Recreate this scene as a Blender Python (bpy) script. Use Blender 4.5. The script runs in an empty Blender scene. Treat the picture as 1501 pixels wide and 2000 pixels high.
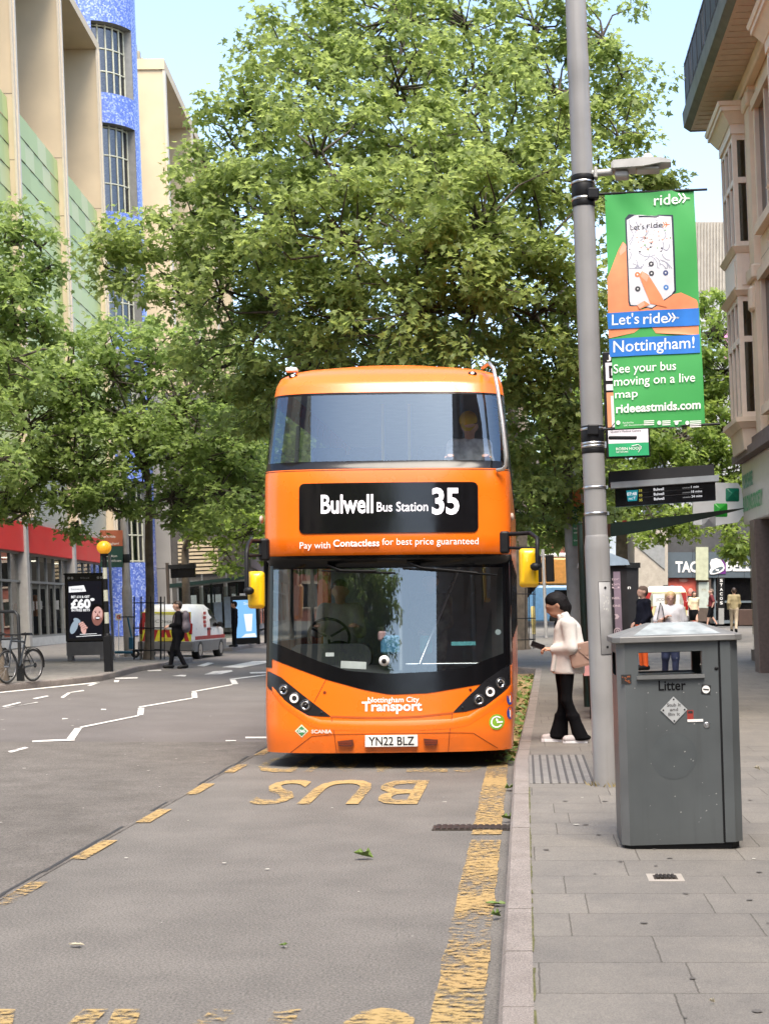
import bpy, math, random
import numpy as np
from mathutils import Vector, Matrix, Euler
R = math.radians
random.seed(7); np.random.seed(7)
SC = bpy.context.scene
COL = SC.collection

# ------------------------------------------------------------------ camera, sky, sun, exposure
CH = 1.72                      # eye height over the road
F = 2900.0                     # focal length in pixels of the 1501 x 2000 photograph
VX, VY = 1023.0, 1177.0        # where the street runs to
cam = bpy.data.cameras.new('camera')
cam.sensor_fit = 'VERTICAL'; cam.sensor_height = 36.0; cam.lens = F / 2000 * 36
cam.shift_x = -(VX - 750.5) / 2000; cam.shift_y = (VY - 1000) / 2000
cam.clip_start = 0.1; cam.clip_end = 6000
camo = bpy.data.objects.new('camera', cam); COL.objects.link(camo)
camo.location = (0, 0, CH); camo.rotation_euler = (R(90), 0, 0)
SC.camera = camo
cam.dof.use_dof = True; cam.dof.focus_distance = 15.0; cam.dof.aperture_fstop = 9

SUN_EL, SUN_AZ = R(61), R(170)   # azimuth clockwise from +Y: from the right and a little behind
w = bpy.data.worlds.new('World'); SC.world = w; w.use_nodes = True
nt = w.node_tree; nt.nodes.clear()
sky = nt.nodes.new('ShaderNodeTexSky'); sky.sky_type = 'NISHITA'; sky.sun_disc = False
sky.sun_elevation = SUN_EL; sky.sun_rotation = SUN_AZ; sky.dust_density = 2.2; sky.air_density = 1.0; sky.ozone_density = 1.0
bg = nt.nodes.new('ShaderNodeBackground'); bg.inputs[1].default_value = 0.082
hz = nt.nodes.new('ShaderNodeHueSaturation'); hz.inputs['Saturation'].default_value = 0.95   # thin morning haze whitens the blue
wo = nt.nodes.new('ShaderNodeOutputWorld')
nt.links.new(sky.outputs[0], hz.inputs['Color']); nt.links.new(hz.outputs[0], bg.inputs[0]); nt.links.new(bg.outputs[0], wo.inputs[0])
sl = bpy.data.lights.new('sun', 'SUN'); sl.energy = 1.15; sl.angle = R(34); sl.color = (1, 0.9, 0.76)
so = bpy.data.objects.new('sun', sl); COL.objects.link(so)
sd = Vector((math.sin(SUN_AZ) * math.cos(SUN_EL), math.cos(SUN_AZ) * math.cos(SUN_EL), math.sin(SUN_EL)))
so.rotation_euler = sd.to_track_quat('Z', 'Y').to_euler(); so.location = (20, -10, 40)
SC.view_settings.view_transform = 'Standard'; SC.view_settings.look = 'None'
SC.view_settings.gamma = 1.0; SC.view_settings.exposure = 2.5
SC.cycles.max_bounces = 8; SC.cycles.transparent_max_bounces = 16
SC.cycles.diffuse_bounces = 6; SC.cycles.glossy_bounces = 4; SC.cycles.transmission_bounces = 4
SC.cycles.sample_clamp_indirect = 6.0
SC.cycles.caustics_reflective = False; SC.cycles.caustics_refractive = False
LEAN = -0.039                  # the uprights lean a little to the left

def at(px, py, Y):
    return Vector(((px - VX) * Y / F, Y, CH + (VY - py) * Y / F))
def gnd(px, py, z=0.0):
    Y = (CH - z) * F / (py - VY)
    return Vector(((px - VX) * Y / F, Y, z))
def sm(t):
    t = max(0.0, min(1.0, t)); return t * t * (3 - 2 * t)
def rise(x, y):
    return 0.011 * max(0.0, y - 20) * sm((x + 3.6) / 2.2)

# ------------------------------------------------------------------ materials
def _nodes(name):
    m = bpy.data.materials.new(name); m.use_nodes = True
    n = m.node_tree; b = n.nodes['Principled BSDF']
    return m, n, b
def inp(b, k, v):
    if k in b.inputs: b.inputs[k].default_value = v
def c4(c): return (c[0], c[1], c[2], 1)
MATS = {}
def mat(name, col, rough=0.6, metal=0.0, var=0.12, scale=6.0, bump=0.0, bscale=None, coat=0.0, spec=0.5, sheen=0, detail=6, obj=True, emis=None, estr=0.0):
    """one surface colour, broken by soft noise so that it never reads as flat"""
    if name in MATS: return MATS[name]
    m, n, b = _nodes(name)
    tc = n.nodes.new('ShaderNodeTexCoord'); src = tc.outputs['Object']
    if var > 0:
        no = n.nodes.new('ShaderNodeTexNoise'); no.inputs['Scale'].default_value = scale; no.inputs['Detail'].default_value = detail
        n.links.new(src, no.inputs['Vector'])
        r = n.nodes.new('ShaderNodeValToRGB'); r.color_ramp.elements[0].position = 0.3; r.color_ramp.elements[1].position = 0.7
        r.color_ramp.elements[0].color = c4([max(0, x * (1 - var)) for x in col]); r.color_ramp.elements[1].color = c4([min(1, x * (1 + var)) for x in col])
        n.links.new(no.outputs['Fac'], r.inputs[0]); n.links.new(r.outputs[0], b.inputs['Base Color'])
        mr = n.nodes.new('ShaderNodeMapRange'); mr.inputs[3].default_value = max(0.02, rough - 0.08); mr.inputs[4].default_value = min(1, rough + 0.08)
        n.links.new(no.outputs['Fac'], mr.inputs[0]); n.links.new(mr.outputs[0], b.inputs['Roughness'])
    else:
        b.inputs['Base Color'].default_value = c4(col); b.inputs['Roughness'].default_value = rough
    b.inputs['Metallic'].default_value = metal
    inp(b, 'Specular IOR Level', spec)
    if coat: inp(b, 'Coat Weight', coat); inp(b, 'Coat Roughness', 0.12)
    if sheen: inp(b, 'Sheen Weight', sheen)
    if emis: inp(b, 'Emission Color', c4(emis)); inp(b, 'Emission Strength', estr)
    if bump:
        nb = n.nodes.new('ShaderNodeTexNoise'); nb.inputs['Scale'].default_value = bscale or scale * 8; nb.inputs['Detail'].default_value = 5
        n.links.new(src, nb.inputs['Vector'])
        bp = n.nodes.new('ShaderNodeBump'); bp.inputs['Strength'].default_value = bump; bp.inputs['Distance'].default_value = 0.02
        n.links.new(nb.outputs['Fac'], bp.inputs['Height']); n.links.new(bp.outputs[0], b.inputs['Normal'])
    MATS[name] = m; return m

def weathered(name, col, rough, streak, dirt, zdirt=None, coat=0.0, var=.08, spec=.5):
    """painted sheet with vertical run marks, and grime thrown up along its foot"""
    m = mat(name, col, rough, var=var, scale=2.0, coat=coat, spec=spec); n = m.node_tree; b = n.nodes['Principled BSDF']
    src = b.inputs['Base Color'].links[0].from_socket
    tc = n.nodes.new('ShaderNodeTexCoord'); mp = n.nodes.new('ShaderNodeMapping'); mp.inputs['Scale'].default_value = (16, 16, 0.9); n.links.new(tc.outputs['Object'], mp.inputs[0])
    no = n.nodes.new('ShaderNodeTexNoise'); no.inputs['Scale'].default_value = 1; no.inputs['Detail'].default_value = 6; n.links.new(mp.outputs[0], no.inputs['Vector'])
    r = n.nodes.new('ShaderNodeValToRGB'); r.color_ramp.elements[0].position = .52; r.color_ramp.elements[1].position = .75
    r.color_ramp.elements[0].color = (0, 0, 0, 1); r.color_ramp.elements[1].color = (streak,)*3 + (1,); n.links.new(no.outputs['Fac'], r.inputs[0]); fac = r.outputs[0]
    if zdirt:
        sx = n.nodes.new('ShaderNodeSeparateXYZ'); n.links.new(tc.outputs['Object'], sx.inputs[0])
        mr = n.nodes.new('ShaderNodeMapRange'); mr.inputs[1].default_value = zdirt[0]; mr.inputs[2].default_value = zdirt[1]; mr.inputs[3].default_value = zdirt[2]; mr.inputs[4].default_value = 0; n.links.new(sx.outputs['Z'], mr.inputs[0])
        n2 = n.nodes.new('ShaderNodeTexNoise'); n2.inputs['Scale'].default_value = 7; n2.inputs['Detail'].default_value = 7; n.links.new(tc.outputs['Object'], n2.inputs['Vector'])
        mm = n.nodes.new('ShaderNodeMath'); mm.operation = 'MULTIPLY'; n.links.new(mr.outputs[0], mm.inputs[0]); n.links.new(n2.outputs['Fac'], mm.inputs[1])
        ad = n.nodes.new('ShaderNodeMath'); ad.use_clamp = True; n.links.new(mm.outputs[0], ad.inputs[0]); n.links.new(fac, ad.inputs[1]); fac = ad.outputs[0]
    mx = n.nodes.new('ShaderNodeMix'); mx.data_type = 'RGBA'; n.links.new(fac, mx.inputs[0]); n.links.new(src, mx.inputs[6]); mx.inputs[7].default_value = c4(dirt); n.links.new(mx.outputs[2], b.inputs['Base Color'])
    return m

def glass(name, tint=(0.6, 0.66, 0.66), r0=0.09, rough=0.01, gcol=(1, 1, 1)):
    if name in MATS: return MATS[name]
    m = bpy.data.materials.new(name); m.use_nodes = True; n = m.node_tree; n.nodes.clear()
    o = n.nodes.new('ShaderNodeOutputMaterial'); t = n.nodes.new('ShaderNodeBsdfTransparent'); t.inputs[0].default_value = c4(tint)
    g = n.nodes.new('ShaderNodeBsdfGlossy'); g.inputs['Roughness'].default_value = rough; g.inputs['Color'].default_value = c4(gcol)
    lw = n.nodes.new('ShaderNodeLayerWeight'); lw.inputs[0].default_value = 0.5
    p = n.nodes.new('ShaderNodeMath'); p.operation = 'POWER'; p.inputs[1].default_value = 4.0
    mr = n.nodes.new('ShaderNodeMapRange'); mr.inputs[3].default_value = r0; mr.inputs[4].default_value = 1.0
    n.links.new(lw.outputs['Facing'], p.inputs[0]); n.links.new(p.outputs[0], mr.inputs[0])
    mx = n.nodes.new('ShaderNodeMixShader'); n.links.new(mr.outputs[0], mx.inputs[0])
    n.links.new(t.outputs[0], mx.inputs[1]); n.links.new(g.outputs[0], mx.inputs[2]); n.links.new(mx.outputs[0], o.inputs[0])
    MATS[name] = m; return m

def emit(name, col, s):
    if name in MATS: return MATS[name]
    m, n, b = _nodes(name)
    b.inputs['Base Color'].default_value = c4([x * 0.3 for x in col]); b.inputs['Roughness'].default_value = 0.3
    inp(b, 'Emission Color', c4(col)); inp(b, 'Emission Strength', s); inp(b, 'Specular IOR Level', 0.15)
    MATS[name] = m; return m

def leafmat(name, dark, light, tr=0.35):
    if name in MATS: return MATS[name]
    m = bpy.data.materials.new(name); m.use_nodes = True; n = m.node_tree; n.nodes.clear()
    o = n.nodes.new('ShaderNodeOutputMaterial')
    ge = n.nodes.new('ShaderNodeNewGeometry'); tc = n.nodes.new('ShaderNodeTexCoord')
    no = n.nodes.new('ShaderNodeTexNoise'); no.inputs['Scale'].default_value = 0.55; no.inputs['Detail'].default_value = 2
    n.links.new(tc.outputs['Object'], no.inputs['Vector'])
    ad = n.nodes.new('ShaderNodeMath'); ad.operation = 'MULTIPLY_ADD'; ad.inputs[1].default_value = 0.55
    n.links.new(ge.outputs['Random Per Island'], ad.inputs[0])
    m2 = n.nodes.new('ShaderNodeMath'); m2.operation = 'MULTIPLY'; m2.inputs[1].default_value = 0.5
    n.links.new(no.outputs['Fac'], m2.inputs[0]); n.links.new(m2.outputs[0], ad.inputs[2])
    r = n.nodes.new('ShaderNodeValToRGB'); e = r.color_ramp.elements
    e[0].position = 0.15; e[0].color = c4(dark); e[1].position = 0.85; e[1].color = c4(light)
    n.links.new(ad.outputs[0], r.inputs[0])
    d = n.nodes.new('ShaderNodeBsdfPrincipled'); n.links.new(r.outputs[0], d.inputs['Base Color']); d.inputs['Roughness'].default_value = 0.5
    inp(d, 'Specular IOR Level', 0.35)
    t = n.nodes.new('ShaderNodeBsdfTranslucent')
    hs = n.nodes.new('ShaderNodeHueSaturation'); hs.inputs['Value'].default_value = 1.8; hs.inputs['Saturation'].default_value = 1.05; hs.inputs['Hue'].default_value = 0.49
    n.links.new(r.outputs[0], hs.inputs['Color']); n.links.new(hs.outputs[0], t.inputs[0])
    mx = n.nodes.new('ShaderNodeMixShader'); mx.inputs[0].default_value = tr
    n.links.new(d.outputs[0], mx.inputs[1]); n.links.new(t.outputs[0], mx.inputs[2]); n.links.new(mx.outputs[0], o.inputs[0])
    MATS[name] = m; return m

def surface(name, col_a, col_b, scale, speck=None, speck_scale=75, rough=0.85, bump=0.25, stain=None):
    """ground: two tones on a broad noise, fine aggregate specks, optional darker stains"""
    m, n, b = _nodes(name)
    tc = n.nodes.new('ShaderNodeTexCoord'); src = tc.outputs['Object']
    a = n.nodes.new('ShaderNodeTexNoise'); a.inputs['Scale'].default_value = scale; a.inputs['Detail'].default_value = 8; a.inputs['Roughness'].default_value = 0.65
    n.links.new(src, a.inputs['Vector'])
    r = n.nodes.new('ShaderNodeValToRGB'); r.color_ramp.elements[0].position = 0.35; r.color_ramp.elements[1].position = 0.66
    r.color_ramp.elements[0].color = c4(col_a); r.color_ramp.elements[1].color = c4(col_b)
    n.links.new(a.outputs['Fac'], r.inputs[0]); out = r.outputs[0]
    f = n.nodes.new('ShaderNodeTexNoise'); f.inputs['Scale'].default_value = speck_scale; f.inputs['Detail'].default_value = 3
    n.links.new(src, f.inputs['Vector'])
    rr = n.nodes.new('ShaderNodeValToRGB'); rr.color_ramp.elements[0].position = 0.35; rr.color_ramp.elements[1].position = 0.68
    rr.color_ramp.elements[0].color = (0.5, 0.5, 0.5, 1); rr.color_ramp.elements[1].color = (1.55, 1.53, 1.48, 1); f.inputs['Roughness'].default_value = 0.8
    n.links.new(f.outputs['Fac'], rr.inputs[0])
    mu = n.nodes.new('ShaderNodeMix'); mu.data_type = 'RGBA'; mu.blend_type = 'MULTIPLY'; mu.inputs[0].default_value = 1
    n.links.new(out, mu.inputs[6]); n.links.new(rr.outputs[0], mu.inputs[7]); out = mu.outputs[2]
    if speck:
        v = n.nodes.new('ShaderNodeTexNoise'); v.inputs['Scale'].default_value = 38; v.inputs['Detail'].default_value = 2
        n.links.new(src, v.inputs['Vector'])
        rv = n.nodes.new('ShaderNodeValToRGB'); rv.color_ramp.elements[0].position = 0.735; rv.color_ramp.elements[1].position = 0.76
        rv.color_ramp.elements[0].color = (0, 0, 0, 1); rv.color_ramp.elements[1].color = (0.55, 0.55, 0.55, 1)
        n.links.new(v.outputs['Fac'], rv.inputs[0])
        ms = n.nodes.new('ShaderNodeMix'); ms.data_type = 'RGBA'; n.links.new(rv.outputs[0], ms.inputs[0])
        n.links.new(out, ms.inputs[6]); ms.inputs[7].default_value = c4(speck); out = ms.outputs[2]
    if stain:
        v = n.nodes.new('ShaderNodeTexNoise'); v.inputs['Scale'].default_value = stain[0]; v.inputs['Detail'].default_value = 7
        mp = n.nodes.new('ShaderNodeMapping'); mp.inputs['Scale'].default_value = (1, 0.25, 1); n.links.new(src, mp.inputs[0]); n.links.new(mp.outputs[0], v.inputs['Vector'])
        rv = n.nodes.new('ShaderNodeValToRGB'); rv.color_ramp.elements[0].position = 0.5; rv.color_ramp.elements[1].position = 0.72
        rv.color_ramp.elements[0].color = (1, 1, 1, 1); rv.color_ramp.elements[1].color = (stain[1],) * 3 + (1,)
        n.links.new(v.outputs['Fac'], rv.inputs[0])
        ms = n.nodes.new('ShaderNodeMix'); ms.data_type = 'RGBA'; ms.blend_type = 'MULTIPLY'; ms.inputs[0].default_value = 1
        n.links.new(out, ms.inputs[6]); n.links.new(rv.outputs[0], ms.inputs[7]); out = ms.outputs[2]
    n.links.new(out, b.inputs['Base Color']); b.inputs['Roughness'].default_value = rough; inp(b, 'Specular IOR Level', 0.3)
    bp = n.nodes.new('ShaderNodeBump'); bp.inputs['Strength'].default_value = bump; bp.inputs['Distance'].default_value = 0.01
    n.links.new(f.outputs['Fac'], bp.inputs['Height']); n.links.new(bp.outputs[0], b.inputs['Normal'])
    return m

def wornpaint(name, col, keep=0.42, sx=9, sy=30):
    """road paint worn through where the noise falls"""
    m, n, b = _nodes(name)
    tc = n.nodes.new('ShaderNodeTexCoord'); mp = n.nodes.new('ShaderNodeMapping'); mp.inputs['Scale'].default_value = (sx, sy, 1)
    n.links.new(tc.outputs['Object'], mp.inputs[0])
    v = n.nodes.new('ShaderNodeTexNoise'); v.inputs['Scale'].default_value = 1.0; v.inputs['Detail'].default_value = 8; v.inputs['Roughness'].default_value = 0.72
    n.links.new(mp.outputs[0], v.inputs['Vector'])
    v2 = n.nodes.new('ShaderNodeTexNoise'); v2.inputs['Scale'].default_value = 1.1; n.links.new(tc.outputs['Object'], v2.inputs['Vector'])
    ad = n.nodes.new('ShaderNodeMath'); ad.operation = 'MULTIPLY_ADD'; ad.inputs[1].default_value = 0.45; n.links.new(v2.outputs['Fac'], ad.inputs[0]); n.links.new(v.outputs['Fac'], ad.inputs[2])
    r = n.nodes.new('ShaderNodeValToRGB'); r.color_ramp.elements[0].position = keep + 0.24; r.color_ramp.elements[1].position = keep + 0.36
    n.links.new(ad.outputs[0], r.inputs[0])
    n.links.new(r.outputs[0], b.inputs['Alpha'])
    b.inputs['Base Color'].default_value = c4(col); b.inputs['Roughness'].default_value = 0.7
    return m

# ------------------------------------------------------------------ mesh builder
class MB:
    def __init__(s): s.v = []; s.f = []; s.mi = []; s.cur = 0; s.sm = []; s.smooth = False
    def add(s, vs, fs, T=None):
        o = len(s.v)
        if T is not None: vs = [T @ Vector(p) for p in vs]
        s.v += [tuple(p) for p in vs]
        for f in fs:
            s.f.append(tuple(i + o for i in f)); s.mi.append(s.cur); s.sm.append(s.smooth)
        return s
    def box(s, x0, x1, y0, y1, z0, z1, T=None, ch=0.0):
        if ch <= 0:
            vs = [(x0,y0,z0),(x1,y0,z0),(x1,y1,z0),(x0,y1,z0),(x0,y0,z1),(x1,y0,z1),(x1,y1,z1),(x0,y1,z1)]
            return s.add(vs, [(3,2,1,0),(4,5,6,7),(0,1,5,4),(1,2,6,5),(2,3,7,6),(3,0,4,7)], T)
        # chamfered on every edge
        vs = []; 
        def ring(z, e):
            return [(x0+e+ch,y0+e,z),(x1-e-ch,y0+e,z),(x1-e,y0+e+ch,z),(x1-e,y1-e-ch,z),(x1-e-ch,y1-e,z),(x0+e+ch,y1-e,z),(x0+e,y1-e-ch,z),(x0+e,y0+e+ch,z)]
        for z, e in ((z0, ch*.7), (z0+ch, 0), (z1-ch, 0), (z1, ch*.7)): vs += ring(z, e)
        fs = [tuple(range(7,-1,-1)), tuple(range(24,32))]
        for k in range(3):
            for i in range(8):
                j = (i+1) % 8; fs.append((k*8+i, k*8+j, k*8+8+j, k*8+8+i))
        return s.add(vs, fs, T)
    def prism(s, poly, a, b, axis='y', T=None):
        """poly of 2D points swept from a to b along axis"""
        n = len(poly)
        def P(p, t): return (p[0], t, p[1]) if axis == 'y' else ((t, p[0], p[1]) if axis == 'x' else (p[0], p[1], t))
        vs = [P(p, a) for p in poly] + [P(p, b) for p in poly]
        fs = [tuple(range(n)), tuple(range(2*n-1, n-1, -1))]
        for i in range(n):
            j = (i+1) % n; fs.append((i, i+n, j+n, j))
        return s.add(vs, fs, T)
    def quad(s, *p, T=None): return s.add(p, [tuple(range(len(p)))], T)
    def loft(s, rings, closed=True, caps=True, T=None):
        n = len(rings[0]); vs = [p for r in rings for p in r]; fs = []
        for k in range(len(rings)-1):
            for i in range(n if closed else n-1):
                j = (i+1) % n; fs.append((k*n+i, k*n+j, (k+1)*n+j, (k+1)*n+i))
        if caps and closed:
            fs.append(tuple(range(n-1,-1,-1))); fs.append(tuple(range((len(rings)-1)*n, len(rings)*n)))
        return s.add(vs, fs, T)
    def tube(s, pts, r, n=10, caps=True, T=None):
        pts = [Vector(p) for p in pts]; rs = r if isinstance(r, (list, tuple)) else [r]*len(pts)
        rings = []; up = None
        for i, p in enumerate(pts):
            d = (pts[min(i+1, len(pts)-1)] - pts[max(i-1, 0)]).normalized()
            if up is None:
                up = Vector((0,0,1)) if abs(d.z) < 0.9 else Vector((1,0,0))
            a = d.cross(up)
            if a.length < 1e-6: a = d.cross(Vector((0,1,0)))
            a.normalize(); b = a.cross(d).normalized(); up = b
            rings.append([p + (a*math.cos(t*2*math.pi/n) + b*math.sin(t*2*math.pi/n))*rs[i] for t in range(n)])
        o = s.smooth; s.smooth = True; s.loft(rings, True, False, T); s.smooth = o
        if caps: s.add(rings[0], [tuple(range(n-1,-1,-1))], T); s.add(rings[-1], [tuple(range(n))], T)
        return s
    def lathe(s, prof, n=24, T=None, caps=True):
        rings = [[(r*math.cos(t*2*math.pi/n), r*math.sin(t*2*math.pi/n), z) for t in range(n)] for r, z in prof]
        o = s.smooth; s.smooth = True; s.loft(rings, True, False, T); s.smooth = o
        if caps: s.add(rings[0], [tuple(range(n-1,-1,-1))], T); s.add(rings[-1], [tuple(range(n))], T)
        return s
    def ball(s, c, r, n=12, T=None):
        rx, ry, rz = (r, r, r) if not isinstance(r, (tuple, list)) else r
        rings = []
        for k in range(n//2+1):
            a = -math.pi/2 + math.pi*k/(n//2); rr = max(math.cos(a), 0.002)
            rings.append([(c[0]+rx*rr*math.cos(2*math.pi*i/n), c[1]+ry*rr*math.sin(2*math.pi*i/n), c[2]+rz*math.sin(a)) for i in range(n)])
        o = s.smooth; s.smooth = True; s.loft(rings, True, True, T); s.smooth = o
        return s
    def torus(s, c, R0, r, axis='y', n=28, m=8, T=None):
        rings = []
        for i in range(n):
            a = 2*math.pi*i/n; ring = []
            for j in range(m):
                b = 2*math.pi*j/m; q = R0 + r*math.cos(b); u, v, t = q*math.cos(a), q*math.sin(a), r*math.sin(b)
                p = (u, t, v) if axis == 'y' else ((t, u, v) if axis == 'x' else (u, v, t))
                ring.append((c[0]+p[0], c[1]+p[1], c[2]+p[2]))
            rings.append(ring)
        o = s.smooth; s.smooth = True; s.loft(rings + [rings[0]], True, False, T); s.smooth = o
        return s
    def text(s, txt, x0, x1, z0, z1, fn, bold=0.0, font=None, spacing=1.0, keep=False, shear=0.0):
        """lettering fitted to the box x0..x1, z0..z1 of flat coordinates, laid on a surface by fn(x, z)"""
        V, Fc = glyphs(txt, bold, spacing, shear)
        a = np.array(V); 
        if len(a) == 0: return s
        ref = CAPS.get('H') or (0.0, 0.7)
        lo, hi = a[:,0].min(), a[:,0].max()
        zl, zh = 0.0, CAPH
        X = x0 + (a[:,0]-lo)/(hi-lo)*(x1-x0); Z = z0 + (a[:,1]-zl)/(zh-zl)*(z1-z0)
        return s.add([fn(x, z) for x, z in zip(X, Z)], Fc)
    def build(s, name, mats, parent=None, loc=None, rot=None):
        me = bpy.data.meshes.new(name); me.from_pydata(s.v, [], s.f)
        mats = mats if isinstance(mats, (list, tuple)) else [mats]
        for m in mats: me.materials.append(m)
        me.polygons.foreach_set('material_index', s.mi); me.polygons.foreach_set('use_smooth', s.sm); me.update()
        o = bpy.data.objects.new(name, me); COL.objects.link(o)
        if parent is not None: o.parent = parent
        if loc is not None: o.location = loc
        if rot is not None: o.rotation_euler = rot
        return o
CAPS = {}; GC = {}
def glyphs(txt, bold=0.0, spacing=1.0, shear=0.0):
    key = (txt, bold, spacing, shear)
    if key in GC: return GC[key]
    cu = bpy.data.curves.new('t', 'FONT'); cu.body = txt; cu.size = 1.0; cu.offset = bold; cu.resolution_u = 3; cu.space_character = spacing; cu.shear = shear
    ob = bpy.data.objects.new('t', cu); COL.objects.link(ob)
    dg = bpy.context.evaluated_depsgraph_get(); dg.update()
    me = ob.evaluated_get(dg).to_mesh()
    V = [(v.co.x, v.co.y) for v in me.vertices]; Fc = [tuple(p.vertices) for p in me.polygons]
    ob.evaluated_get(dg).to_mesh_clear(); bpy.data.objects.remove(ob); bpy.data.curves.remove(cu)
    GC[key] = (V, Fc); return GC[key]
CAPH = max(v[1] for v in glyphs('H')[0])

def tag(o, label, cat, group=None, kind=None):
    if kind: o['kind'] = kind
    if label: o['label'] = label
    if cat: o['category'] = cat
    if group: o['group'] = group
    return o
def thing(name, label, cat, loc=(0,0,0), rotz=0, group=None, lean=0.0, kind=None):
    o = bpy.data.objects.new(name, None); COL.objects.link(o); o.empty_display_size = 0.2
    o.location = loc
    o.rotation_euler = (Matrix.Rotation(lean, 3, 'Y') @ Matrix.Rotation(rotz, 3, 'Z')).to_euler()
    return tag(o, label, cat, group, kind)
def struct(o, label=None, cat=None):
    o['kind'] = 'structure'
    if label: o['label'] = label
    if cat: o['category'] = cat
    return o
def copy_tree(o, parent=None):
    c = o.copy(); COL.objects.link(c)
    if parent is not None: c.parent = parent
    for ch in list(o.children): copy_tree(ch, c)
    return c
def pv(n, f): return [f(i/(n-1)) for i in range(n)]
def lerp(a, b, t): return a + (b-a)*t
def interp(x, pts):
    if x <= pts[0][0]: return pts[0][1]
    for (a, b), (c, d) in zip(pts, pts[1:]):
        if x <= c: return b + (d-b)*(x-a)/(c-a)
    return pts[-1][1]
def rrect(x0, x1, z0, z1, r, n=5):
    out = []
    for cx, cz, a0 in ((x1-r, z1-r, 0), (x0+r, z1-r, 90), (x0+r, z0+r, 180), (x1-r, z0+r, 270)):
        for i in range(n+1):
            a = R(a0 + 90*i/n); out.append((cx+r*math.cos(a), cz+r*math.sin(a)))
    return out
def circ(cx, cz, r, n=20, a0=0, a1=360):
    full = (a1-a0) >= 360
    return [(cx+r*math.cos(R(a0+(a1-a0)*i/(n if full else n-1))), cz+r*math.sin(R(a0+(a1-a0)*i/(n if full else n-1)))) for i in range(n)]

# common materials
BLACK = mat('black_plastic', (0.008, 0.008, 0.009), 0.5, spec=.25)
GLOSSBLACK = mat('gloss_black', (0.006, 0.006, 0.007), 0.08, var=0.05, spec=.4)
DARKMETAL = mat('dark_painted_metal', (0.015, 0.016, 0.017), 0.45, spec=.3)
STEEL = mat('brushed_steel', (0.55, 0.55, 0.54), 0.3, 1.0)
RUBBER = mat('rubber', (0.018, 0.018, 0.018), 0.75)
WHITE = mat('white_paint', (0.78, 0.78, 0.76), 0.4, var=0.04)
LETTER = mat('white_lettering', (0.82, 0.82, 0.8), 0.5, var=0.02)
GREYPOLE = weathered('grey_pole_paint', (0.25, 0.246, 0.243), 0.45, .35, (.16, .15, .14), (.0, .35, .9), var=.13)
# ------------------------------------------------------------------ ground, road, pavements
M_ROAD = surface('lane_asphalt', (0.126, 0.119, 0.110), (0.163, 0.153, 0.141), 1.6, speck=(0.3, 0.29, 0.27), rough=0.8, stain=(0.7, 0.86))
M_ROAD2 = surface('old_asphalt', (0.105, 0.097, 0.088), (0.148, 0.137, 0.126), 2.2, speck=(0.4, 0.38, 0.35), rough=0.85, bump=0.5, stain=(0.6, 0.82))
M_ROAD3 = surface('crossing_asphalt', (0.122, 0.112, 0.107), (0.152, 0.141, 0.136), 0.9, speck=(0.25, 0.24, 0.23), rough=0.8, stain=(0.4, 0.85))
M_GROUND = surface('far_ground_mat', (0.10, 0.10, 0.10), (0.14, 0.14, 0.138), 0.6)

def grid(name, xs, ys, zf, m, keep=None):
    b = MB(); b.v = [(x, y, zf(x, y)) for y in ys for x in xs]; n = len(xs)
    for j in range(len(ys)-1):
        for i in range(n-1):
            if keep is None or keep(0.5*(xs[i]+xs[i+1]), 0.5*(ys[j]+ys[j+1])):
                b.f.append((j*n+i, j*n+i+1, (j+1)*n+i+1, (j+1)*n+i)); b.mi.append(0); b.sm.append(True)
    return struct(b.build(name, m))
g = MB(); g.quad((-2500,-2500,-0.06),(2500,-2500,-0.06),(2500,2500,-0.06),(-2500,2500,-0.06)); struct(g.build('ground', M_GROUND))
ys = [-60, -40, -20, 0, 10, 18.5] + [20 + 2*i for i in range(60)]
grid('road', [-60, -40, -20, -12, -8, -4, -3.02], ys, lambda x, y: 0.0, M_ROAD3)
grid('bus_lane', [-3.02, -2.5, -2, -1.5, -1, -0.5, 0, 0.6], ys, rise, M_ROAD)
b = MB(); yy = [-60, -20, 0, 6, 10, 14, 18.3]
for a, c in zip(yy, yy[1:]): b.quad((-16, a, 0.004), (-3.02, a, 0.004), (-3.02, c, 0.004), (-16, c, 0.004))
struct(b.build('road_patch', M_ROAD2))
grid('plaza_road', [0.6, 3, 6, 10, 16, 24, 40, 60], [40 + 3*i for i in range(34)], lambda x, y: rise(x, y), M_GROUND)

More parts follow.
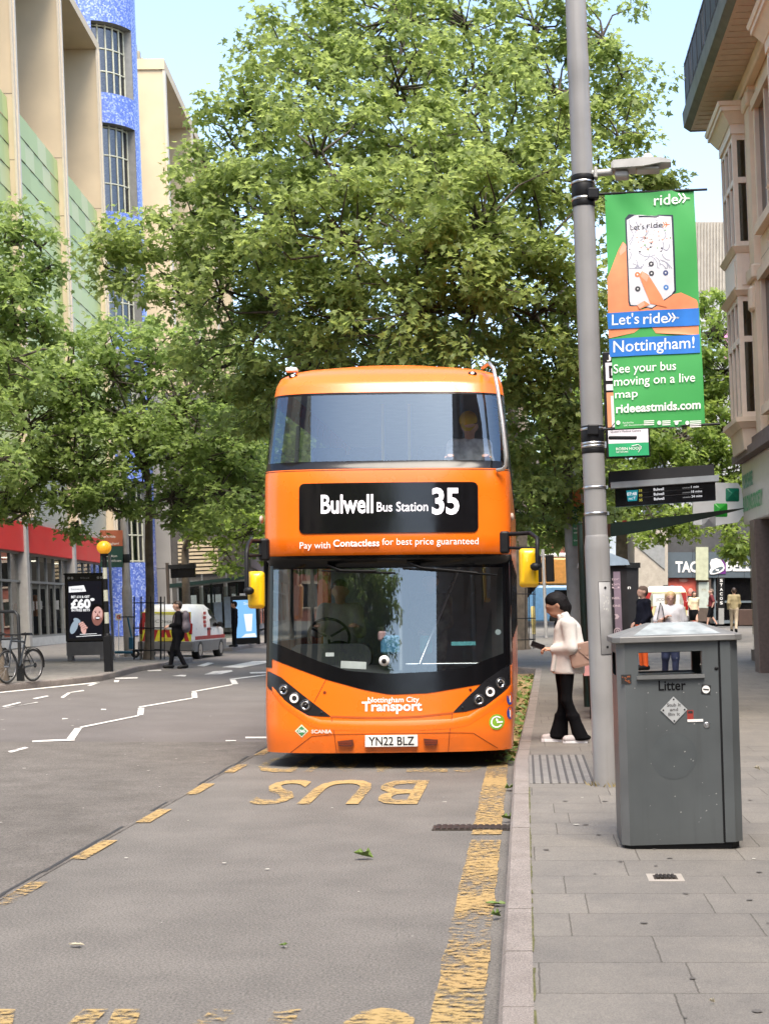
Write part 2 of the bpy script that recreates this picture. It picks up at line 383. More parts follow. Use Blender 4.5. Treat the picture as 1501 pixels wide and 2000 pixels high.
def paving(name, bw, bh, c1, c2, mortar, rot=0.0, mort=0.006, bias=0.0):
    m, n, b = _nodes(name)
    tc = n.nodes.new('ShaderNodeTexCoord'); mp = n.nodes.new('ShaderNodeMapping'); mp.inputs['Rotation'].default_value = (0, 0, rot)
    mp.inputs['Location'].default_value = (0.31, 0.17, 0)
    n.links.new(tc.outputs['Object'], mp.inputs[0])
    dn = n.nodes.new('ShaderNodeTexNoise'); dn.inputs['Scale'].default_value = 14; n.links.new(tc.outputs['Object'], dn.inputs['Vector'])
    va = n.nodes.new('ShaderNodeVectorMath'); va.operation = 'SCALE'; va.inputs['Scale'].default_value = 0.012
    n.links.new(dn.outputs['Color'], va.inputs[0]); vb = n.nodes.new('ShaderNodeVectorMath'); n.links.new(mp.outputs[0], vb.inputs[0]); n.links.new(va.outputs[0], vb.inputs[1])
    t = n.nodes.new('ShaderNodeTexBrick'); t.inputs['Scale'].default_value = 1; t.inputs['Brick Width'].default_value = bw; t.inputs['Row Height'].default_value = bh
    t.inputs['Mortar Size'].default_value = mort; t.inputs['Mortar Smooth'].default_value = 0.3; t.offset = 0.41; t.squash = 0.7; t.squash_frequency = 3; t.offset_frequency = 2
    t.inputs['Color1'].default_value = c4(c1); t.inputs['Color2'].default_value = c4(c2); t.inputs['Mortar'].default_value = c4(mortar); t.inputs['Bias'].default_value = bias
    n.links.new(vb.outputs[0], t.inputs['Vector'])
    no = n.nodes.new('ShaderNodeTexNoise'); no.inputs['Scale'].default_value = 2.2; no.inputs['Detail'].default_value = 8; no.inputs['Roughness'].default_value = 0.7; n.links.new(tc.outputs['Object'], no.inputs['Vector'])
    r = n.nodes.new('ShaderNodeValToRGB'); r.color_ramp.elements[0].position = 0.3; r.color_ramp.elements[1].position = 0.72
    r.color_ramp.elements[0].color = (0.82, 0.82, 0.82, 1); r.color_ramp.elements[1].color = (1.14, 1.12, 1.08, 1); n.links.new(no.outputs['Fac'], r.inputs[0])
    mu = n.nodes.new('ShaderNodeMix'); mu.data_type = 'RGBA'; mu.blend_type = 'MULTIPLY'; mu.inputs[0].default_value = 1
    n.links.new(t.outputs['Color'], mu.inputs[6]); n.links.new(r.outputs[0], mu.inputs[7])
    f = n.nodes.new('ShaderNodeTexNoise'); f.inputs['Scale'].default_value = 160; f.inputs['Detail'].default_value = 3; n.links.new(tc.outputs['Object'], f.inputs['Vector'])
    r2 = n.nodes.new('ShaderNodeValToRGB'); r2.color_ramp.elements[0].position = 0.35; r2.color_ramp.elements[1].position = 0.66
    r2.color_ramp.elements[0].color = (0.78, 0.78, 0.78, 1); r2.color_ramp.elements[1].color = (1.22, 1.21, 1.18, 1); n.links.new(f.outputs['Fac'], r2.inputs[0])
    m2 = n.nodes.new('ShaderNodeMix'); m2.data_type = 'RGBA'; m2.blend_type = 'MULTIPLY'; m2.inputs[0].default_value = 1
    n.links.new(mu.outputs[2], m2.inputs[6]); n.links.new(r2.outputs[0], m2.inputs[7])
    n.links.new(m2.outputs[2], b.inputs['Base Color']); b.inputs['Roughness'].default_value = 0.8; inp(b, 'Specular IOR Level', 0.3)
    ad = n.nodes.new('ShaderNodeMath'); ad.operation = 'MULTIPLY_ADD'; ad.inputs[1].default_value = -1.0; n.links.new(t.outputs['Fac'], ad.inputs[0])
    sc = n.nodes.new('ShaderNodeMath'); sc.operation = 'MULTIPLY'; sc.inputs[1].default_value = 0.3; n.links.new(f.outputs['Fac'], sc.inputs[0]); n.links.new(sc.outputs[0], ad.inputs[2])
    bp = n.nodes.new('ShaderNodeBump'); bp.inputs['Strength'].default_value = 0.6; bp.inputs['Distance'].default_value = 0.01
    n.links.new(ad.outputs[0], bp.inputs['Height']); n.links.new(bp.outputs[0], b.inputs['Normal'])
    return m
M_SLAB = paving('paving_slabs', 0.92, 0.515, (0.19, 0.18, 0.166), (0.165, 0.157, 0.146), (0.105, 0.098, 0.088), mort=0.0042)
M_SLAB2 = paving('far_paving_slabs', 0.6, 0.45, (0.2, 0.19, 0.178), (0.175, 0.167, 0.158), (0.09, 0.085, 0.08), mort=0.008)
M_KERB = surface('kerb_granite', (0.21, 0.186, 0.172), (0.275, 0.246, 0.228), 3, speck=(0.42, 0.4, 0.38), speck_scale=120, rough=0.75, bump=0.35)

PZ = 0.14
KR = [(-0.10, -60), (-0.10, 15), (0.25, 32.6), (-0.1, 33.0), (-2.2, 34.2), (-2.4, 36), (-2.4, 64)]
def kx(y): return interp(y, [(c, a) for a, c in KR])
def strip_along(name, pts, x_in, zf, m, far):
    """pavement from a kerb line to a straight far edge"""
    b = MB()
    for (a, c), (d, e) in zip(pts, pts[1:]):
        k = max(1, int((e-c)/2.0)); 
        for i in range(k):
            t0, t1 = i/k, (i+1)/k; y0, y1 = lerp(c, e, t0), lerp(c, e, t1); xa, xb = lerp(a, d, t0)+x_in, lerp(a, d, t1)+x_in
            nx = 8
            for j in range(nx):
                p = [(lerp(xa, far, j/nx), y0), (lerp(xa, far, (j+1)/nx), y0), (lerp(xb, far, (j+1)/nx), y1), (lerp(xb, far, j/nx), y1)]
                if x_in < 0: p = p[::-1]
                b.quad(*[(x, y, zf(x, y)) for x, y in p])
    return struct(b.build(name, m))
strip_along('pavement', KR, 0.136, lambda x, y: PZ + rise(x, y), M_SLAB, 24)
KL = [(-13.5, -60), (-12.6, 5), (-10.95, 25), (-10.1, 28.7), (-9.45, 31.2), (-9.25, 32.6), (-9.35, 34.2), (-9.6, 37), (-9.5, 39), (-9.63, 43.2), (-12.2, 43.8), (-12.2, 51.5), (-10.3, 52.5), (-10.4, 60), (-11, 90), (-12, 130)]
strip_along('pavement_left', KL, -0.13, lambda x, y: PZ, M_SLAB2, -40)
def kerb(name, pts, wd, zf, stone=0.92, side=1):
    b = MB(); P = [Vector((x, y, 0)) for x, y in pts]
    for a, c in zip(P, P[1:]):
        L = (c-a).length; d = (c-a)/L; nrm = Vector((d.y, -d.x, 0))*side
        k = max(1, round(L/stone)) if L < 400 else 40
        for i in range(k):
            s0, s1 = a + d*(L*i/k + 0.003), a + d*(L*(i+1)/k - 0.003)
            jz = random.uniform(-0.003, 0.003)
            rings = []
            for q in (s0, s1):
                z = zf(q.x, q.y) + jz + 0.004
                rings.append([q + Vector((0,0,-0.04)), q + Vector((0,0,z-0.025)), q + nrm*0.018 + Vector((0,0,z)), q + nrm*wd + Vector((0,0,z)), q + nrm*wd + Vector((0,0,-0.04))])
            b.loft(rings)
    return struct(b.build(name, M_KERB))
kerb('kerb', [(-0.10, -8), (-0.10, 15), (0.25, 32.6), (-0.1, 33.0), (-2.2, 34.2), (-2.4, 36), (-2.4, 60)], 0.138, lambda x, y: PZ + rise(x, y))
kerb('kerb_left', KL[2:-1], 0.132, lambda x, y: PZ, side=-1)

# painted road markings
M_YEL = wornpaint('worn_yellow_paint', (0.37, 0.25, 0.10), 0.40, 16, 24)
M_YEL2 = wornpaint('thin_yellow_paint', (0.38, 0.265, 0.105), 0.46, 14, 26)
M_YELB = wornpaint('lettering_yellow_paint', (0.38, 0.26, 0.105), 0.37, 16, 22)
M_WHT = wornpaint('worn_white_paint', (0.62, 0.6, 0.56), 0.30, 3, 8)
b = MB()
yb = [3.2 + 0.5*i for i in range(60)]
def jag(): return random.uniform(-0.008, 0.008)
def edge_line(b, y0, y1):
    y = y0
    while y < y1:
        e = min(y + 0.25, y1); b.quad((-0.39+jag(), y, 0.008+rise(-.3, y)), (-0.17+jag(), y, 0.008+rise(-.3, y)), (-0.17+jag(), e, 0.008+rise(-.3, e)), (-0.39+jag(), e, 0.008+rise(-.3, e))); y = e
edge_line(b, 2.5, 6.6); struct(b.build('yellow_line_near', M_YEL2))
b = MB(); edge_line(b, 6.6, 10.72); edge_line(b, 10.98, 33); struct(b.build('yellow_line', M_YEL))
b = MB(); y = 4.6
dash = [(5.4, 6.3)]
for p, q in ((1770, 1725), (1680, 1643), (1608, 1582), (1553, 1532), (1510, 1494)): dash.append((4988/(p-VY), 4988/(q-VY)))
for i in range(10): dash.append((16.65 + 1.71*i, 17.45 + 1.71*i))
for y0, y1 in dash: b.quad((-3.03+jag(), y0, 0.009), (-2.92+jag(), y0, 0.009), (-2.92+jag(), y1, 0.009), (-3.03+jag(), y1, 0.009))
struct(b.build('bus_stop_dashes', M_YEL))
def road_text(name, txt, xc, wd, y0, y1, m, bold=0.015):
    b = MB(); b.text(txt, -wd/2, wd/2, y0, y1, lambda x, z: (xc - x, (y0+y1) - z, 0.009 + rise(xc-x, y0+y1-z)), bold, spacing=1.08)
    return struct(b.build(name, m))
road_text('bus_lettering', 'BUS', -1.645, 1.47, 4988/(1571-VY), 4988/(1526-VY), M_YELB)
road_text('stand_lettering', 'STAND', -1.62, 2.35, 15.05, 16.7, M_YEL2)
road_text('stop_lettering', 'STAND', -1.62, 2.35, 4.75, 6.19, M_YEL2, 0.03)
b = MB()
def gq(*p): b.quad(*[tuple(gnd(x, y) + Vector((0,0,0.009))) for x, y in p])
def z3(x, y): return (x/2.832, 1240 + y/2.832)
for ps in [((180,588),(180,596),(415,588),(413,578)), ((370,578),(412,582),(455,517),(415,519)), ((440,512),(452,517),(770,452),(768,446)),
           ((760,448),(793,446),(799,406),(764,408)), ((766,400),(775,405),(1065,355),(1063,350)), ((1062,352),(1093,350),(1088,320),(1060,322)), ((1058,315),(1066,319),(1285,280),(1283,275)),
           ((1284,276),(1319,274),(1302,249),(1272,252)), ((1268,246),(1276,250),(1472,226),(1472,220)), ((45,648),(60,656),(160,628),(140,624)), ((1357,567),(1357,576),(1480,576),(1480,567)), ((1248,586),(1248,592),(1306,591),(1306,586)),
           ((0,318),(0,324),(550,268),(548,262)), ((335,348),(352,352),(392,324),(375,322)), ((375,322),(395,322),(468,312),(462,307)), ((636,239),(640,247),(762,243),(762,236)), ((632,252),(632,264),(656,264),(662,252)),
           ((8,412),(40,404),(215,376),(205,374)), ((10,398),(28,402),(118,378),(110,374)), ((180,354),(200,358),(272,342),(262,338)), ((1228,180),(1330,184),(1472,158),(1472,145),(1400,147)),
           ((1128,221),(1222,219),(1288,204),(1280,197),(1180,203)), ((1380,208),(1386,216),(1472,214),(1472,206)), ((815,197),(820,203),(895,200),(890,195)), ((950,230),(1025,232),(1032,224),(1000,223)), ((1090,172),(1130,176),(1185,158),(1150,154)),
           ((480,282),(500,285),(555,266),(540,264)), ((345,464),(345,470),(376,468),(376,463)), ((560,412),(560,418),(588,418),(588,413))]:
    gq(*[z3(*p) for p in ps])
struct(b.build('white_road_markings', M_WHT))

# litter of the road: loose leaves, scraps, gutter dirt
M_LEAFG = mat('fallen_green_leaf', (0.12, 0.19, 0.035), 0.6, var=0.3, scale=20); M_LEAFB = mat('fallen_pale_leaf', (0.42, 0.38, 0.28), 0.7, var=0.2)
M_SCRAP = mat('pale_scrap', (0.5, 0.48, 0.42), 0.8, var=0.1)
def leaf_shape(L):
    pts = []
    for k in range(10):
        a = 2*math.pi*k/10; r = L*(0.5 if k % 2 == 0 else 0.24)*random.uniform(0.75, 1.15); pts.append((r*math.cos(a), r*math.sin(a)))
    return pts
def fallen(p, L, m, lift, label, rz, group=None):
    b = MB(); pts = leaf_shape(L); c = (0, 0, lift*0.3)
    o = [(x, y*0.6, 0.004 + lift*abs(math.sin(i*1.7))) for i, (x, y) in enumerate(pts)]
    for i in range(10): b.add([c, o[i], o[(i+1) % 10]], [(0, 1, 2)])
    return tag(b.build('fallen_leaf', m, None, p, (0, 0, rz)), label, 'leaf', group)
fallen(gnd(709,1680)+Vector((0,0,.009)), 0.17, M_LEAFG, 0.07, 'curled green leaf lying alone in the middle of the bus lane', 0.3, 'fallen leaves')
fallen(gnd(150,1851)+Vector((0,0,.009)), 0.10, M_LEAFB, 0.012, 'pale dry leaf lying flat on the grey lane at the lower left', 0.2, 'fallen leaves')
fallen(gnd(556,1851)+Vector((0,0,.009)), 0.08, M_LEAFG, 0.012, 'small dark leaf lying flat near the yellow letters', 1.2, 'fallen leaves')
fallen(gnd(966,1771)+Vector((0,0,.009)), 0.16, M_LEAFG, 0.02, 'flat green leaf across the yellow edge line by the kerb', 0.1, 'fallen leaves')
fallen(gnd(969,1797)+Vector((0,0,.009)), 0.10, M_LEAFG, 0.05, 'upright curled leaf in the gutter just below the flat green one', 1.0, 'fallen leaves')
fallen(gnd(993,1607)+Vector((0,0,.009)), 0.16, M_LEAFG, 0.07, 'leafy sprig in the gutter beside the drain grating', 0.6, 'fallen leaves')
fallen(gnd(994,1545)+Vector((0,0,.009)), 0.18, M_LEAFG, 0.06, 'leafy sprig in the gutter close to the front of the bus', 2.0, 'fallen leaves')
b = MB()
for i in range(150):
    x, y = random.uniform(-9, -0.5), 4.5 + 22*random.random()**1.3; s = random.uniform(0.004, 0.015)*(0.7+y/18); a = random.uniform(0, 6.28)
    if i % 5 == 0: x, y = random.uniform(0.1, 5), random.uniform(5, 16)
    z = 0.013 if x < -0.1 else PZ + 0.006 + rise(x, y)
    pts = [(x+s*math.cos(a+t)*random.uniform(.6,1.5), y+s*math.sin(a+t)*random.uniform(.6,1.2), z) for t in (0, 1.3, 2.7, 4.2, 5.2)]
    b.add(pts, [(0,1,2,3,4)])
tag(b.build('litter_scraps', M_SCRAP), 'tiny pale scraps and grit scattered over road and paving', 'litter', kind='stuff')
b = MB(); M_GUT = mat('sunlit_gutter_litter', (0.36, 0.24, 0.11), 0.9, var=0.4, scale=16)  # leaf litter with the warm sunlight put into its colour
for i in range(7):
    y0 = 16.2 + i*2.35; y1 = y0 + 2.35
    f = lambda y: kx(y) - 0.005
    wv = [0.06, 0.2, 0.3, 0.34, 0.36, 0.36, 0.4, 0.4]
    b.quad((f(y0)-wv[i], y0, 0.012+rise(0,y0)), (f(y0), y0, 0.02+rise(0,y0)), (f(y1), y1, 0.02+rise(0,y1)), (f(y1)-wv[i+1], y1, 0.012+rise(0,y1)))
struct(b.build('gutter_dirt', M_GUT))
b = MB(); 
for i in range(420):
    y = random.uniform(15.6, 32); x = kx(y) - random.random()**1.6*0.34; s = random.uniform(0.02, 0.07); z = 0.025 + rise(x, y); a = random.uniform(0, 6.28); h = random.uniform(0, 0.05)
    b.add([(x-s*math.cos(a), y-s*math.sin(a), z), (x+s*math.sin(a)*.5, y-s*math.cos(a)*.5, z+h), (x+s*math.cos(a), y+s*math.sin(a), z+h*.4), (x-s*math.sin(a)*.5, y+s*math.cos(a)*.5, z)], [(0,1,2,3)])
tag(b.build('gutter_leaves', [M_LEAFG]), 'drift of green and brown fallen leaves along the gutter beside the bus', 'leaves', kind='stuff')
b = MB(); M_MOSS = mat('joint_moss', (0.10, 0.10, 0.035), 0.95, var=0.4, scale=30)
y = 4.4
while y < 13:
    e = y + random.uniform(0.05, 0.3)
    if random.random() < 0.7: b.quad((0.037, y, PZ+0.006), (0.037+random.uniform(.004,.014), y, PZ+0.006), (0.037+random.uniform(.004,.014), e, PZ+0.006), (0.037, e, PZ+0.006))
    y = e
tag(b.build('joint_moss', M_MOSS), 'thin line of moss in the joint behind the kerb', 'moss', kind='stuff')

b = MB(); M_TAR = mat('tar_joint', (0.035, 0.034, 0.034), 0.6, var=.3, scale=20); y = 3.5
while y < 30:
    e = y + random.uniform(.3, .9); q = random.uniform(-.012, .012)
    if random.random() < .8: b.quad((-3.075+q, y, .0065), (-3.055+q+random.uniform(0, .012), y, .0065), (-3.055+q, e, .0065), (-3.075+q-random.uniform(0, .012), e, .0065))
    y = e
struct(b.build('tar_joint', M_TAR))
b = MB(); M_GUM = mat('trodden_gum', (0.1, 0.093, 0.085), .9, var=.3, scale=9)
for k in range(170):
    x, y = random.uniform(.08, 4.5), 4.6 + 24*random.random()**1.4; s_ = random.uniform(.008, .024); z = PZ + .0055 + rise(x, y)
    b.add([(x+s_*math.cos(t)*random.uniform(.7, 1.2), y+s_*math.sin(t)*random.uniform(.7, 1.2), z) for t in [i*.785 for i in range(8)]], [tuple(range(8))])
tag(b.build('gum_spots', M_GUM), 'dark spots of trodden gum scattered over the paving', 'gum spots', kind='stuff')
# iron covers and corduroy slab
def iron(name, cx, cy, z, wx, wy, bars, label, cat, frame=0.02, surround=None):
    t = thing(name, label, cat, (cx, cy, z))
    m = mat('cast_iron', (0.075, 0.062, 0.052), 0.55, 0.6, var=0.25, scale=25)
    b = MB(); b.box(-wx/2, wx/2, -wy/2, wy/2, -0.03, 0.004)
    if surround:
        s = MB(); s.box(-wx/2-.035, wx/2+.035, -wy/2-.05, wy/2+.05, -0.03, 0.002); s.build('surround', mat('pale_mortar', (0.33, 0.3, 0.26), 0.9), t)
    b.build('frame', m, t); b = MB()
    for i in range(bars):
        x = -wx/2 + frame + (wx-2*frame)*(i+0.5)/bars; b.box(x-(wx/bars)*.32, x+(wx/bars)*.32, -wy/2+frame*.6, wy/2-frame*.6, 0.003, 0.012)
    b.build('bars', mat('iron_bars', (0.05, 0.043, 0.038), 0.5, 0.6, var=0.3, scale=40), t); return t
p = gnd(932, 1618); iron('drain_grating', p.x, p.y, 0.005, 0.68, 0.24, 14, 'rusty iron drain grating cut across the yellow edge line', 'drain')
p = gnd(1298, 1714, PZ); iron('stopcock_cover', p.x, p.y, PZ, 0.135, 0.13, 5, 'small iron cover set in pale mortar in front of the litter bin', 'cover', 0.012, True)
b = MB(); m = mat('corduroy_slab', (0.2, 0.19, 0.175), 0.85, var=0.15, scale=8); b.box(0.05, 0.62, 12.95, 15.35, PZ-.02, PZ+0.004)
for i in range(8): x = 0.075 + i*0.074; b.cur = 1; b.box(x, x+0.022, 12.95, 15.35, PZ+.003, PZ+0.009)
t = b.build('tactile_slab', [m, mat('corduroy_grooves', (0.075, 0.072, 0.07), 0.9)]); struct(t)
p = gnd(1478, 1506, PZ); fallen(p + Vector((0,0,.004)), 0.07, M_LEAFB, 0.05, 'dry curled leaf standing on the paving right of the litter bin', 0.4, 'fallen leaves')
fallen(gnd(1390, 1962, PZ) + Vector((0,0,.004)), 0.03, M_LEAFB, 0.02, 'tiny yellow leaf on the paving at the lower right', 0.4, 'fallen leaves')
# ------------------------------------------------------------------ left side: shop with cream fins, blue tower
CREAM = mat('cream_stone_panel', (0.6, 0.485, 0.32), 0.7, var=0.07, scale=0.8, bump=0.04)
TRIM = mat('pale_fin_trim', (0.58, 0.5, 0.38), 0.5, var=0.06)
DGLASS = glass('dark_window_glass', (0.25, 0.27, 0.27), 0.12)
SHOPGLASS = glass('shop_glass', (0.62, 0.66, 0.63), 0.07)
FRAME = mat('grey_window_frame', (0.16, 0.165, 0.16), 0.45)
DARKIN = mat('dark_interior', (0.035, 0.033, 0.032), 0.8, var=0.3, scale=1.5)
REDP = mat('red_fascia_paint', (0.6, 0.025, 0.025), 0.4, var=0.06, scale=1)
STONECOL = mat('pale_shop_column', (0.34, 0.325, 0.3), 0.5, var=0.08)
def greenmat():
    m, n, b = _nodes('green_glass_shingles')
    g = n.nodes.new('ShaderNodeNewGeometry'); r = n.nodes.new('ShaderNodeValToRGB'); e = r.color_ramp.elements
    e[0].position = 0.0; e[0].color = (0.36, 0.43, 0.15, 1); e[1].position = 1.0; e[1].color = (0.52, 0.52, 0.26, 1); k = e.new(0.5); k.color = (0.43, 0.51, 0.2, 1)
    n.links.new(g.outputs['Random Per Island'], r.inputs[0]); n.links.new(r.outputs[0], b.inputs['Base Color']); b.inputs['Roughness'].default_value = 0.4; inp(b, 'Specular IOR Level', 0.2); return m
GREEN = greenmat()
def mosaic(name, dark, mid, pale):
    m, n, b = _nodes(name)
    tc = n.nodes.new('ShaderNodeTexCoord'); v = n.nodes.new('ShaderNodeTexVoronoi'); v.inputs['Scale'].default_value = 15.0; v.inputs['Randomness'].default_value = 0.7
    n.links.new(tc.outputs['Object'], v.inputs['Vector'])
    sp = n.nodes.new('ShaderNodeSeparateColor'); n.links.new(v.outputs['Color'], sp.inputs[0])
    r = n.nodes.new('ShaderNodeValToRGB'); e = r.color_ramp.elements; e[0].color = c4(dark); e[1].color = c4(pale); k = e.new(0.6); k.color = c4(mid)
    n.links.new(sp.outputs[0], r.inputs[0]); n.links.new(r.outputs[0], b.inputs['Base Color']); b.inputs['Roughness'].default_value = 0.25; inp(b, 'Specular IOR Level', 0.6); return m
BLUE = mosaic('blue_mosaic_tiles', (0.07, 0.115, 0.42), (0.12, 0.19, 0.53), (0.36, 0.43, 0.66))

AZ = 0.077
def facade_root(name, label, cat, D, extra=0.0):
    return thing(name, label, cat, (-17.9 - AZ*(D-58) + extra, D, PZ), AZ, None, LEAN)
shop = facade_root('department_store', 'cream finned store with green glass panels above a red shop sign', 'building', 58)
FU = [-21.2, -13.8, -6.4, 1.0, 8.5]
b = MB(); b.box(-14, -1.5, -30, 8.4, 0, 26.2); b.build('wall', mat('store_core', (0.3, 0.26, 0.2), 0.8), shop)
b = MB(); b.box(-1.5, 0.5, -30, 8.85, 26.35, 26.75); b.build('roof_slab', CREAM, shop)
for i, u in enumerate(FU):
    b = MB(); b.box(-1.5, 0.42, u-0.16, u+0.16, 4.5, 26.35); o = b.build('fin', CREAM, shop)
    for k in (0, 1):
        b = MB(); b.box(0.42, 0.5+0.05*k, u-0.2+0.2*k, u-0.02+0.2*k, 4.5, 26.35); b.build('trim', TRIM, o)
    b = MB()
    for zz in (10.2, 16.9, 19.2): b.box(-1.4, 0.425, u-0.163, u+0.163, zz, zz+0.035)
    b.build('joint', mat('panel_joint', (0.25, 0.2, 0.14), 0.8), o)
    if i == len(FU)-1: break
    u2 = FU[i+1]
    # green shingles: overlapping tilted panes between two fins
    b = MB(); rows = 15; a, c = u+0.17, u2-0.17; n = 6
    for r_ in range(rows):
        z0, z1 = 6.6 + (19.1-6.6)*r_/rows, 6.6 + (19.1-6.6)*(r_+1)/rows
        for k in range(n):
            off = 0.5*(r_ % 2); s0 = a + (c-a)*min(1, max(0, (k-off)/(n-0.5+0.0))); s1 = a + (c-a)*min(1, max(0, (k+1-off)/(n-0.5)))
            if s1 - s0 < 0.05: continue
            b.quad((0.235, s0+.01, z0), (0.25, s1-.01, z0), (0.225, s1-.01, z1-.015), (0.21, s0+.01, z1-.015))
    p = b.build('glass_panel', GREEN, shop)
    b = MB(); b.box(-1.45, -0.0, a, c, 19.1, 19.25); b.build('panel_ledge', TRIM, shop)
    b = MB(); b.quad((-1.42, a, 19.3), (-1.42, c, 19.3), (-1.42, c, 26.3), (-1.42, a, 26.3)); wdw = b.build('window', DGLASS, shop)
    b = MB()
    for k in range(9):
        y = lerp(a, c, k/8); b.box(-1.42, -1.28, y-.04, y+.04, 19.25, 26.35)
    for zz in (21.4, 23.9): b.box(-1.42, -1.3, a, c, zz-.04, zz+.04)
    b.build('window_frame', mat('bronze_frame', (0.09, 0.06, 0.045), 0.5), wdw)
    # upper shop floor, red sign, shop windows
    b = MB(); b.box(-0.2, 0.1, a, c, 4.35, 6.6); b.build('spandrel', mat('pale_spandrel', (0.36, 0.37, 0.32), 0.4, var=0.08), shop)
    b = MB(); b.box(-0.1, 0.22, u+0.2, u2-0.2, 3.32, 4.35); sg = b.build('sign_fascia', REDP, shop)
    if i == 1:
        b = MB(); b.text('TK MAXX', -3.6, 3.0, 3.52, 4.16, lambda x, z: (0.235, -11.65 + x*.54, z), 0.02); b.build('lettering', LETTER, sg)
    b = MB(); b.quad((0.0, u+.2, 0.35), (0.0, u2-.2, 0.35), (0.0, u2-.2, 3.32), (0.0, u+.2, 3.32)); wd = b.build('shop_window', SHOPGLASS, shop)
    b = MB(); 
    for k in range(1, 6): y = lerp(u+.2, u2-.2, k/6); b.box(-0.05, 0.05, y-.03, y+.03, 0.35, 3.32)
    for zz in (0.35, 2.3, 3.28): b.box(-0.05, 0.06, u+.2, u2-.2, zz-.04, zz+.04)
    b.build('mullions', FRAME, wd)
    b = MB(); b.box(-0.3, 0.1, u+.2, u2-.2, 0, 0.31); b.build('stall_riser', mat('pale_riser', (0.45, 0.45, 0.43), 0.6), shop)
    b = MB(); b.box(-0.1, 0.3, u-0.2, u+0.2, 0, 4.5, ch=0.03); b.build('column', STONECOL, shop)
    # the room behind the glass: floor, back wall, lit ceiling strips, rails of clothes
    b = MB(); b.box(-1.46, -1.44, u, u2, 0, 3.3); b.build('shop_interior', DARKIN, wd)
    for k in range(5):
        y = lerp(u+.8, u2-.8, k/4) + random.uniform(-.3, .3); col = random.choice([(0.5,.22,.12),(0.5,.5,.55),(0.1,.16,.28),(.45,.4,.3),(.16,.14,.14),(.3,.06,.06)])
        g_ = MB(); hgt = random.uniform(1.3, 1.9); T = Matrix.Translation((-0.75, y, hgt)) @ Matrix.Rotation(random.uniform(-.5, .5), 4, 'Z')
        g_.loft([[(0.12*sx*(1-.2*abs(sy)), 0.28*sy*q, z) for sx, sy in ((-1,-.6),(-.4,-1),(.4,-1),(1,-.6),(1,.6),(.4,1),(-.4,1),(-1,.6))] for z, q in ((-.75,.85),(-.4,.8),(0,.9),(.06,.45))], T=T)
        g_.build('garment', mat('garment_%d' % random.randint(0, 5), col, 0.9, var=0.25, scale=7), wd)
LAMPS = emit('shop_lamp', (1, 0.9, 0.75), .6)
b = MB()
for y in (-5, -3, -1, 2.5, 5): b.box(-1.0, -0.8, y, y+0.4, 3.2, 3.23)
b.build('shop_lights', LAMPS, shop)

# blue tower: a mosaic drum whose window bands step back
tw = thing('blue_tower', 'blue mosaic tiled round stair tower with curved window bands', 'tower', (-19.3, 70.5, PZ), 0, None, LEAN)
Rt = 1.95; W0, W1 = -76, -12     # window sector, degrees east of the camera-facing side
def pt(a, r, z):                  # a: 0 faces the camera, positive to the left
    return (-r*math.sin(R(a)), -r*math.cos(R(a)), z)
zones = [(3.4, 7.2), (8.6, 12.8), (14.2, 18.2), (19.7, 23.8), (25.2, 28.5)]
b = MB(); b.smooth = True
angs = [W1 + (360-(W1-W0))*i/40 for i in range(41)]
b.loft([[pt(a, Rt, z) for a in angs] for z in (0, 34)], closed=False, caps=False)
wa = [W0 + (W1-W0)*i/14 for i in range(15)]
zz = [0] + [q for z in zones for q in z] + [34]
for k in range(0, len(zz), 2):
    b.loft([[pt(a, Rt, z) for a in wa] for z in (zz[k], zz[k+1])], closed=False, caps=False)
b.smooth = False
b.add([pt(a, Rt, 34) for a in angs + wa[1:-1]], [tuple(range(41+13))])
b.build('tiled_drum', BLUE, tw)
for z0, z1 in zones:
    b = MB(); b.smooth = True; b.loft([[pt(a, Rt-.45, z) for a in wa] for z in (z0, z1)], closed=False, caps=False); wd = b.build('window', DGLASS, tw)
    b = MB()
    for z in (z0, z1): b.loft([[pt(a, r, z) for a in wa] for r in (Rt-.55, Rt-.01)], closed=False, caps=False)
    for a in (W0, W1): b.quad(pt(a, Rt-.5, z0), pt(a, Rt-.01, z0), pt(a, Rt-.01, z1), pt(a, Rt-.5, z1))
    b.build('reveal', mat('grey_reveal', (0.2, 0.2, 0.19), 0.6), wd)
    b = MB()
    for i in range(0, 15, 3): b.tube([pt(wa[i], Rt-.43, z0), pt(wa[i], Rt-.43, z1)], 0.045, 6)
    for f in (0.02, 0.34, 0.66, 0.98): b.tube([pt(a, Rt-.43, lerp(z0, z1, f)) for a in wa], 0.04, 6)
    b.build('frame', mat('pale_green_frame', (0.42, 0.42, 0.33), 0.5), wd)

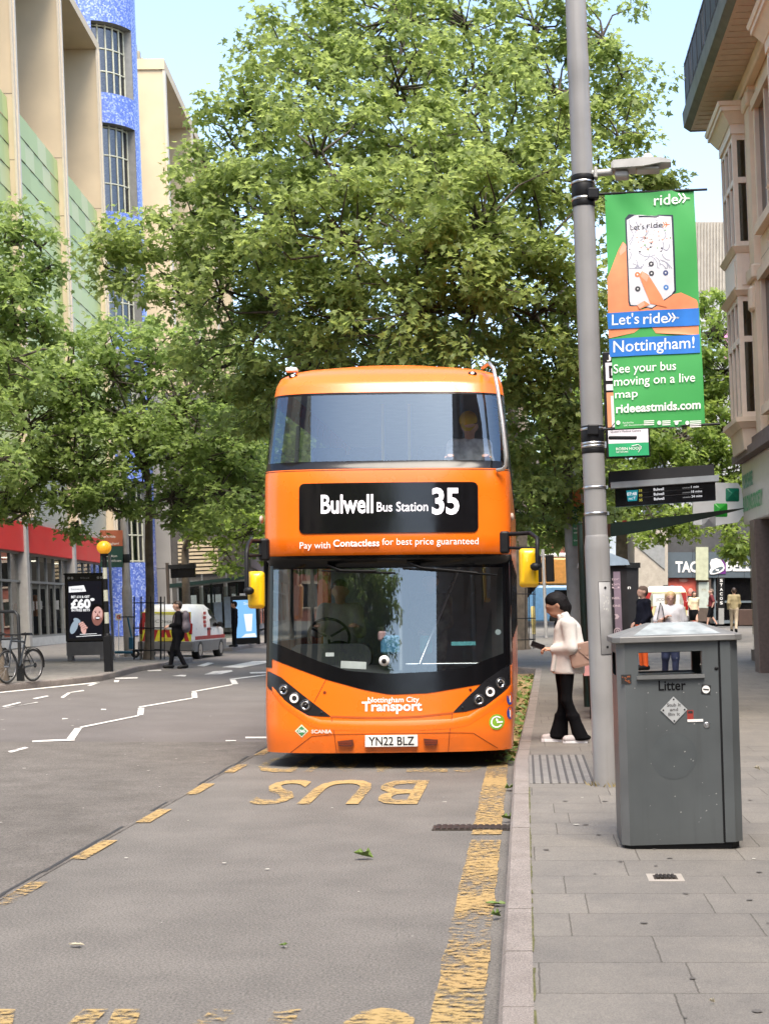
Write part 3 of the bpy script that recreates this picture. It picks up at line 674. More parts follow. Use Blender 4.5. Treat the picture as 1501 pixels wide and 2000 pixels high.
blk = facade_root('office_block', 'tall cream finned office block beyond the blue tower', 'building', 86)
b = MB(); b.box(-16, -1.4, -14, 40, 0, 32.4); b.build('wall', mat('office_core', (0.4, 0.34, 0.25), 0.8), blk)
b = MB(); b.box(-1.4, 0.55, -0.3, 40, 32.4, 33.0); b.build('roof_slab', CREAM, blk)
b = MB(); b.box(-6, -2.2, -6, 40, 33, 36.2)
for k in range(30): b.box(-2.2, -2.05, -6 + k*1.2, -5.6 + k*1.2, 33, 36.3)
b.build('roof_plant_screen', mat('ribbed_screen', (0.33, 0.3, 0.22), 0.6), blk)
for u in (0, 10.6, 21, 31):
    b = MB(); b.box(-1.4, 0.42, u-0.2, u+0.25, 0, 32.4); o = b.build('fin', CREAM, blk)
    b = MB(); b.box(0.42, 0.55, u-0.25, u+0.3, 0, 32.4); b.build('trim', TRIM, o)
    b = MB()
    for k in range(7): b.quad((-1.38, u+.6, 3+4.1*k), (-1.38, u+9.8, 3+4.1*k), (-1.38, u+9.8, 5.6+4.1*k), (-1.38, u+.6, 5.6+4.1*k))
    b.build('window_band', DGLASS, blk)
b = MB(); b.box(-3.2, -1.2, -3.2, -0.25, 0, 31.6); b.build('corner_bay', mat('grey_bay', (0.2, 0.19, 0.17), 0.5, var=0.2), blk)

# low modern buildings down the street on the left
low = thing('street_block', 'grey low shop building with timber slats behind the bus shelter', 'building', (-17.6, 74, PZ), 0.12, None, LEAN)
b = MB(); b.box(-4, 4.0, 0, 50, 0, 12); b.build('wall', mat('grey_render', (0.3, 0.29, 0.275), 0.7, var=0.1), low)
b = MB(); b.box(4.02, 4.1, 0, 50, 3.2, 3.9); b.build('fascia', mat('dark_fascia', (0.1, 0.1, 0.1), 0.5), low)
b = MB(); M_SLATS = mat('sunlit_timber_slats', (0.55, 0.45, 0.3), 0.6)
for k in range(9): b.box(4.02, 4.2, 6, 15, 4.4+.32*k, 4.56+.32*k)
b.build('slat_screen', M_SLATS, low)
for k in range(6):
    b = MB(); b.box(4.0, 4.05, 3+7*k, 8.6+7*k, 0.3, 3.1); wd = b.build('shop_window', GLOSSBLACK, low)
    b = MB(); b.box(4.05, 4.12, 3+7*k+2.7, 3+7*k+2.85, 0.3, 3.1); b.box(4.05, 4.12, 3+7*k, 8.6+7*k, 2.2, 2.32); b.build('frame', FRAME, wd)
    b = MB(); b.box(4.0, 4.05, 3+7*k, 8.6+7*k, 5.2, 8.0); b.build('window', GLOSSBLACK, low)
b = MB(); b.box(-4, 0.2, -0.25, -0.02, 0, 12)
for z in (3.3, 6.6): b.box(-4, .2, -0.27, -0.25, z, z+.05)
b.build('end_wall', mat('pale_concrete', (0.28, 0.265, 0.245), 0.75, var=0.12, scale=0.6), low)
b = MB(); b.box(.22, 4.0, -.2, -.02, 0, 12); b.build('end_shopfront', mat('dark_brown_cladding', (.075, .068, .06), .6, var=.15), low)
for k in range(3):
    b = MB(); b.box(.5+1.2*k, 1.5+1.2*k, -.23, -.2, .3, 2.5); wd = b.build('shop_window', GLOSSBLACK, low); b = MB(); b.box(.42+1.2*k, .5+1.2*k, -.28, -.2, .2, 3.1); b.box(.5+1.2*k, 1.5+1.2*k, -.26, -.2, 2.5, 2.62); b.build('frame', FRAME, wd)
    b = MB(); b.box(.7+1.2*k, 1.0+1.2*k, -.235, -.23, 1.5, 1.9); b.box(1.08+1.2*k, 1.36+1.2*k, -.235, -.23, 1.45, 1.9); b.build('window_poster', mat('pale_poster_white', (.45, .46, .47), .6), wd)
    b = MB(); b.box(.55+1.2*k, 1.45+1.2*k, -.23, -.2, 5.2, 7.4); b.build('window', GLOSSBLACK, low)
b = MB()
for k in range(9): b.box(.55, 2.5, -.32, -.22, 2.95+.19*k, 3.07+.19*k)
b.build('slat_screen', M_SLATS, low)
far = thing('red_brick_terrace', 'far red brick buildings closing the street behind the trees', 'building', (-16, 128, PZ))
b = MB(); b.box(-14, 22, 0, 8, 0, 11.5); b.build('wall', mat('red_brick', (0.25, 0.085, 0.06), 0.85, var=0.2, scale=2), far)
for r_ in range(3):
    for k in range(14):
        b = MB(); b.box(-13+2.5*k, -11.8+2.5*k, -0.06, 0.02, 1.2+3.3*r_, 3.2+3.3*r_); wd = b.build('window', GLOSSBLACK, far)
        b = MB(); b.box(-13.1+2.5*k, -11.7+2.5*k, -0.1, -0.05, 3.2+3.3*r_, 3.45+3.3*r_); b.box(-13.1+2.5*k, -11.7+2.5*k, -0.12, -0.05, 1.05+3.3*r_, 1.2+3.3*r_); b.build('stone_trim', mat('stone_trim', (0.45, 0.36, 0.28), 0.7), wd)
b = MB(); b.prism([(-14.3, 11.5), (22.3, 11.5), (21, 14.5), (-13, 14.5)], -0.3, 8.3); b.build('roof', mat('slate_roof', (0.07, 0.07, 0.08), 0.7), far)
# ------------------------------------------------------------------ right side: stone building society corner
STONE = mat('warm_sandstone', (0.7, 0.57, 0.42), 0.8, var=0.1, scale=1.3, bump=0.15)
def ashlar():
    m, n, b = _nodes('ashlar_blocks')
    tc = n.nodes.new('ShaderNodeTexCoord'); mp = n.nodes.new('ShaderNodeMapping'); mp.inputs['Rotation'].default_value = (0, R(90), R(90))
    sp = n.nodes.new('ShaderNodeSeparateXYZ'); cb = n.nodes.new('ShaderNodeCombineXYZ'); n.links.new(tc.outputs['Object'], sp.inputs[0])
    ad = n.nodes.new('ShaderNodeMath'); n.links.new(sp.outputs['X'], ad.inputs[0]); n.links.new(sp.outputs['Y'], ad.inputs[1])
    n.links.new(ad.outputs[0], cb.inputs[0]); n.links.new(sp.outputs['Z'], cb.inputs[1])
    t = n.nodes.new('ShaderNodeTexBrick'); t.inputs['Scale'].default_value = 1; t.inputs['Brick Width'].default_value = 0.85; t.inputs['Row Height'].default_value = 0.42; t.inputs['Mortar Size'].default_value = 0.008
    t.inputs['Color1'].default_value = (0.72, 0.59, 0.43, 1); t.inputs['Color2'].default_value = (0.65, 0.53, 0.385, 1); t.inputs['Mortar'].default_value = (0.25, 0.19, 0.14, 1)
    n.links.new(cb.outputs[0], t.inputs['Vector']); n.links.new(t.outputs['Color'], b.inputs['Base Color']); b.inputs['Roughness'].default_value = 0.8
    return m
ASH = ashlar()
PAINTC = mat('cream_window_paint', (0.74, 0.62, 0.49), 0.5, var=0.05)
BROWN = mat('brown_granite_sill_and_shade', (0.115, 0.085, 0.07), 0.5, var=0.2, scale=14)
BROWNL = mat('brown_granite_face', (0.16, 0.12, 0.098), 0.45, var=0.2, scale=14)
FASC = mat('stone_fascia_panel', (0.6, 0.56, 0.49), 0.35, var=0.06)
rb = thing('stone_corner_building', 'warm sandstone corner building with oriel bay and deep eaves', 'building', (5.1, 33, PZ+0.12), 0, None, LEAN)
Y0 = -15
b = MB(); b.box(0, 15, Y0, 0, 4.6, 12.2); b.build('wall', ASH, rb)
b = MB(); b.box(0.9, 15, Y0, -0.6, 0, 4.6); b.build('recessed_front', mat('dark_recess', (0.05, 0.048, 0.046), 0.6), rb)
b = MB(); b.box(-0.1, 1.1, Y0, 0.05, 3.2, 4.55, ch=.03); fs = b.build('fascia', FASC, rb)
def fz(x, z): return (-0.115, -x, z)
GRN = mat('green_sign_letter', (0.03, 0.36, 0.1), 0.4); GRN2 = mat('teal_sign_letter', (0.02, 0.27, 0.16), 0.4)
b = MB(); b.text('YORKSHIRE', 0.1, 1.55, 3.98, 4.26, fz, 0.03); b.build('lettering', GRN2, fs)
b = MB(); b.text('BUILDING SOCIETY', 0.1, 2.75, 3.48, 3.78, fz, 0.03); b.build('lettering', GRN, fs)
b = MB(); b.box(-0.3, 0.3, Y0, 0.12, 4.55, 4.72); b.box(-.2, .2, Y0, .1, 4.72, 4.9); b.build('string_course', mat('weathered_ledge', (0.16, 0.12, 0.1), 0.8, var=0.2), rb)
for k in range(3):
    y = -2.2 - 5.5*k
    b = MB(); b.box(-0.22, 0.1, y, y+0.6, 0, 3.2); b.cur = 1; b.box(-0.2, 0.1, y-0.006, y-0.001, 0, 3.2); b.build('pier', [BROWNL, BROWN], rb)  # near face overlaid in darker granite, shade put into the colour
    b = MB(); b.quad((0.5, y+.6, .3), (0.5, y+5.5, .3), (0.5, y+5.5, 3.2), (0.5, y+.6, 3.2)); wd = b.build('shop_window', SHOPGLASS, rb)
    b = MB(); b.box(0.55, 0.6, y+1.2, y+3.4, .9, 2.6); b.cur = 1; b.box(0.53, 0.55, y+1.35, y+3.2, 1.5, 2.0); b.cur = 2; b.box(0.53, 0.545, y+1.35, y+3.2, 2.25, 2.33); b.build('window_display', [emit('pale_display', (0.8, 0.86, 0.95), 0.18), mat('display_dark', (0.1, 0.06, 0.1), 0.5), emit('red_ticker', (1, 0.05, 0.03), 0.6)], wd)
    b = MB(); b.box(0.45, 0.52, y+.6, y+5.5, 0, .3); b.build('sill', BROWN, wd)
# oriel bays: moulded base, sash windows, panelled spandrel, cornice
def oriel(y1):
    y0 = y1-1.7; xo = -0.37; sp_ = 0.0
    def plan(e): return [(0.0, y0-e-.0), (xo-e, y0-e), (xo-e, y1+e), (0.0, y1+e)]
    def slab(b, z0, z1, e0, e1=None):
        e1 = e0 if e1 is None else e1
        b.loft([[(x, y, z0) for x, y in plan(e0)], [(x, y, z1) for x, y in plan(e1)]])
    b = MB(); slab(b, 4.62, 4.66, -.12); slab(b, 4.66, 5.1, -.02, 0.02); slab(b, 5.1, 5.22, .05, .14); slab(b, 5.22, 5.32, .16); o = b.build('oriel_base', STONE, rb)
    frame = MB(); gl = MB(); pan = MB()
    for z0, z1, tr in ((5.32, 7.85, 6.95), (8.86, 11.2, 10.25)):
        for x, y in ((xo, y0), (xo, y1-.1), (-.1, y0), (-.1, y1-.1)): frame.box(x, x+.1, y, y+.1, z0, z1)
        for y in (y0+.57, y0+1.13): frame.box(xo, xo+.08, y-.04, y+.04, z0, z1)
        for z in (z0+.06, tr, z1-.06):
            for q in ((xo+.01, xo+.09, y0+.1, y1-.1), (xo+.1, -.1, y0+.01, y0+.09), (xo+.1, -.1, y1-.09, y1-.01)): frame.box(*q, z-.06, z+.06)
        gl.quad((xo+.05, y0+.05, z0), (xo+.05, y1-.05, z0), (xo+.05, y1-.05, z1), (xo+.05, y0+.05, z1)); gl.quad((xo+.05, y0+.05, z0), (-.02, y0+.05, z0), (-.02, y0+.05, z1), (xo+.05, y0+.05, z1))
        gl.quad((xo+.05, y1-.05, z0), (-.02, y1-.05, z0), (-.02, y1-.05, z1), (xo+.05, y1-.05, z1))
    for z0, z1 in ((7.85, 8.86),):
        slab(pan, z0, z0+.1, .03, .12); slab(pan, z0+.1, z1-.12, 0.0); slab(pan, z1-.12, z1, .02, .1)
        pan.box(xo+.1, -.06, y0-.02, y0+.0, z0+.22, z1-.25); pan.box(xo-.02, xo, y0+.2, y1-.2, z0+.22, z1-.25)
    cor = MB(); slab(cor, 11.2, 11.4, .03); slab(cor, 11.4, 11.62, .05, .2); slab(cor, 11.62, 11.72, .24); slab(cor, 11.72, 11.8, .27, .3); cor.build('oriel_cornice', PAINTC, rb)
    p = frame.build('oriel_window', PAINTC, rb); gl.build('pane', DGLASS, p); pan.build('oriel_panel', PAINTC, rb)
    cu = MB(); cu.box(xo+.12, xo+.14, y0+.15, y1-.2, 5.35, 7.8); cu.box(xo+.12, xo+.14, y0+.15, y1-.2, 8.9, 11.1); cu.build('curtain', mat('pale_curtain', (0.45, 0.38, 0.27), 0.8, var=0.2, scale=3), p)
for k in range(2): oriel(-0.5 - 6.2*k)
for k in range(2):
    b = MB(); y = -2.6 - 6.2*k                                   # moulded pilaster and keystones between the bays
    b.box(-.14, 0, y-.45, y+.1, 4.9, 12.0); b.box(-.22, 0, y-.55, y+.2, 8.0, 8.3, ch=.04); b.box(-.2, 0, y-.5, y+.15, 11.5, 11.8, ch=.04); b.box(-.24, 0, y-.35, y-.02, 7.4, 7.9, ch=.05); b.build('pilaster', STONE, rb)
    for z0, z1 in ((5.4, 7.9), (9.0, 11.3)):
        b = MB(); b.box(-.01, .0, y-3.2, y-.9, z0, z1); wd = b.build('window', GLOSSBLACK, rb)
        b = MB(); 
        for q in ((y-3.35, y-3.2), (y-.9, y-.75), (y-2.1, y-2.0)): b.box(-.1, 0, q[0], q[1], z0, z1)
        b.box(-.14, 0, y-3.4, y-.7, z1, z1+.2); b.box(-.16, 0, y-3.4, y-.7, z0-.18, z0); b.build('window_surround', STONE, wd)
SOFF = mat('boarded_soffit', (0.55, 0.46, 0.36), 0.6, var=0.08)
b = MB(); b.box(-0.86, 0.05, Y0, 0.62, 12.2, 12.27)
for k in range(48): b.box(-0.8, 0.0, 0.5-.3*k, 0.515-.3*k, 12.185, 12.199)
b.build('soffit', SOFF, rb)
b = MB(); b.box(-.2, 0, Y0, .1, 11.9, 12.2, ch=.04); b.build('cornice', STONE, rb)
b = MB(); b.prism([(-0.86, 12.2), (-1.0, 12.3), (-1.02, 12.62), (-0.9, 12.66), (-0.8, 12.28)], Y0, 0.75, 'y'); b.box(-.86, 3, 0.62, 0.76, 12.2, 12.62); b.build('gutter', mat('weathered_copper_gutter', (0.13, 0.14, 0.12), 0.6, var=0.3, scale=3), rb)
b = MB(); b.box(-0.96, -0.92, Y0, 0.6, 13.64, 13.7); b.box(-0.96, -0.92, Y0, .6, 12.78, 12.83)
for k in range(20):
    y = .55-.75*k; b.box(-.965, -.915, y-.03, y+.03, 12.6, 13.7)
    if k % 3 != 1: b.box(-.955, -.93, y-.7, y-.05, 12.88, 13.6)
    else:
        b.box(-.955, -.93, y-.3, y-.05, 12.88, 13.6); b.box(-.955, -.93, y-.7, y-.42, 12.88, 13.6)
b.box(-.95, 1.0, .56, .6, 12.7, 13.7)
b.build('parapet_rail', mat('black_parapet', (0.02, 0.02, 0.024), 0.6), rb)
b = MB(); b.prism([(0.2, 12.28), (1.6, 16.0), (13, 16.0), (15, 12.28)], Y0, 0.0, 'y'); b.build('roof', mat('dark_slates', (0.06, 0.06, 0.065), 0.7, var=0.2, scale=4), rb)  # roof mass out of view, its height set to shade the street
# end wall downpipe piece seen under the oriel
hs = thing('hanging_sign', 'white rounded hanging sign with two green gem shapes', 'sign', (4.85, 33.0, 3.95))
b = MB(); pl = [(-1.1, -.5), (-1.12, .34), (-.95, .44), (-.12, .42), (-.03, .3), (0.02, -.26), (-.1, -.44), (-.6, -.52)]
b.prism(pl, -.08, .08, 'y'); sb = b.build('board', WHITE, hs)
for cx, cz, m in ((-.24, .16, mat('dark_green_gem', (0.01, 0.2, 0.11), 0.25)), (-.5, -.18, mat('bright_green_gem', (0.03, 0.42, 0.04), 0.25)), (-.76, -.4, mat('grey_gem', (0.42, 0.42, 0.42), 0.3))):
    b = MB(); q = [(x, -.082, z) for x, z in rrect(cx-.15, cx+.15, cz-.15, cz+.15, .03, 3)]; b.add(q + [(cx-.02, -.17, cz+.02)], [(i, (i+1) % len(q), len(q)) for i in range(len(q))]); b.build('gem', m, sb)
b = MB(); b.box(0.0, 0.12, -.05, .05, -.3, .2); b.build('bracket', WHITE, hs)

# concrete block far behind, taco shop, retail fronts
cb = thing('concrete_tower_block', 'grey ribbed concrete block rising behind the trees', 'building', (9.2, 96, .3))
b = MB(); b.box(0, 16, 0, 20, 0, 21.5); b.build('wall', mat('grey_concrete', (0.36, 0.36, 0.35), 0.8, var=0.1, scale=0.5), cb)
b = MB()
for k in range(80): b.box(.02+.2*k, .12+.2*k, -.08, 0, 21.5, 26.0)
b.box(0, 16, 0.02, 20, 21.5, 26.05); b.build('ribbed_parapet', mat('ribbed_concrete', (0.36, 0.325, 0.27), 0.85, var=0.15, scale=2), cb)
b = MB()
for k in range(5): b.box(3.4*k+.1, 3.4*k+.16, -.02, 0, 0, 21.4)
for z in (5.8, 11, 16.4, 19.6): b.box(0, 16, -.02, 0, z, z+.06)
b.build('panel_joints', mat('pale_joint', (0.5, 0.5, 0.48), 0.7), cb)
for k in range(5):
    b = MB(); b.box(3.4*k+.2, 3.4*k+3.3, -.03, .02, 17.1, 19.0); b.cur = 1
    if k in (1, 3): b.box(3.4*k+.3, 3.4*k+1.1, -.035, -.03, 17.1, 19.0)
    b.build('window', [mat('pale_blue_panel', (0.4, 0.52, 0.58), 0.3), mat('pink_panel', (0.6, 0.25, 0.4), 0.4)], cb)

ZF = PZ + 0.011*52
tb = thing('taco_restaurant', 'dark slate fronted restaurant with bell logo and white letters', 'building', (6.9, 72, ZF))
SL = mat('slate_cladding', (0.085, 0.11, 0.13), 0.5, var=0.08)
b = MB(); b.box(0, 13, 0.3, 12, 0, 5.6); b.build('wall', mat('dark_shop_wall', (0.06, 0.06, 0.062), 0.6), tb)
b = MB(); b.box(0, 13, 0, .3, 2.22, 3.45)
for k in range(8): b.cur = 1; b.box(.0+1.25*k, .015+1.25*k, -.01, 0, 2.22, 3.6); b.cur = 0
sg = b.build('sign_band', [SL, BLACK], tb)
fy = lambda x, z: (x, -.03, z)
b = MB(); b.text('TACO', 0.42, 1.95, 2.5, 2.98, fy, .04); b.build('lettering', LETTER, sg)
b = MB(); b.text('BELL', 2.84, 4.15, 2.56, 3.04, fy, .04); b.build('lettering', LETTER, sg)
b = MB(); b.prism([(1.40, 2.1), (2.0, 2.1), (2.0, 3.7), (1.40, 3.7)], -.12, .3); b.build('column', mat('pale_green_column', (0.45, 0.47, 0.33), 0.6), tb)
# bell: a tilted bell outline with a purple crescent behind and a slate mouth
b = MB()
def bell(sc=1.0): 
    out = [(-.38,-.28),(-.3,-.1),(-.36,.1),(-.28,.3),(-.05,.36),(.18,.28),(.32,.06),(.36,-.12),(.3,-.24),(.1,-.36),(-.15,-.42),(-.34,-.42)]
    return [(x*sc, z*sc) for x, z in out]
bx, bz = 2.44, 2.8; b.cur = 1; b.prism([(bx-.0, bz-.4), (bx+.42, bz-.4), (bx+.42, bz+.1), (bx+.2, bz+.36)], -.035, -.02)
b.cur = 0; b.prism([(bx+x, bz+z) for x, z in bell()], -.06, -.036)
b.cur = 2; b.prism([(bx+.02+.3*math.cos(a)*math.cos(.45)-.1*math.sin(a)*math.sin(.45), bz-.2+.3*math.cos(a)*math.sin(.45)+.1*math.sin(a)*math.cos(.45)) for a in [2*math.pi*i/16 for i in range(16)]], -.065, -.06)
b.cur = 0; b.ball((bx+.0, -.07, bz-.22), (.1, .01, .05), 8); b.build('bell_logo', [LETTER, mat('purple', (0.13, 0.02, 0.18), 0.5), SL], sg)
for k in range(5):
    b = MB(); b.box(2.4+1.9*k, 4.2+1.9*k, .24, .29, .15, 2.2); wd = b.build('shop_window', GLOSSBLACK, tb)
    b = MB(); b.box(2.3+1.9*k, 2.4+1.9*k, .15, .3, 0, 2.22); b.box(2.4+1.9*k, 4.2+1.9*k, .17, .29, 1.0, 1.1); b.box(2.4+1.9*k, 4.2+1.9*k, .17, .29, 0, .15); b.build('frame', mat('slate_frame', (0.13, 0.16, 0.18), 0.5), wd)
b = MB(); b.box(.1, 1.55, .2, .28, 0.0, 2.2); b.cur = 1
for q in range(10): b.ball((random.uniform(.2, 1.5), .2, random.uniform(.9, 2.1)), (random.uniform(.1, .25), .02, random.uniform(.06, .2)), 8); b.cur = 1 + q % 3
b.build('red_mural', [mat('mural_red', (0.5, 0.09, 0.06), 0.6, var=0.3, scale=3), mat('mural_blue', (0.08, 0.32, 0.5), 0.6), mat('mural_pink', (0.6, 0.3, 0.25), 0.6), mat('mural_dark', (0.05, 0.03, 0.04), 0.6)], tb)
b = MB(); b.box(1.45, 2.15, .05, .28, 0.1, 2.2); b.cur = 1; b.box(1.55, 2.05, .04, .05, .75, 2.0); b.cur = 2
b.text('m', 1.7, 1.92, 1.55, 1.75, lambda x, z: (x, .035, z), .01); b.build('menu_panel', [mat('brown_panel', (0.1, 0.075, 0.06), 0.5), mat('pale_poster', (0.45, 0.5, 0.45), 0.5), mat('gold_mark', (0.3, 0.28, 0.2), 0.5)], tb)
b = MB(); b.box(-1.6, 0, -.6, 12, 0, 5.2); b.cur = 1; b.prism([(-1.7, 3.9), (-.15, 3.9), (-.15, 2.6)], -.65, -.6); b.build('stone_wing', [mat('pale_stone_wing', (0.4, 0.36, 0.3), 0.7), mat('grey_gable', (0.26, 0.27, 0.27), 0.6)], tb)
ns = thing('tacos_blade_sign', 'narrow black upright sign with white letters by the restaurant', 'sign', (9.2, 69.5, ZF))
b = MB(); b.box(-.12, .12, -.15, .15, 0, .75); b.build('base', mat('grey_pier', (0.3, 0.3, 0.29), 0.7), ns)
b = MB(); b.box(-.16, .16, -.1, .1, .75, 2.2, ch=.02); sg = b.build('board', BLACK, ns)
b = MB()
for i, ch in enumerate('STACOS'): b.text(ch, -.07, .07, 1.98-.21*i, 2.11-.21*i, lambda x, z: (x, -.11, z), .02)
b.build('lettering', LETTER, sg)

bk = thing('white_kiosk_building', 'pale low building with grey roof behind the parked vans', 'building', (4.2, 92, .9))
b = MB(); b.box(0, 6.5, 0, 8, 0, 3.6); b.build('wall', mat('pale_render', (0.5, 0.48, 0.44), 0.7), bk)
b = MB(); b.box(-.2, 6.7, -.4, 8, 3.6, 3.9); b.prism([(-.2, 3.9), (6.7, 3.9), (5, 5.2), (1.5, 5.2)], -.3, 8); b.build('roof', mat('pale_grey_roof', (0.42, 0.47, 0.5), 0.5), bk)
b = MB(); b.box(1.1, 3.0, -.06, 0, 2.2, 3.4); b.build('sign_board', mat('dark_sign', (0.06, 0.06, 0.065), 0.5), bk)
b = MB(); b.box(.6, 5.5, -.06, 0, .1, 2.0); b.build('window', GLOSSBLACK, bk)
# block added out of view on the right to shade the square
mb = thing('unseen_shade_block', 'unseen block added on the right to shade the square', 'building', (15.5, 41, .4))
b = MB(); b.box(0, 18, 0, 26, 0, 14); b.build('wall', ASH, mb)
b = MB(); b.prism([(-.4, 14), (18, 14), (16, 17), (2, 17)], -.4, 26); b.build('roof', mat('dark_slates', (0.06, 0.06, 0.065), 0.7), mb)
for k in range(6):
    for z in (1, 5, 9.5): b = MB(); b.box(-.05, 0, 2+4*k, 4.2+4*k, z, z+2.6); b.build('window', GLOSSBLACK, mb)
lw = thing('unseen_low_row', 'unseen shop row kept low to let light onto the lane, mirrored in the bus glass', 'building', (5.6, 17.5, PZ))  # out of view, near part lowered so the sun reaches the lane
b = MB(); b.box(0, 14, -23, 0, 0, 6.2); b.box(0.1, 14, -90, -23.02, 0, 27); b.build('wall', mat('dark_brown_brick', (.12, .07, .05), .8, var=.2), lw)
for k in range(13):
    b = MB(); b.box(-.05, .02, -5.6-6.5*k, -1.2-6.5*k, .4, 3.2); b.build('shop_window', GLOSSBLACK, lw); b = MB(); b.prism([(-5.2-6.5*k, 4.0), (-1.6-6.5*k, 4.0), (-1.6-6.5*k, 5.0), (-2.5-6.5*k, 5.7), (-4.3-6.5*k, 5.7), (-5.2-6.5*k, 5.0)], -.05, .02, 'x'); b.build('window', GLOSSBLACK, lw)
# behind the photographer: what the bus glass mirrors
fb = facade_root('opposite_store', 'cream building back down the street, mirrored in the bus glass', 'building', -5, -2)
b = MB(); b.box(-10, 0, -70, 12, 0, 23); b.build('wall', CREAM, fb)
for k in range(12):
    for z in (0.5, 5, 9, 14, 18.5): b = MB(); b.box(-.05, .05, -68+6.5*k, -64.5+6.5*k, z, z+2.8); b.build('window', GLOSSBLACK, fb)
eb = thing('street_end_building', 'dark brick building closing the street behind the photographer', 'building', (-6, -95, 0))
b = MB(); b.box(-20, 25, -8, 0, 0, 13); b.build('wall', mat('red_brick', (0.25, 0.085, 0.06), 0.85), eb)
for k in range(12):
    for z in (1, 5, 9): b = MB(); b.box(-18+3.5*k, -16.2+3.5*k, -.02, .05, z, z+2.4); b.build('window', GLOSSBLACK, eb)
# ------------------------------------------------------------------ the orange double-decker
ORANGE = weathered('orange_coach_paint', (0.84, 0.16, 0.006), 0.28, .05, (.22, .09, .03), (.17, .55, .55), coat=.3, var=.03)
ORANGED = mat('orange_shadow_gap', (0.16, 0.02, 0.003), 0.5)
TRIMK = mat('windscreen_mask', (0.005, 0.005, 0.006), 0.15, var=0.03, spec=.3)
BUSGLASS = glass('bus_windscreen_glass', (0.72, 0.77, 0.78), 0.13, gcol=(.85, .95, 1))
UPGLASS = glass('bus_upper_glass', (0.8, 0.83, 0.84), 0.14, gcol=(.68, .86, 1))
SIDEGLASS = glass('bus_side_glass', (0.75, 0.78, 0.78), 0.1)
INT = mat('grey_bus_lining', (0.22, 0.23, 0.24), 0.7); INTD = mat('dark_bus_floor', (0.04, 0.042, 0.046), 0.7)
BX, BY, BZ = -1.416, 15.3, 0.0
bus = thing('double_decker_bus', 'orange double decker bus on route 35 standing at the kerb', 'bus', (BX, BY, BZ), 0, None, -0.011)
def bx(px): return (px-VX)/189.54 - BX
def shf(poly): return [(x+.044 if abs(x) < 1.2 else math.copysign(1.303, x), z) for x, z in poly]
def bz(py): return CH + (VY-py)/189.54
def hw(z): return interp(z, [(0.17, 1.297), (0.6, 1.307), (3.1, 1.30), (3.95, 1.24), (4.06, 1.225), (4.16, 1.195), (4.23, 1.12), (4.28, 0.98), (4.33, 0.55)])
def yf(z): return interp(z, [(0.17, .03), (0.37, 0.0), (0.55, 0.02), (0.8, .04), (2.19, .2), (2.2, 0.06), (3.1, .12), (3.12, .15), (3.95, .40), (4.06, .45), (4.16, .56), (4.25, .76), (4.33, 1.05)])
def bxd(px, dy): return (px-VX)*(BY+dy)/F - BX
def bzd(py, dy): return CH + (VY-py)*(BY+dy)/F
def dense(poly, step=.06):
    out = []
    for (ax, az), (cx, cz) in zip(poly, poly[1:]+poly[:1]):
        k = max(1, int(math.hypot(cx-ax, cz-az)/step)); out += [(lerp(ax, cx, i/k), lerp(az, cz, i/k)) for i in range(k)]
    return out
def front(x, z, off=0.0):
    h = hw(z); t = min(1.0, abs(x)/h); n = 3.4
    return (x, yf(z) + 0.42*(1-(max(0.0, 1-t**n))**(1/n)) + .05*t*t - off, z)
def xs_dense(x0, x1, n=40):
    # crowd the samples towards the rounded corners
    out = []
    for i in range(n+1):
        u = -1 + 2*i/n; u = math.copysign(1-(1-abs(u))**1.7, u); out.append(0.5*(x0+x1) + 0.5*(x1-x0)*u)
    return out
def patch(name, m, zlo, zhi, parent, off=0.0, nz=6, x0=None, x1=None, n=44, scale_hw=True, thick=0.0):
    """skin of the front between two height curves; x runs as a share of the half width so edges follow the body"""
    b = MB(); b.smooth = True
    us = xs_dense(-1, 1, n) if x0 is None else [lerp(x0, x1, i/n) for i in range(n+1)]
    rows = []
    for k in range(nz+1):
        row = []
        for u in us:
            xr = u*1.307 if x0 is None else u
            a, c = zlo(xr), zhi(xr); z = lerp(a, c, k/nz)
            x = u*hw(z) if x0 is None else min(max(u, -hw(z)), hw(z))
            row.append(front(x, z, off))
        rows.append(row)
    b.loft(rows, closed=False, caps=False)
    if thick:
        b.loft([[ (p[0], p[1], p[2]) for p in rows[0]], [(p[0], p[1]+thick, p[2]) for p in rows[0]]], closed=False, caps=False)
        b.loft([[ (p[0], p[1], p[2]) for p in rows[-1]], [(p[0], p[1]+thick, p[2]) for p in rows[-1]]], closed=False, caps=False)
    return b.build(name, m, parent)
K = lambda v: (lambda x: v)
Z_LEFT = shf([(-1.277, 1.197), (-.66, .95), (-.285, .845), (-.01, .79), (.385, .80), (.955, .885), (1.02, .93), (1.277, 1.085)])
zb = lambda x: interp(x, Z_LEFT)
# shell: sides, roof, rear
shell = MB(); Ls = 11.0
def side_strip(b, z0, z1, n=2):
    for s in (-1, 1):
        for k in range(n):
            za, zc = lerp(z0, z1, k/n), lerp(z0, z1, (k+1)/n)
            pts = [(s*hw(za), yf(za)+.44, za), (s*hw(za), Ls, za), (s*hw(zc), Ls, zc), (s*hw(zc), yf(zc)+.44, zc)]
            b.quad(*(pts if s > 0 else pts[::-1]))
side_strip(shell, .17, 1.3); side_strip(shell, 2.2, 3.1); side_strip(shell, 3.86, 4.06)
rz = [4.06, 4.12, 4.16, 4.2, 4.23, 4.26, 4.28, 4.31, 4.33]
shell.smooth = True
shell.loft([[(-hw(z), yf(z)+.44+y, z) for z in rz] + [(hw(z), yf(z)+.44+y, z) for z in rz[::-1]] for y in (0, 3, 6, 9.6)], closed=False, caps=False)
shell.smooth = False
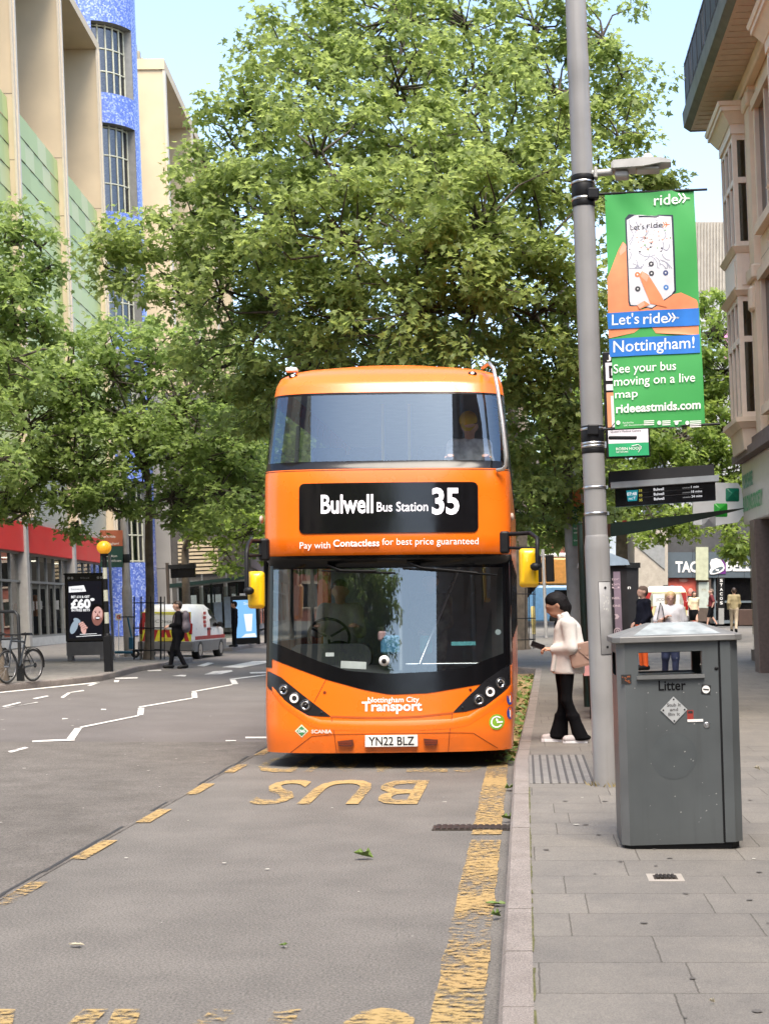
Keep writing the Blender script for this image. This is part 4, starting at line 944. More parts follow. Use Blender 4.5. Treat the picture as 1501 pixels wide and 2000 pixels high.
shell.loft([[(-hw(z), Ls, z), (hw(z), Ls, z)] for z in (.17, .6, 3.1, 3.95, 4.33)], closed=False, caps=False)
shell.build('body', ORANGE, bus)
for s in (-1, 1):
    for z0, z1 in ((1.3, 2.2), (3.1, 3.86)):
        for k in range(7):
            y = .5 + yf(z1)*(1.0) + 1.72*k; b = MB(); b.loft([[(s*hw(z)+e, y+q, z) for e, q in ((-.03, -.04), (.004, -.04), (.004, .07), (-.03, .07))] for z in (z0, z1)]); b.build('window_pillar', TRIMK, bus)
for z0, z1 in ((1.3, 2.2), (3.1, 3.86)):
    for s in (-1, 1):
        b = MB(); b.quad(*[(s*(hw(z)-.005), y, z) for y, z in ((.5, z0), (10.9, z0), (10.9, z1), (.6, z1))][::s]); b.build('side_window', SIDEGLASS, bus)
# front panels
patch('lower_panel', ORANGE, K(.17), lambda x: min(zb(x), 1.2), bus, 0.0, 10, n=60)
# lower edge return so the skirt has thickness, plus dark underside and lip
b = MB(); b.loft([[front(u*hw(.17), .17) for u in xs_dense(-1, 1, 30)], [(u*1.2, .5, .2) for u in xs_dense(-1, 1, 30)]], closed=False, caps=False); b.box(-1.2, 1.2, .4, 10.8, .26, .34); b.build('underbody', BLACK, bus)
patch('windscreen_surround', TRIMK, lambda x: zb(x)-.02, lambda x: max(zb(x), interp(x, [(-1.277, 1.33), (-1.1, 1.28), (-.7, 1.12), (-.4, 1.02), (0, .985), (.5, 1.0), (.8, 1.03), (1.05, 1.12), (1.277, 1.2)])), bus, .006, 5, n=60)
patch('windscreen_surround', TRIMK, K(2.08), K(2.215), bus, .004, 2)
for s in (-1, 1):
    patch('screen_pillar', TRIMK, K(1.05), K(2.12), bus, .006, 8, *(sorted((s*1.307, s*1.21))), n=8)
scr = patch('windscreen', BUSGLASS, lambda x: interp(x, [(-1.277, 1.33), (-1.1, 1.28), (-.7, 1.12), (-.4, 1.02), (0, .985), (.5, 1.0), (.8, 1.03), (1.05, 1.12), (1.277, 1.2)]), K(2.09), bus, .001, 10)
patch('mid_panel', ORANGE, K(2.195), K(3.115), bus, .02, 8, thick=.12)
patch('upper_windscreen', UPGLASS, K(3.2), K(3.935), bus, .0, 8)
b0 = patch('upper_mask', TRIMK, K(3.1), K(3.2), bus, .004, 2); patch('upper_mask', TRIMK, K(3.925), K(3.955), bus, .005, 1)
for s in (-1, 1): patch('upper_pillar', TRIMK, K(3.15), K(3.94), bus, .004, 5, *(sorted((s*1.307, s*1.262))), n=6)
dome = patch('roof_dome', ORANGE, K(3.945), K(4.33), bus, .012, 14, thick=.06)
for px in (578, 930):
    b = MB(); c = front(bxd(px, .6), 4.17, .02); b.ball(c, (.05, .03, .028), 10); b.cur = 1; b.ball((c[0], c[1]-.02, c[2]+.003), (.024, .018, .016), 8); b.build('marker_lamp', [BLACK, emit('marker_glow', (1, .9, .75), .25)], dome)
b = MB(); b.box(bxd(567, .85), bxd(589, .85), .80, .92, 4.24, 4.285, ch=.01); b.build('roof_aerial', WHITE, dome)
# destination display
dz0, dz1, dx0, dx1 = bz(1040), bz(941), bx(586), bx(938)
pl = rrect(dx0, dx1, dz0, dz1, .055)
def flat_patch(name, poly, m, parent, off, mid=None):
    poly = dense(poly); b = MB(); cx = sum(p[0] for p in poly)/len(poly); cz = sum(p[1] for p in poly)/len(poly)
    rings = [[front(lerp(cx, x, f), lerp(cz, z, f), off) for x, z in poly] for f in (0.02, .15, .3, .45, .6, .7, .8, .9, 1.0)]
    b.smooth = True; b.loft(rings, True, False); b.add(rings[0], [tuple(range(len(poly)))]); return b.build(name, m, parent)
dd = flat_patch('destination_display', pl, GLOSSBLACK, bus, .032)
LED = emit('white_led', (1, .93, .96), .3)
fr = lambda off: (lambda x, z: front(x, z, off))
def ledtext(txt, x0, x1, z0, z1, bold):
    b = MB(); b.text(txt, x0, x1, z0, z1, fr(.036), bold); b.build('led_lettering', LED, dd)
ledtext('Bulwell', bx(630), bx(733), bz(1000), bz(965), .02)
ledtext('Bus Station', bx(740), bx(840), bz(998), bz(980), .005)
ledtext('35', bx(848), bx(901), bz(1003), bz(955), .03)
def fit(b, txt, pa, pb, base, cap, off, bold=0.0, **k): b.text(txt, bx(pa), bx(pb), bz(base), bz(cap), fr(off), bold, **k)
b = MB(); fit(b, 'Pay with', 587, 648, 1069, 1056.5, .024); fit(b, 'Contactless', 654, 744.5, 1066, 1053, .024, .016); fit(b, 'for best price guaranteed', 750, 938, 1064, 1051, .024); b.build('lettering', LETTER, bus)
b = MB(); fit(b, 'Nottingham City', 719, 819, 1372, 1362, .006, .012); fit(b, 'Transport', 707, 824.5, 1388.5, 1371, .006, .028); b.build('lettering', LETTER, bus)
b = MB(); fit(b, 'SCANIA', 607.5, 648.5, 1431, 1424.5, .006, .035); b.build('lettering', mat('silver_lettering', (.6, .56, .5), .35), bus)
# bumper creases, hood edge lines, lower flap
def seam(pts, wd=.006, m=ORANGED, name='panel_seam', off=.003, sub=14):
    b = MB(); pts = [(x+.044, z) for x, z in pts]
    for (ax, az), (cx, cz) in zip(pts, pts[1:]):
        d = Vector((cx-ax, cz-az)); nn = Vector((-d.y, d.x)).normalized()*wd*.5
        rows = [[front(lerp(ax, cx, i/sub)+s*nn.x, lerp(az, cz, i/sub)+s*nn.y, off) for s in (-1, 1)] for i in range(sub+1)]
        b.loft(rows, closed=False, caps=False)
    return b.build(name, m, bus)
seam([(-.612, .548), (-.578, .36), (-.562, .172)]); seam([(.64, .575), (.607, .37), (.59, .172)])
seam([(-.612, .548), (-.3, .535), (0, .532), (.3, .54), (.64, .572)], .022, mat('orange_recess', (0.42, 0.075, 0.004), .45)); 
seam([(-.66, .945), (-.79, .70)]); seam([(-1.05, .172), (-.82, .345), (-.58, .365), (0, .372), (.6, .37), (.85, .36), (1.1, .19)])
for pts in ([(-1.25, .84), (-1.1, .69), (-.85, .52), (-.72, .475), (-.6, .468), (-.3, .46), (0, .457), (.3, .46), (.62, .47), (.8, .5), (1.0, .62), (1.18, .75), (1.26, .83)],):
    b = MB(); sub = 10; rows = []; pts = [(x+.044, z) for x, z in pts]
    for (ax, az), (cx, cz) in zip(pts, pts[1:]):
        for i in range(sub + ((cx, cz) == pts[-1])):
            x, z = lerp(ax, cx, i/sub), lerp(az, cz, i/sub)
            rows.append([front(x, z+.04, .0), front(x, z+.014, .008), front(x, z-.014, .009), front(x, z-.06, .002)])
    b.smooth = True; b.loft(rows, closed=False, caps=False); b.build('bumper_crease', ORANGE, bus)
# number plate, reflectors
b = MB(); b.box(bx(713.5), bx(816), -.022, .03, bz(1458.5), bz(1436), ch=.004); npl = b.build('number_plate', mat('plate_white', (.72, .72, .7), .35), bus)
b = MB(); b.text('YN22 BLZ', bx(720.5), bx(809.5), bz(1455), bz(1439), lambda x, z: (x, -.0245, z), .012); b.cur = 0; b.build('lettering', mat('plate_black', (.01, .01, .01), .4), npl)
for s, q in ((-1, [(-.50, .295), (-.345, .312), (-.335, .26), (-.36, .24), (-.49, .25)]), (1, [(.385, .315), (.53, .30), (.525, .26), (.50, .245), (.40, .245)])):
    b = MB(); b.prism(q, -.012, .03); b.cur = 1
    for k in range(5):
        for r_ in range(2): x = lerp(q[0][0], q[1][0], .1+.17*k); b.prism(rrect(x, x+.02, .258+.02*r_, .272+.02*r_, .004, 2), -.015, -.012)
    b.build('grille_vent', [mat('vent_dark_red', (.1, .02, .006), .5), ORANGED], bus)
# headlamp clusters
LC = [(-1.272, 1.035), (-1.15, .955), (-.9, .765), (-.612, .548), (-.70, .552), (-.855, .564), (-1.0, .64), (-1.19, .765), (-1.268, .87)]
RC = [(1.272, 1.085), (1.1, .98), (.976, .90), (.80, .74), (.64, .575), (.776, .585), (.976, .635), (1.15, .76), (1.27, .85)]
LENS = glass('lamp_lens', (.85, .88, .9), .2); CHROME = mat('lamp_chrome', (.7, .7, .7), .12, 1.0, var=.05)
LC = shf(LC); RC = shf(RC)
for poly, lamps in ((LC, ((-1.074, .823), (-.956, .738), (-.837, .665))), (RC, ((1.179, .865), (1.07, .78), (.956, .70)))):
    cl = flat_patch('headlamp_cluster', poly, mat('lamp_cluster_black', (.012, .012, .014), .3), bus, .007)
    for i, (x, z) in enumerate(lamps):
        c = front(x, z, .01); nb = Vector(front(x+.02, z)) - Vector(front(x-.02, z)); ang = math.atan2(nb.y, nb.x)
        T = Matrix.Translation(c) @ Matrix.Rotation(ang, 4, 'Z') @ Matrix.Rotation(R(90), 4, 'X')
        b = MB(); b.lathe([(.062, -.004), (.064, .006), (.05, .012), (.047, .004)], 24, T); h = b.build('headlight', mat('lamp_ring', (.03, .03, .032), .25), cl)
        b = MB(); b.lathe([(.047, .002), (.047, .012), (.042, .016), (.034, .01), (.02, -.004)], 24, T); b.build('reflector', CHROME if i != 1 else emit('lit_headlamp', (1, .88, .8), .22), h)
        if i != 1: b = MB(); b.lathe([(.022, .0), (.02, .012), (.008, .018)], 16, T); b.build('lens', GLOSSBLACK, h)
    b = MB(); p_ = lamps[2]; b.ball(front(p_[0]+(.17 if poly is LC else -.17), p_[1]-.075, .012), (.013, .01, .013), 8); b.build('sensor', DARKMETAL, cl)
for px, py in ((634, 1352), (919, 1350)):
    b = MB(); c = front(bx(px), bz(py), .004); b.prism(circ(c[0], c[2], .016, 14), c[1]-.002, c[1]+.01); b.build('bolt_cap', ORANGED, bus)
# stickers: gas diamond, green disc, blue notices
c = (bx(588), bz(1427)); d = .068
flat_patch('gas_diamond', [(c[0]-d*1.05, c[1]), (c[0], c[1]+d), (c[0]+d*1.05, c[1]), (c[0], c[1]-d)], mat('sticker_cream', (.75, .68, .5), .4), bus, .004)
dk = flat_patch('gas_diamond', [(c[0]-d*.82, c[1]), (c[0], c[1]+d*.78), (c[0]+d*.82, c[1]), (c[0], c[1]-d*.78)], mat('sticker_green', (.05, .2, .08), .4), bus, .006)
b = MB(); b.text('CNG', c[0]-.036, c[0]+.036, c[1]-.013, c[1]+.014, fr(.009), .03); b.build('lettering', LETTER, dk)
c = (bx(970), bz(1414.5)); gd = flat_patch('green_disc', circ(c[0], c[1], .08, 28), mat('disc_green', (.2, .38, .03), .4), bus, .005)
b = MB()
arc = [(.055*math.cos(R(a)), .055*math.sin(R(a))) for a in range(45, 345, 15)]
b.loft([[front(c[0]+x*f, c[1]+z*f, .009) for f in (.86, 1.12)] for x, z in arc], closed=False, caps=False)
b.add([front(c[0]+x, c[1]+z, .0095) for x, z in ((.0, .006), (.062, .006), (.062, -.012), (.0, -.012))], [(0, 1, 2, 3)]); b.add([front(c[0]+x, c[1]+z, .0095) for x, z in ((-.005, .005), (-.01, .04), (.01, .03), (.015, .012))], [(0, 1, 2, 3)]); b.build('g_mark', LETTER, gd)
for z in (.70, .55):
    b = MB(); pts = circ(0, z, .065, 20); b.add([(hw(z)+.004, .62+x, zz_) for x, zz_ in pts], [tuple(range(20))]); b.add([(hw(z)+.006, .62+x, z+zz_) for x, zz_ in ((-.012, -.04), (.012, -.04), (.012, .03), (-.012, .03))], [(0, 1, 2, 3)])
    b.v = [(front(1.29, v[2], .006)[0]+.0, front(1.2 + (v[1]-.62)*.4 + .03, v[2], .006)[1], v[2]) if False else front(min(1.24 + (v[1]-.55)*.5, 1.303), v[2], .006 + (.002 if i >= 20 else 0)) for i, v in enumerate(b.v)]
    b.mi[-1] = 1; b.build('notice_sticker', [mat('sticker_blue', (.01, .05, .3), .4), LETTER], bus)
# mirrors
MY = mat('yellow_mirror_shell', (.85, .5, .01), .3, var=.03, coat=.4)
def mirror(x0, x1, z0, z1, s, ax, az, jz):
    y = -.35
    b = MB(); rings = []
    for t, e in ((0, .04), (.25, .0), (.7, .0), (1, .03)):
        yy = y + .16*t
        rings.append([(x, yy, z) for x, z in rrect(x0+e+.01*math.sin(t), x1-e, z0+e, z1-e, .035)])
    b.smooth = True; b.loft(rings, True, True); sh = b.build('mirror', MY, bus)
    sk = .012*s
    b = MB(); b.prism(rrect(x0+.015, x1-.015, z0+.02, z1-.02, .03), y+.161, y+.172); b.build('mirror_glass', CHROME, sh)
    b = MB(); xj = x0+.01 if s < 0 else x1-.01
    b.tube([(s*1.25, .05, az), (ax, -.18, az+.0), (xj, -.33, az-.06), (xj, -.4, az-.14), (xj, -.4, jz)], .022, 8); b.tube([(s*1.25, .05, az-.14), (xj, -.3, az-.16)], .016, 8); b.ball((xj+.02*(-s), -.4, jz), (.055, .05, .042), 10); b.box(s*1.24-.05, s*1.24+.05, -.02, .1, az-.2, az+.03, ch=.02); b.build('mirror_arm', BLACK, bus)
mirror(bxd(486, -.35), bxd(518, -.35), bzd(1186, -.35), bzd(1113, -.35), -1, bxd(490, -.3), bzd(1053, -.2), bzd(1151, -.4))
mirror(bxd(1017, -.35), bxd(1055, -.35), bzd(1150, -.35), bzd(1074, -.35), 1, bxd(1040, -.3), bzd(1044, -.2), bzd(1110, -.4))
# tree guard rail on the corner
b = MB(); pts = [(bxd(px, dy), dy, bzd(py, dy)) for px, dy, py in ((950, .75, 720), (963, .55, 711), (972, .42, 722), (979, .38, 760), (988, .26, 830), (995, .2, 895), (994, .2, 912), (988, .22, 919), (976, .25, 921))]
b.tube(pts, .021, 10); b.build('branch_guard', mat('pale_metal_rail', (.55, .5, .45), .3, .8), bus)
for px in (516, 1004):
    b = MB(); b.ball((bxd(px, .62), .62, bzd(1012, .62)), (.025, .06, .045), 10); b.build('side_lamp', mat('beige_lamp', (.5, .42, .34), .4), bus)
# wipers
b = MB()
for a, c in (((-.62, 2.12), (.1, 2.03)), ((.22, 2.14), (1.15, 2.0))):
    b.tube([front(a[0], a[1], .03), front(a[0]+.15, a[1]-.06, .05), front(c[0]-.2, c[1]+.02, .05)], .013, 6); b.tube([front(lerp(a[0]-.05, c[0], i/8), lerp(a[1]-.06, c[1], i/8), .03) for i in range(9)], .008, 5)
b.build('wipers', BLACK, bus)
# wheels
for s in (-1, 1):
    for y in (2.7, 8.6):
        T = Matrix.Translation((s*1.1, y, .48)) @ Matrix.Rotation(R(90), 4, 'Y')
        b = MB(); b.lathe([(.3, -.14), (.46, -.14), (.48, -.1), (.48, .1), (.46, .14), (.3, .14)], 28, T); wh = b.build('wheel', RUBBER, bus)
        b = MB(); b.lathe([(.3, -.1), (.28, .12), (.1, .06), (.08, .12), (.02, .12)], 20, T); b.build('rim', mat('grey_rim', (.3, .3, .3), .4, .5), wh)
# inside: floors, lining, seats, dash, wheel, ticket machine, cab screen
b = MB(); b.box(-1.22, 1.22, .7, 10.8, .34, .40); b.box(-1.22, 1.22, .42, 10.8, 2.42, 2.5); b.build('floor', INTD, bus)
b = MB(); b.box(-1.2, 1.2, 5.0, 5.05, .4, 2.4); b.box(-1.15, 1.15, 8.0, 8.05, 2.5, 4.1); b.box(-1.1, 1.1, .8, 10.6, 4.02, 4.04); b.box(-1.2, 1.2, .5, 10.6, 2.34, 2.36); b.build('lining', INT, bus)
SEAT = mat('dark_blue_seat', (.05, .07, .13), .85, var=.2, scale=20)
for y in (1.75, 2.6, 3.45):
    for x in (-.85, -.4, .4, .85):
        b = MB(); b.box(x-.2, x+.2, y, y+.42, 2.85, 2.95, ch=.03); b.box(x-.2, x+.2, y+.38, y+.48, 2.9, 3.55, ch=.04); b.build('seat', SEAT, bus)
b = MB(); 
for x in (-.15, .15): b.tube([(x, 1.6, 2.5), (x, 1.6, 3.98)], .018, 8)
b.tube([(-1.1, .62, 3.2), (1.1, .62, 3.2)], .016, 8); b.build('grab_poles', mat('yellow_rail', (.6, .45, .05), .4), bus)
b = MB(); b.loft([[(-1.15, .5, 1.02), (.1, .42, .96), (.1, .75, 1.03), (-1.15, .85, 1.1)], [(-1.15, .5, .5), (.1, .42, .5), (.1, .75, .5), (-1.15, .85, .5)]]); b.prism(rrect(-1.1, -.22, 1.0, 1.28, .12), .72, .95); b.build('dashboard', mat('dash_grey', (.07, .072, .075), .5), bus)
b = MB(); T = Matrix.Translation((-.68, .78, 1.36)) @ Matrix.Rotation(R(-62), 4, 'X'); b.torus((0, 0, 0), .22, .016, 'z', 28, 8, T)
for a in (90, 210, 330): b.tube([T @ Vector((.03*math.cos(R(a)), .03*math.sin(R(a)), -.02)), T @ Vector((.21*math.cos(R(a)), .21*math.sin(R(a)), 0))], .014, 6)
b.build('steering_wheel', BLACK, bus)
b = MB(); b.box(.1, .13, .48, 1.6, .5, 2.25); b.tube([(.12, .45, 1.0), (.12, .5, 2.2)], .02, 8); b.build('cab_partition', mat('cab_partition_grey', (.25, .26, .26), .5), bus)
b = MB(); b.box(bx(738), bx(776), .4, .6, bz(1280), bz(1243), ch=.02); b.cur = 1; b.box(bx(733), bx(748), .4, .55, bz(1254), bz(1234), ch=.02); b.build('ticket_machine', [mat('machine_blue', (.08, .25, .42), .5), mat('pink_box', (.6, .35, .36), .6)], bus)
b = MB(); c = front(bx(751), bz(1291), .004); T = Matrix.Translation((c[0], c[1], c[2])) @ Matrix.Rotation(R(100), 4, 'X'); b.lathe([(.055, -.01), (.055, .012), (.03, .018)], 20, T); b.cur = 1; b.lathe([(.026, .016), (.024, .03), (.01, .036)], 16, T); b.build('dash_camera', [WHITE, BLACK], bus)
b = MB(); c = (bx(690), bz(1299)); b.add([front(c[0]+x, c[1]+z, -.03) for x, z in ((-.135, -.03), (.13, -.045), (.135, .03), (-.13, .045))], [(0, 1, 2, 3)]); b.add([front(bx(643)+x, bz(1278)+z, -.03) for x, z in ((-.045, -.02), (.045, -.02), (.045, .02), (-.045, .02))], [(0, 1, 2, 3)]); b.build('paper_slips', mat('paper', (.75, .75, .72), .6), bus)
b = MB(); c = (bx(907), bz(1264)); b.add([front(c[0]+x, c[1]+z, -.004) for x, z in ((-.13, .005), (.12, .005), (.12, .045), (-.13, .045))], [(0, 1, 2, 3)]); b.build('window_notice', mat('teal_notice', (.1, .35, .37), .5), bus)
b = MB(); b.add([front(bx(974)+.03*math.cos(R(18*i)), bz(1238)+.03*math.sin(R(18*i)), -.004) for i in range(20)], [tuple(range(20))]); b.build('window_disc', mat('pale_disc', (.5, .56, .55), .5), bus)
b = MB(); b.tube([(.15, .75, 1.05), (1.1, .75, 1.05)], .018, 8); b.tube([(.3, .7, 1.05), (.75, 1.3, 2.2)], .018, 8); b.build('grab_rail', STEEL, bus)
# ------------------------------------------------------------------ trees
BARK = mat('plane_bark', (0.13, 0.105, 0.078), 0.85, var=0.35, scale=5, bump=0.5, bscale=14)
TWIG = mat('dark_twig_bark', (0.075, 0.062, 0.047), 0.85, var=0.2, scale=5)
LEAF1 = leafmat('plane_leaves', (0.12, 0.168, 0.052), (0.275, 0.345, 0.115), 0.56)
LEAF2 = leafmat('young_plane_leaves', (0.115, 0.172, 0.052), (0.265, 0.35, 0.115), 0.56)
LEAF3 = leafmat('yellow_green_leaves', (0.095, 0.155, 0.038), (0.28, 0.365, 0.09), 0.52)
rng = np.random.default_rng(11)
# a lobed leaf folded along its rib: two halves of five corners
HALF = np.array([(0, 0, 0), (.38, -.02, .05), (.24, .22, .06), (.50, .40, .10), (.20, .52, .05), (0, 1.0, -.06)])
LEAFV = np.concatenate([HALF, HALF[1:5]*[-1, 1, 1]])
LEAFF = [(0, 1, 2, 3, 4, 5), (0, 5, 9, 8, 7, 6)]
def leaf_mesh(name, centres, per, spread, size, m, parent, flat=0.6, droop=0.35):
    """sprays of lobed leaves around every twig end"""
    n = len(centres)*per
    c = np.repeat(np.asarray(centres), per, 0); sp = np.repeat(np.asarray(spread), per)[:, None]
    d = rng.normal(size=(n, 3)); d /= np.linalg.norm(d, axis=1)[:, None]; rr = rng.random((n, 1))**0.5
    p = c + d*rr*sp*[1, 1, flat]
    out = d*[1, 1, .35] + rng.normal(size=(n, 3))*.5; out[:, 2] -= droop; out /= np.linalg.norm(out, axis=1)[:, None]
    up = np.tile([0, 0, 1.0], (n, 1)) + rng.normal(size=(n, 3))*.45 + d*.35
    side = np.cross(out, up); side /= np.linalg.norm(side, axis=1)[:, None]+1e-9; nn = np.cross(side, out)
    s = size*rng.uniform(.6, 1.25, (n, 1, 1))
    lv = LEAFV[None]*s
    v = p[:, None] + lv[:, :, 0:1]*side[:, None] + (lv[:, :, 1:2]-.3*s)*out[:, None] + lv[:, :, 2:3]*nn[:, None]
    k = len(LEAFV); V = v.reshape(-1, 3)
    base = (np.arange(n)*k)[:, None]
    loops = np.concatenate([base + np.array(LEAFF[0]), base + np.array(LEAFF[1])], 1).reshape(-1)
    me = bpy.data.meshes.new(name); me.vertices.add(len(V)); me.vertices.foreach_set('co', V.astype(np.float32).ravel())
    me.loops.add(len(loops)); me.loops.foreach_set('vertex_index', loops.astype(np.int32))
    me.polygons.add(2*n); me.polygons.foreach_set('loop_start', np.arange(0, 12*n, 6, dtype=np.int32)); me.polygons.foreach_set('loop_total', np.full(2*n, 6, np.int32))
    me.materials.append(m); me.update(calc_edges=True); me.validate()
    o = bpy.data.objects.new(name, me); COL.objects.link(o); o.parent = parent; return o

def tree(name, label, base, fork, r0, blobs, per, leaf, m, group='street plane trees', twig_density=1.0, dens=1.0, csp=.55, tip=(0, 0)):
    """blobs: (centre, radius, density) in world space; trunk from base to fork, a limb into each blob, twigs to each spray"""
    base = Vector(base); t = thing(name, label, 'tree', base, 0, group)
    L = lambda p: Vector(p) - base
    b = MB(); h = fork - base.z
    ft = Vector((tip[0], tip[1], h)); tp = Vector((tip[0], tip[1], 0))
    pts = [Vector((0, 0, -.1)), Vector((0, 0, .12)), Vector((.02, 0, .5))+tp*.1, Vector((.03, .02, h*.5))+tp*.5, Vector((0, 0, h*.8))+tp*.8, ft]
    b.tube(pts, [r0*1.45, r0*1.2, r0, r0*.9, r0*.85, r0*.8], 14)
    b.build('trunk', BARK, t)
    limbs = MB(); tw = MB(); cents = []; spread = []
    blobs = sorted(blobs, key=lambda q: (Vector(q[0]) - base - ft).length)
    nodes = [(ft, r0*.8, ft)]
    top = max(q[0][2] for q in blobs) - base.z
    # central leader
    lead = [ft + Vector((rng.normal()*.15*k, rng.normal()*.15*k, (top-h)*k/5)) for k in range(6)]
    cx = sum(q[0][0]*q[1] for q in blobs)/sum(q[1] for q in blobs) - base.x; cy = sum(q[0][1]*q[1] for q in blobs)/sum(q[1] for q in blobs) - base.y
    lead = [p + Vector((cx, cy, 0))*(k/5)**1.2*.75 for k, p in enumerate(lead)]
    limbs.tube(lead, [r0*.75*(1-.85*k/5) for k in range(6)], 9)
    for k, p in enumerate(lead): nodes.append((p, r0*.75*(1-.8*k/5), p))
    for c, r, de in blobs:
        c = L(c); 
        best = min(nodes, key=lambda q: (q[0]-c).length + (2.5 if q[0].z > c.z - .4*r else 0) + .3*abs(q[0].z - h))
        s = best[0]; ln = (c-s).length
        m1 = s.lerp(c, .4) + Vector((rng.normal()*.08*ln, rng.normal()*.08*ln, -.06*ln + rng.normal()*.04*ln)); m2 = s.lerp(c, .75) + Vector((rng.normal()*.07*ln, rng.normal()*.07*ln, .02*ln))
        ra = min(best[1]*.72, .03 + .018*ln + .012*r*2)
        limbs.tube([s, m1, m2, c], [ra, ra*.8, ra*.6, ra*.38], 7); nodes.append((m2, ra*.6, c)); nodes.append((c, ra*.4, c))
        k = int(dens*de*16*r**2.1) + 3
        dd = rng.normal(size=(k, 3)); dd /= np.linalg.norm(dd, axis=1)[:, None]; rad = r*(.35 + .65*rng.random((k, 1))**.5)*rng.uniform(.85, 1.22, (k, 1))
        pc = np.array(c) + dd*rad*[1, 1, .88]
        for i, q in enumerate(pc):
            cents.append(q); spread.append(csp*rng.uniform(.6, 1.25))
            if rng.random() < twig_density:
                f = m2.lerp(c, rng.random()); q = Vector(q); md = f.lerp(q, .55) + Vector(rng.normal(size=3)*.12*(q-f).length)
                tw.tube([f, md, q], [.035, .02, .007], 4, False)
    limbs.build('limbs', BARK, t); tw.build('twigs', TWIG, t)
    leaf_mesh('crown', cents, per, spread, leaf, m, t)
    return t, len(cents)*per
def B(px, py, D, r, de=1.0): return (tuple(at(px, py, D)), r, de)
T1 = [B(600,150,32,1.7), B(640,60,33,1.6), B(760,20,33,1.9,.9), B(760,170,32,1.9), B(900,30,34,1.9,.75), B(880,190,33,1.6,.5), B(1040,40,34,1.7,1.1), B(1080,170,33,1.5,.8), B(1175,70,33,1.0,.9), B(1215,150,33,.8), B(1165,210,33,1.1), B(1215,260,32,.9,.8), B(1235,345,32,.6,.7), B(1170,330,32,.9,.8),
      B(505,215,31,1.2), B(470,300,31,1.3), B(630,290,30,1.9), B(720,330,31,1.7,.7), B(830,310,31,1.8), B(960,290,31,1.9), B(1060,310,31,1.6),
      B(400,360,32,1.1,.9), B(470,420,31,1.5), B(570,430,30,1.8), B(690,470,29,2.0,.9), B(820,460,29,2.0), B(950,430,29,1.9), B(1060,460,30,1.7),
      B(350,480,31,1.0), B(280,475,31,.8), B(205,465,31,.55,.8), B(240,540,31,.7), B(330,560,32,.9), B(430,560,31,1.5), B(550,580,30,1.8), B(680,610,30,1.9), B(810,610,29,2.0), B(940,590,29,1.9), B(1070,600,30,1.8),
      B(480,690,32,1.5), B(600,720,32,1.7), B(740,720,33,1.7), B(880,720,33,1.7), B(1010,720,31,1.7), B(1100,730,31,1.4), B(1060,840,31,1.3), B(1110,900,32,1.1), B(1020,920,33,1.1), B(1070,980,33,.8,.9), B(1110,830,31,1.0), B(1275,375,32,.4,.7), B(1295,350,32,.3,.7), B(520,760,33,1.5), B(1130,1010,33,.8), B(1000,1000,34,1.0), B(1090,1030,34,.6)]
b1 = gnd(1008, 1262, .4); 
tree('plane_tree', 'huge plane tree rising over the roof of the orange bus', (b1.x, 43, PZ+rise(-.2, 43)), 7.5, .33, T1, 70, .155, LEAF1, dens=.5, csp=.56, twig_density=.55)
T2 = [B(300,690,40,1.5), B(390,670,41,1.2), B(215,720,39,1.4), B(130,730,38,1.2), B(60,740,38,1.2), B(350,780,39,1.7), B(450,770,40,1.6), B(250,810,39,1.7), B(150,820,38,1.6), B(50,830,38,1.5), B(380,880,39,1.6), B(470,860,40,1.5), B(270,900,39,1.6), B(160,910,38,1.5), B(70,920,38,1.3), B(10,960,38,.9), B(110,980,38,.9), B(200,985,38,.9), B(340,970,39,1.2), B(430,960,39,1.2), B(490,960,40,1.0), B(30,1000,38,.6), B(150,1020,38,.45,.8), B(250,1000,39,.7,.8)]
b2 = gnd(291, 1288, PZ)
t2, _ = tree('plane_tree', 'young plane tree in a black guard beside the parked white van', b2, 4.1, .13, T2, 52, .165, LEAF2, dens=.56, csp=.52)
T4 = [B(30,470,33,.75,.9), B(75,480,33,.5,.8), B(20,560,33,.7,.8), B(100,520,33,.45,.7), B(-50,500,33,1.2), B(-60,620,33,1.4), B(30,620,33,.8,.8), B(80,640,33,.6,.8), B(-40,740,32,1.3), B(30,700,32,.9), B(-120,600,32,1.8), B(-130,480,32,1.6), B(-200,560,32,1.8), B(-60,860,31,1.2), B(20,900,31,.6,.8)]
tree('plane_tree', 'plane tree at the left edge behind the parked bicycles', gnd(-3, 1334, PZ), 4.6, .17, T4, 50, .17, LEAF2, dens=.5, tip=(-.9, 0))
T3 = [B(410,960,50,1.3), B(470,930,50,1.5), B(520,960,51,1.3), B(440,1030,49,.9,.8), B(490,1040,49,.9), B(395,1010,50,.9), B(520,1070,49,.7), B(440,1090,49,.45,.7), B(420,860,51,1.6), B(500,850,52,1.8)]
tree('plane_tree', 'slim twin stemmed tree between the van and the far bus shelter', gnd(362, 1262, PZ), 3.7, .16, T3, 46, .18, LEAF3, dens=.75)
T5 = [B(1390,650,50,1.5), B(1420,720,50,1.6), B(1330,740,51,1.8), B(1250,720,51,1.6), B(1240,840,50,1.7), B(1330,850,49,1.7), B(1410,830,50,1.5), B(1390,920,49,1.5), B(1300,940,49,1.6), B(1210,950,50,1.5), B(1430,930,49,1.0), B(1350,1000,48,1.0,.8), B(1420,1010,48,.9), B(1270,1020,48,.9,.8), B(1445,1065,47,.5,.8), B(1180,860,51,1.5), B(1180,1000,51,1.1), B(1440,1060,47,.6)]
tree('plane_tree', 'leafy tree behind the bus shelter at the edge of the square', (at(1213, 1200, 51).x, 51, PZ+rise(3, 51)), 4.3, .24, T5, 52, .18, LEAF3, dens=.8)
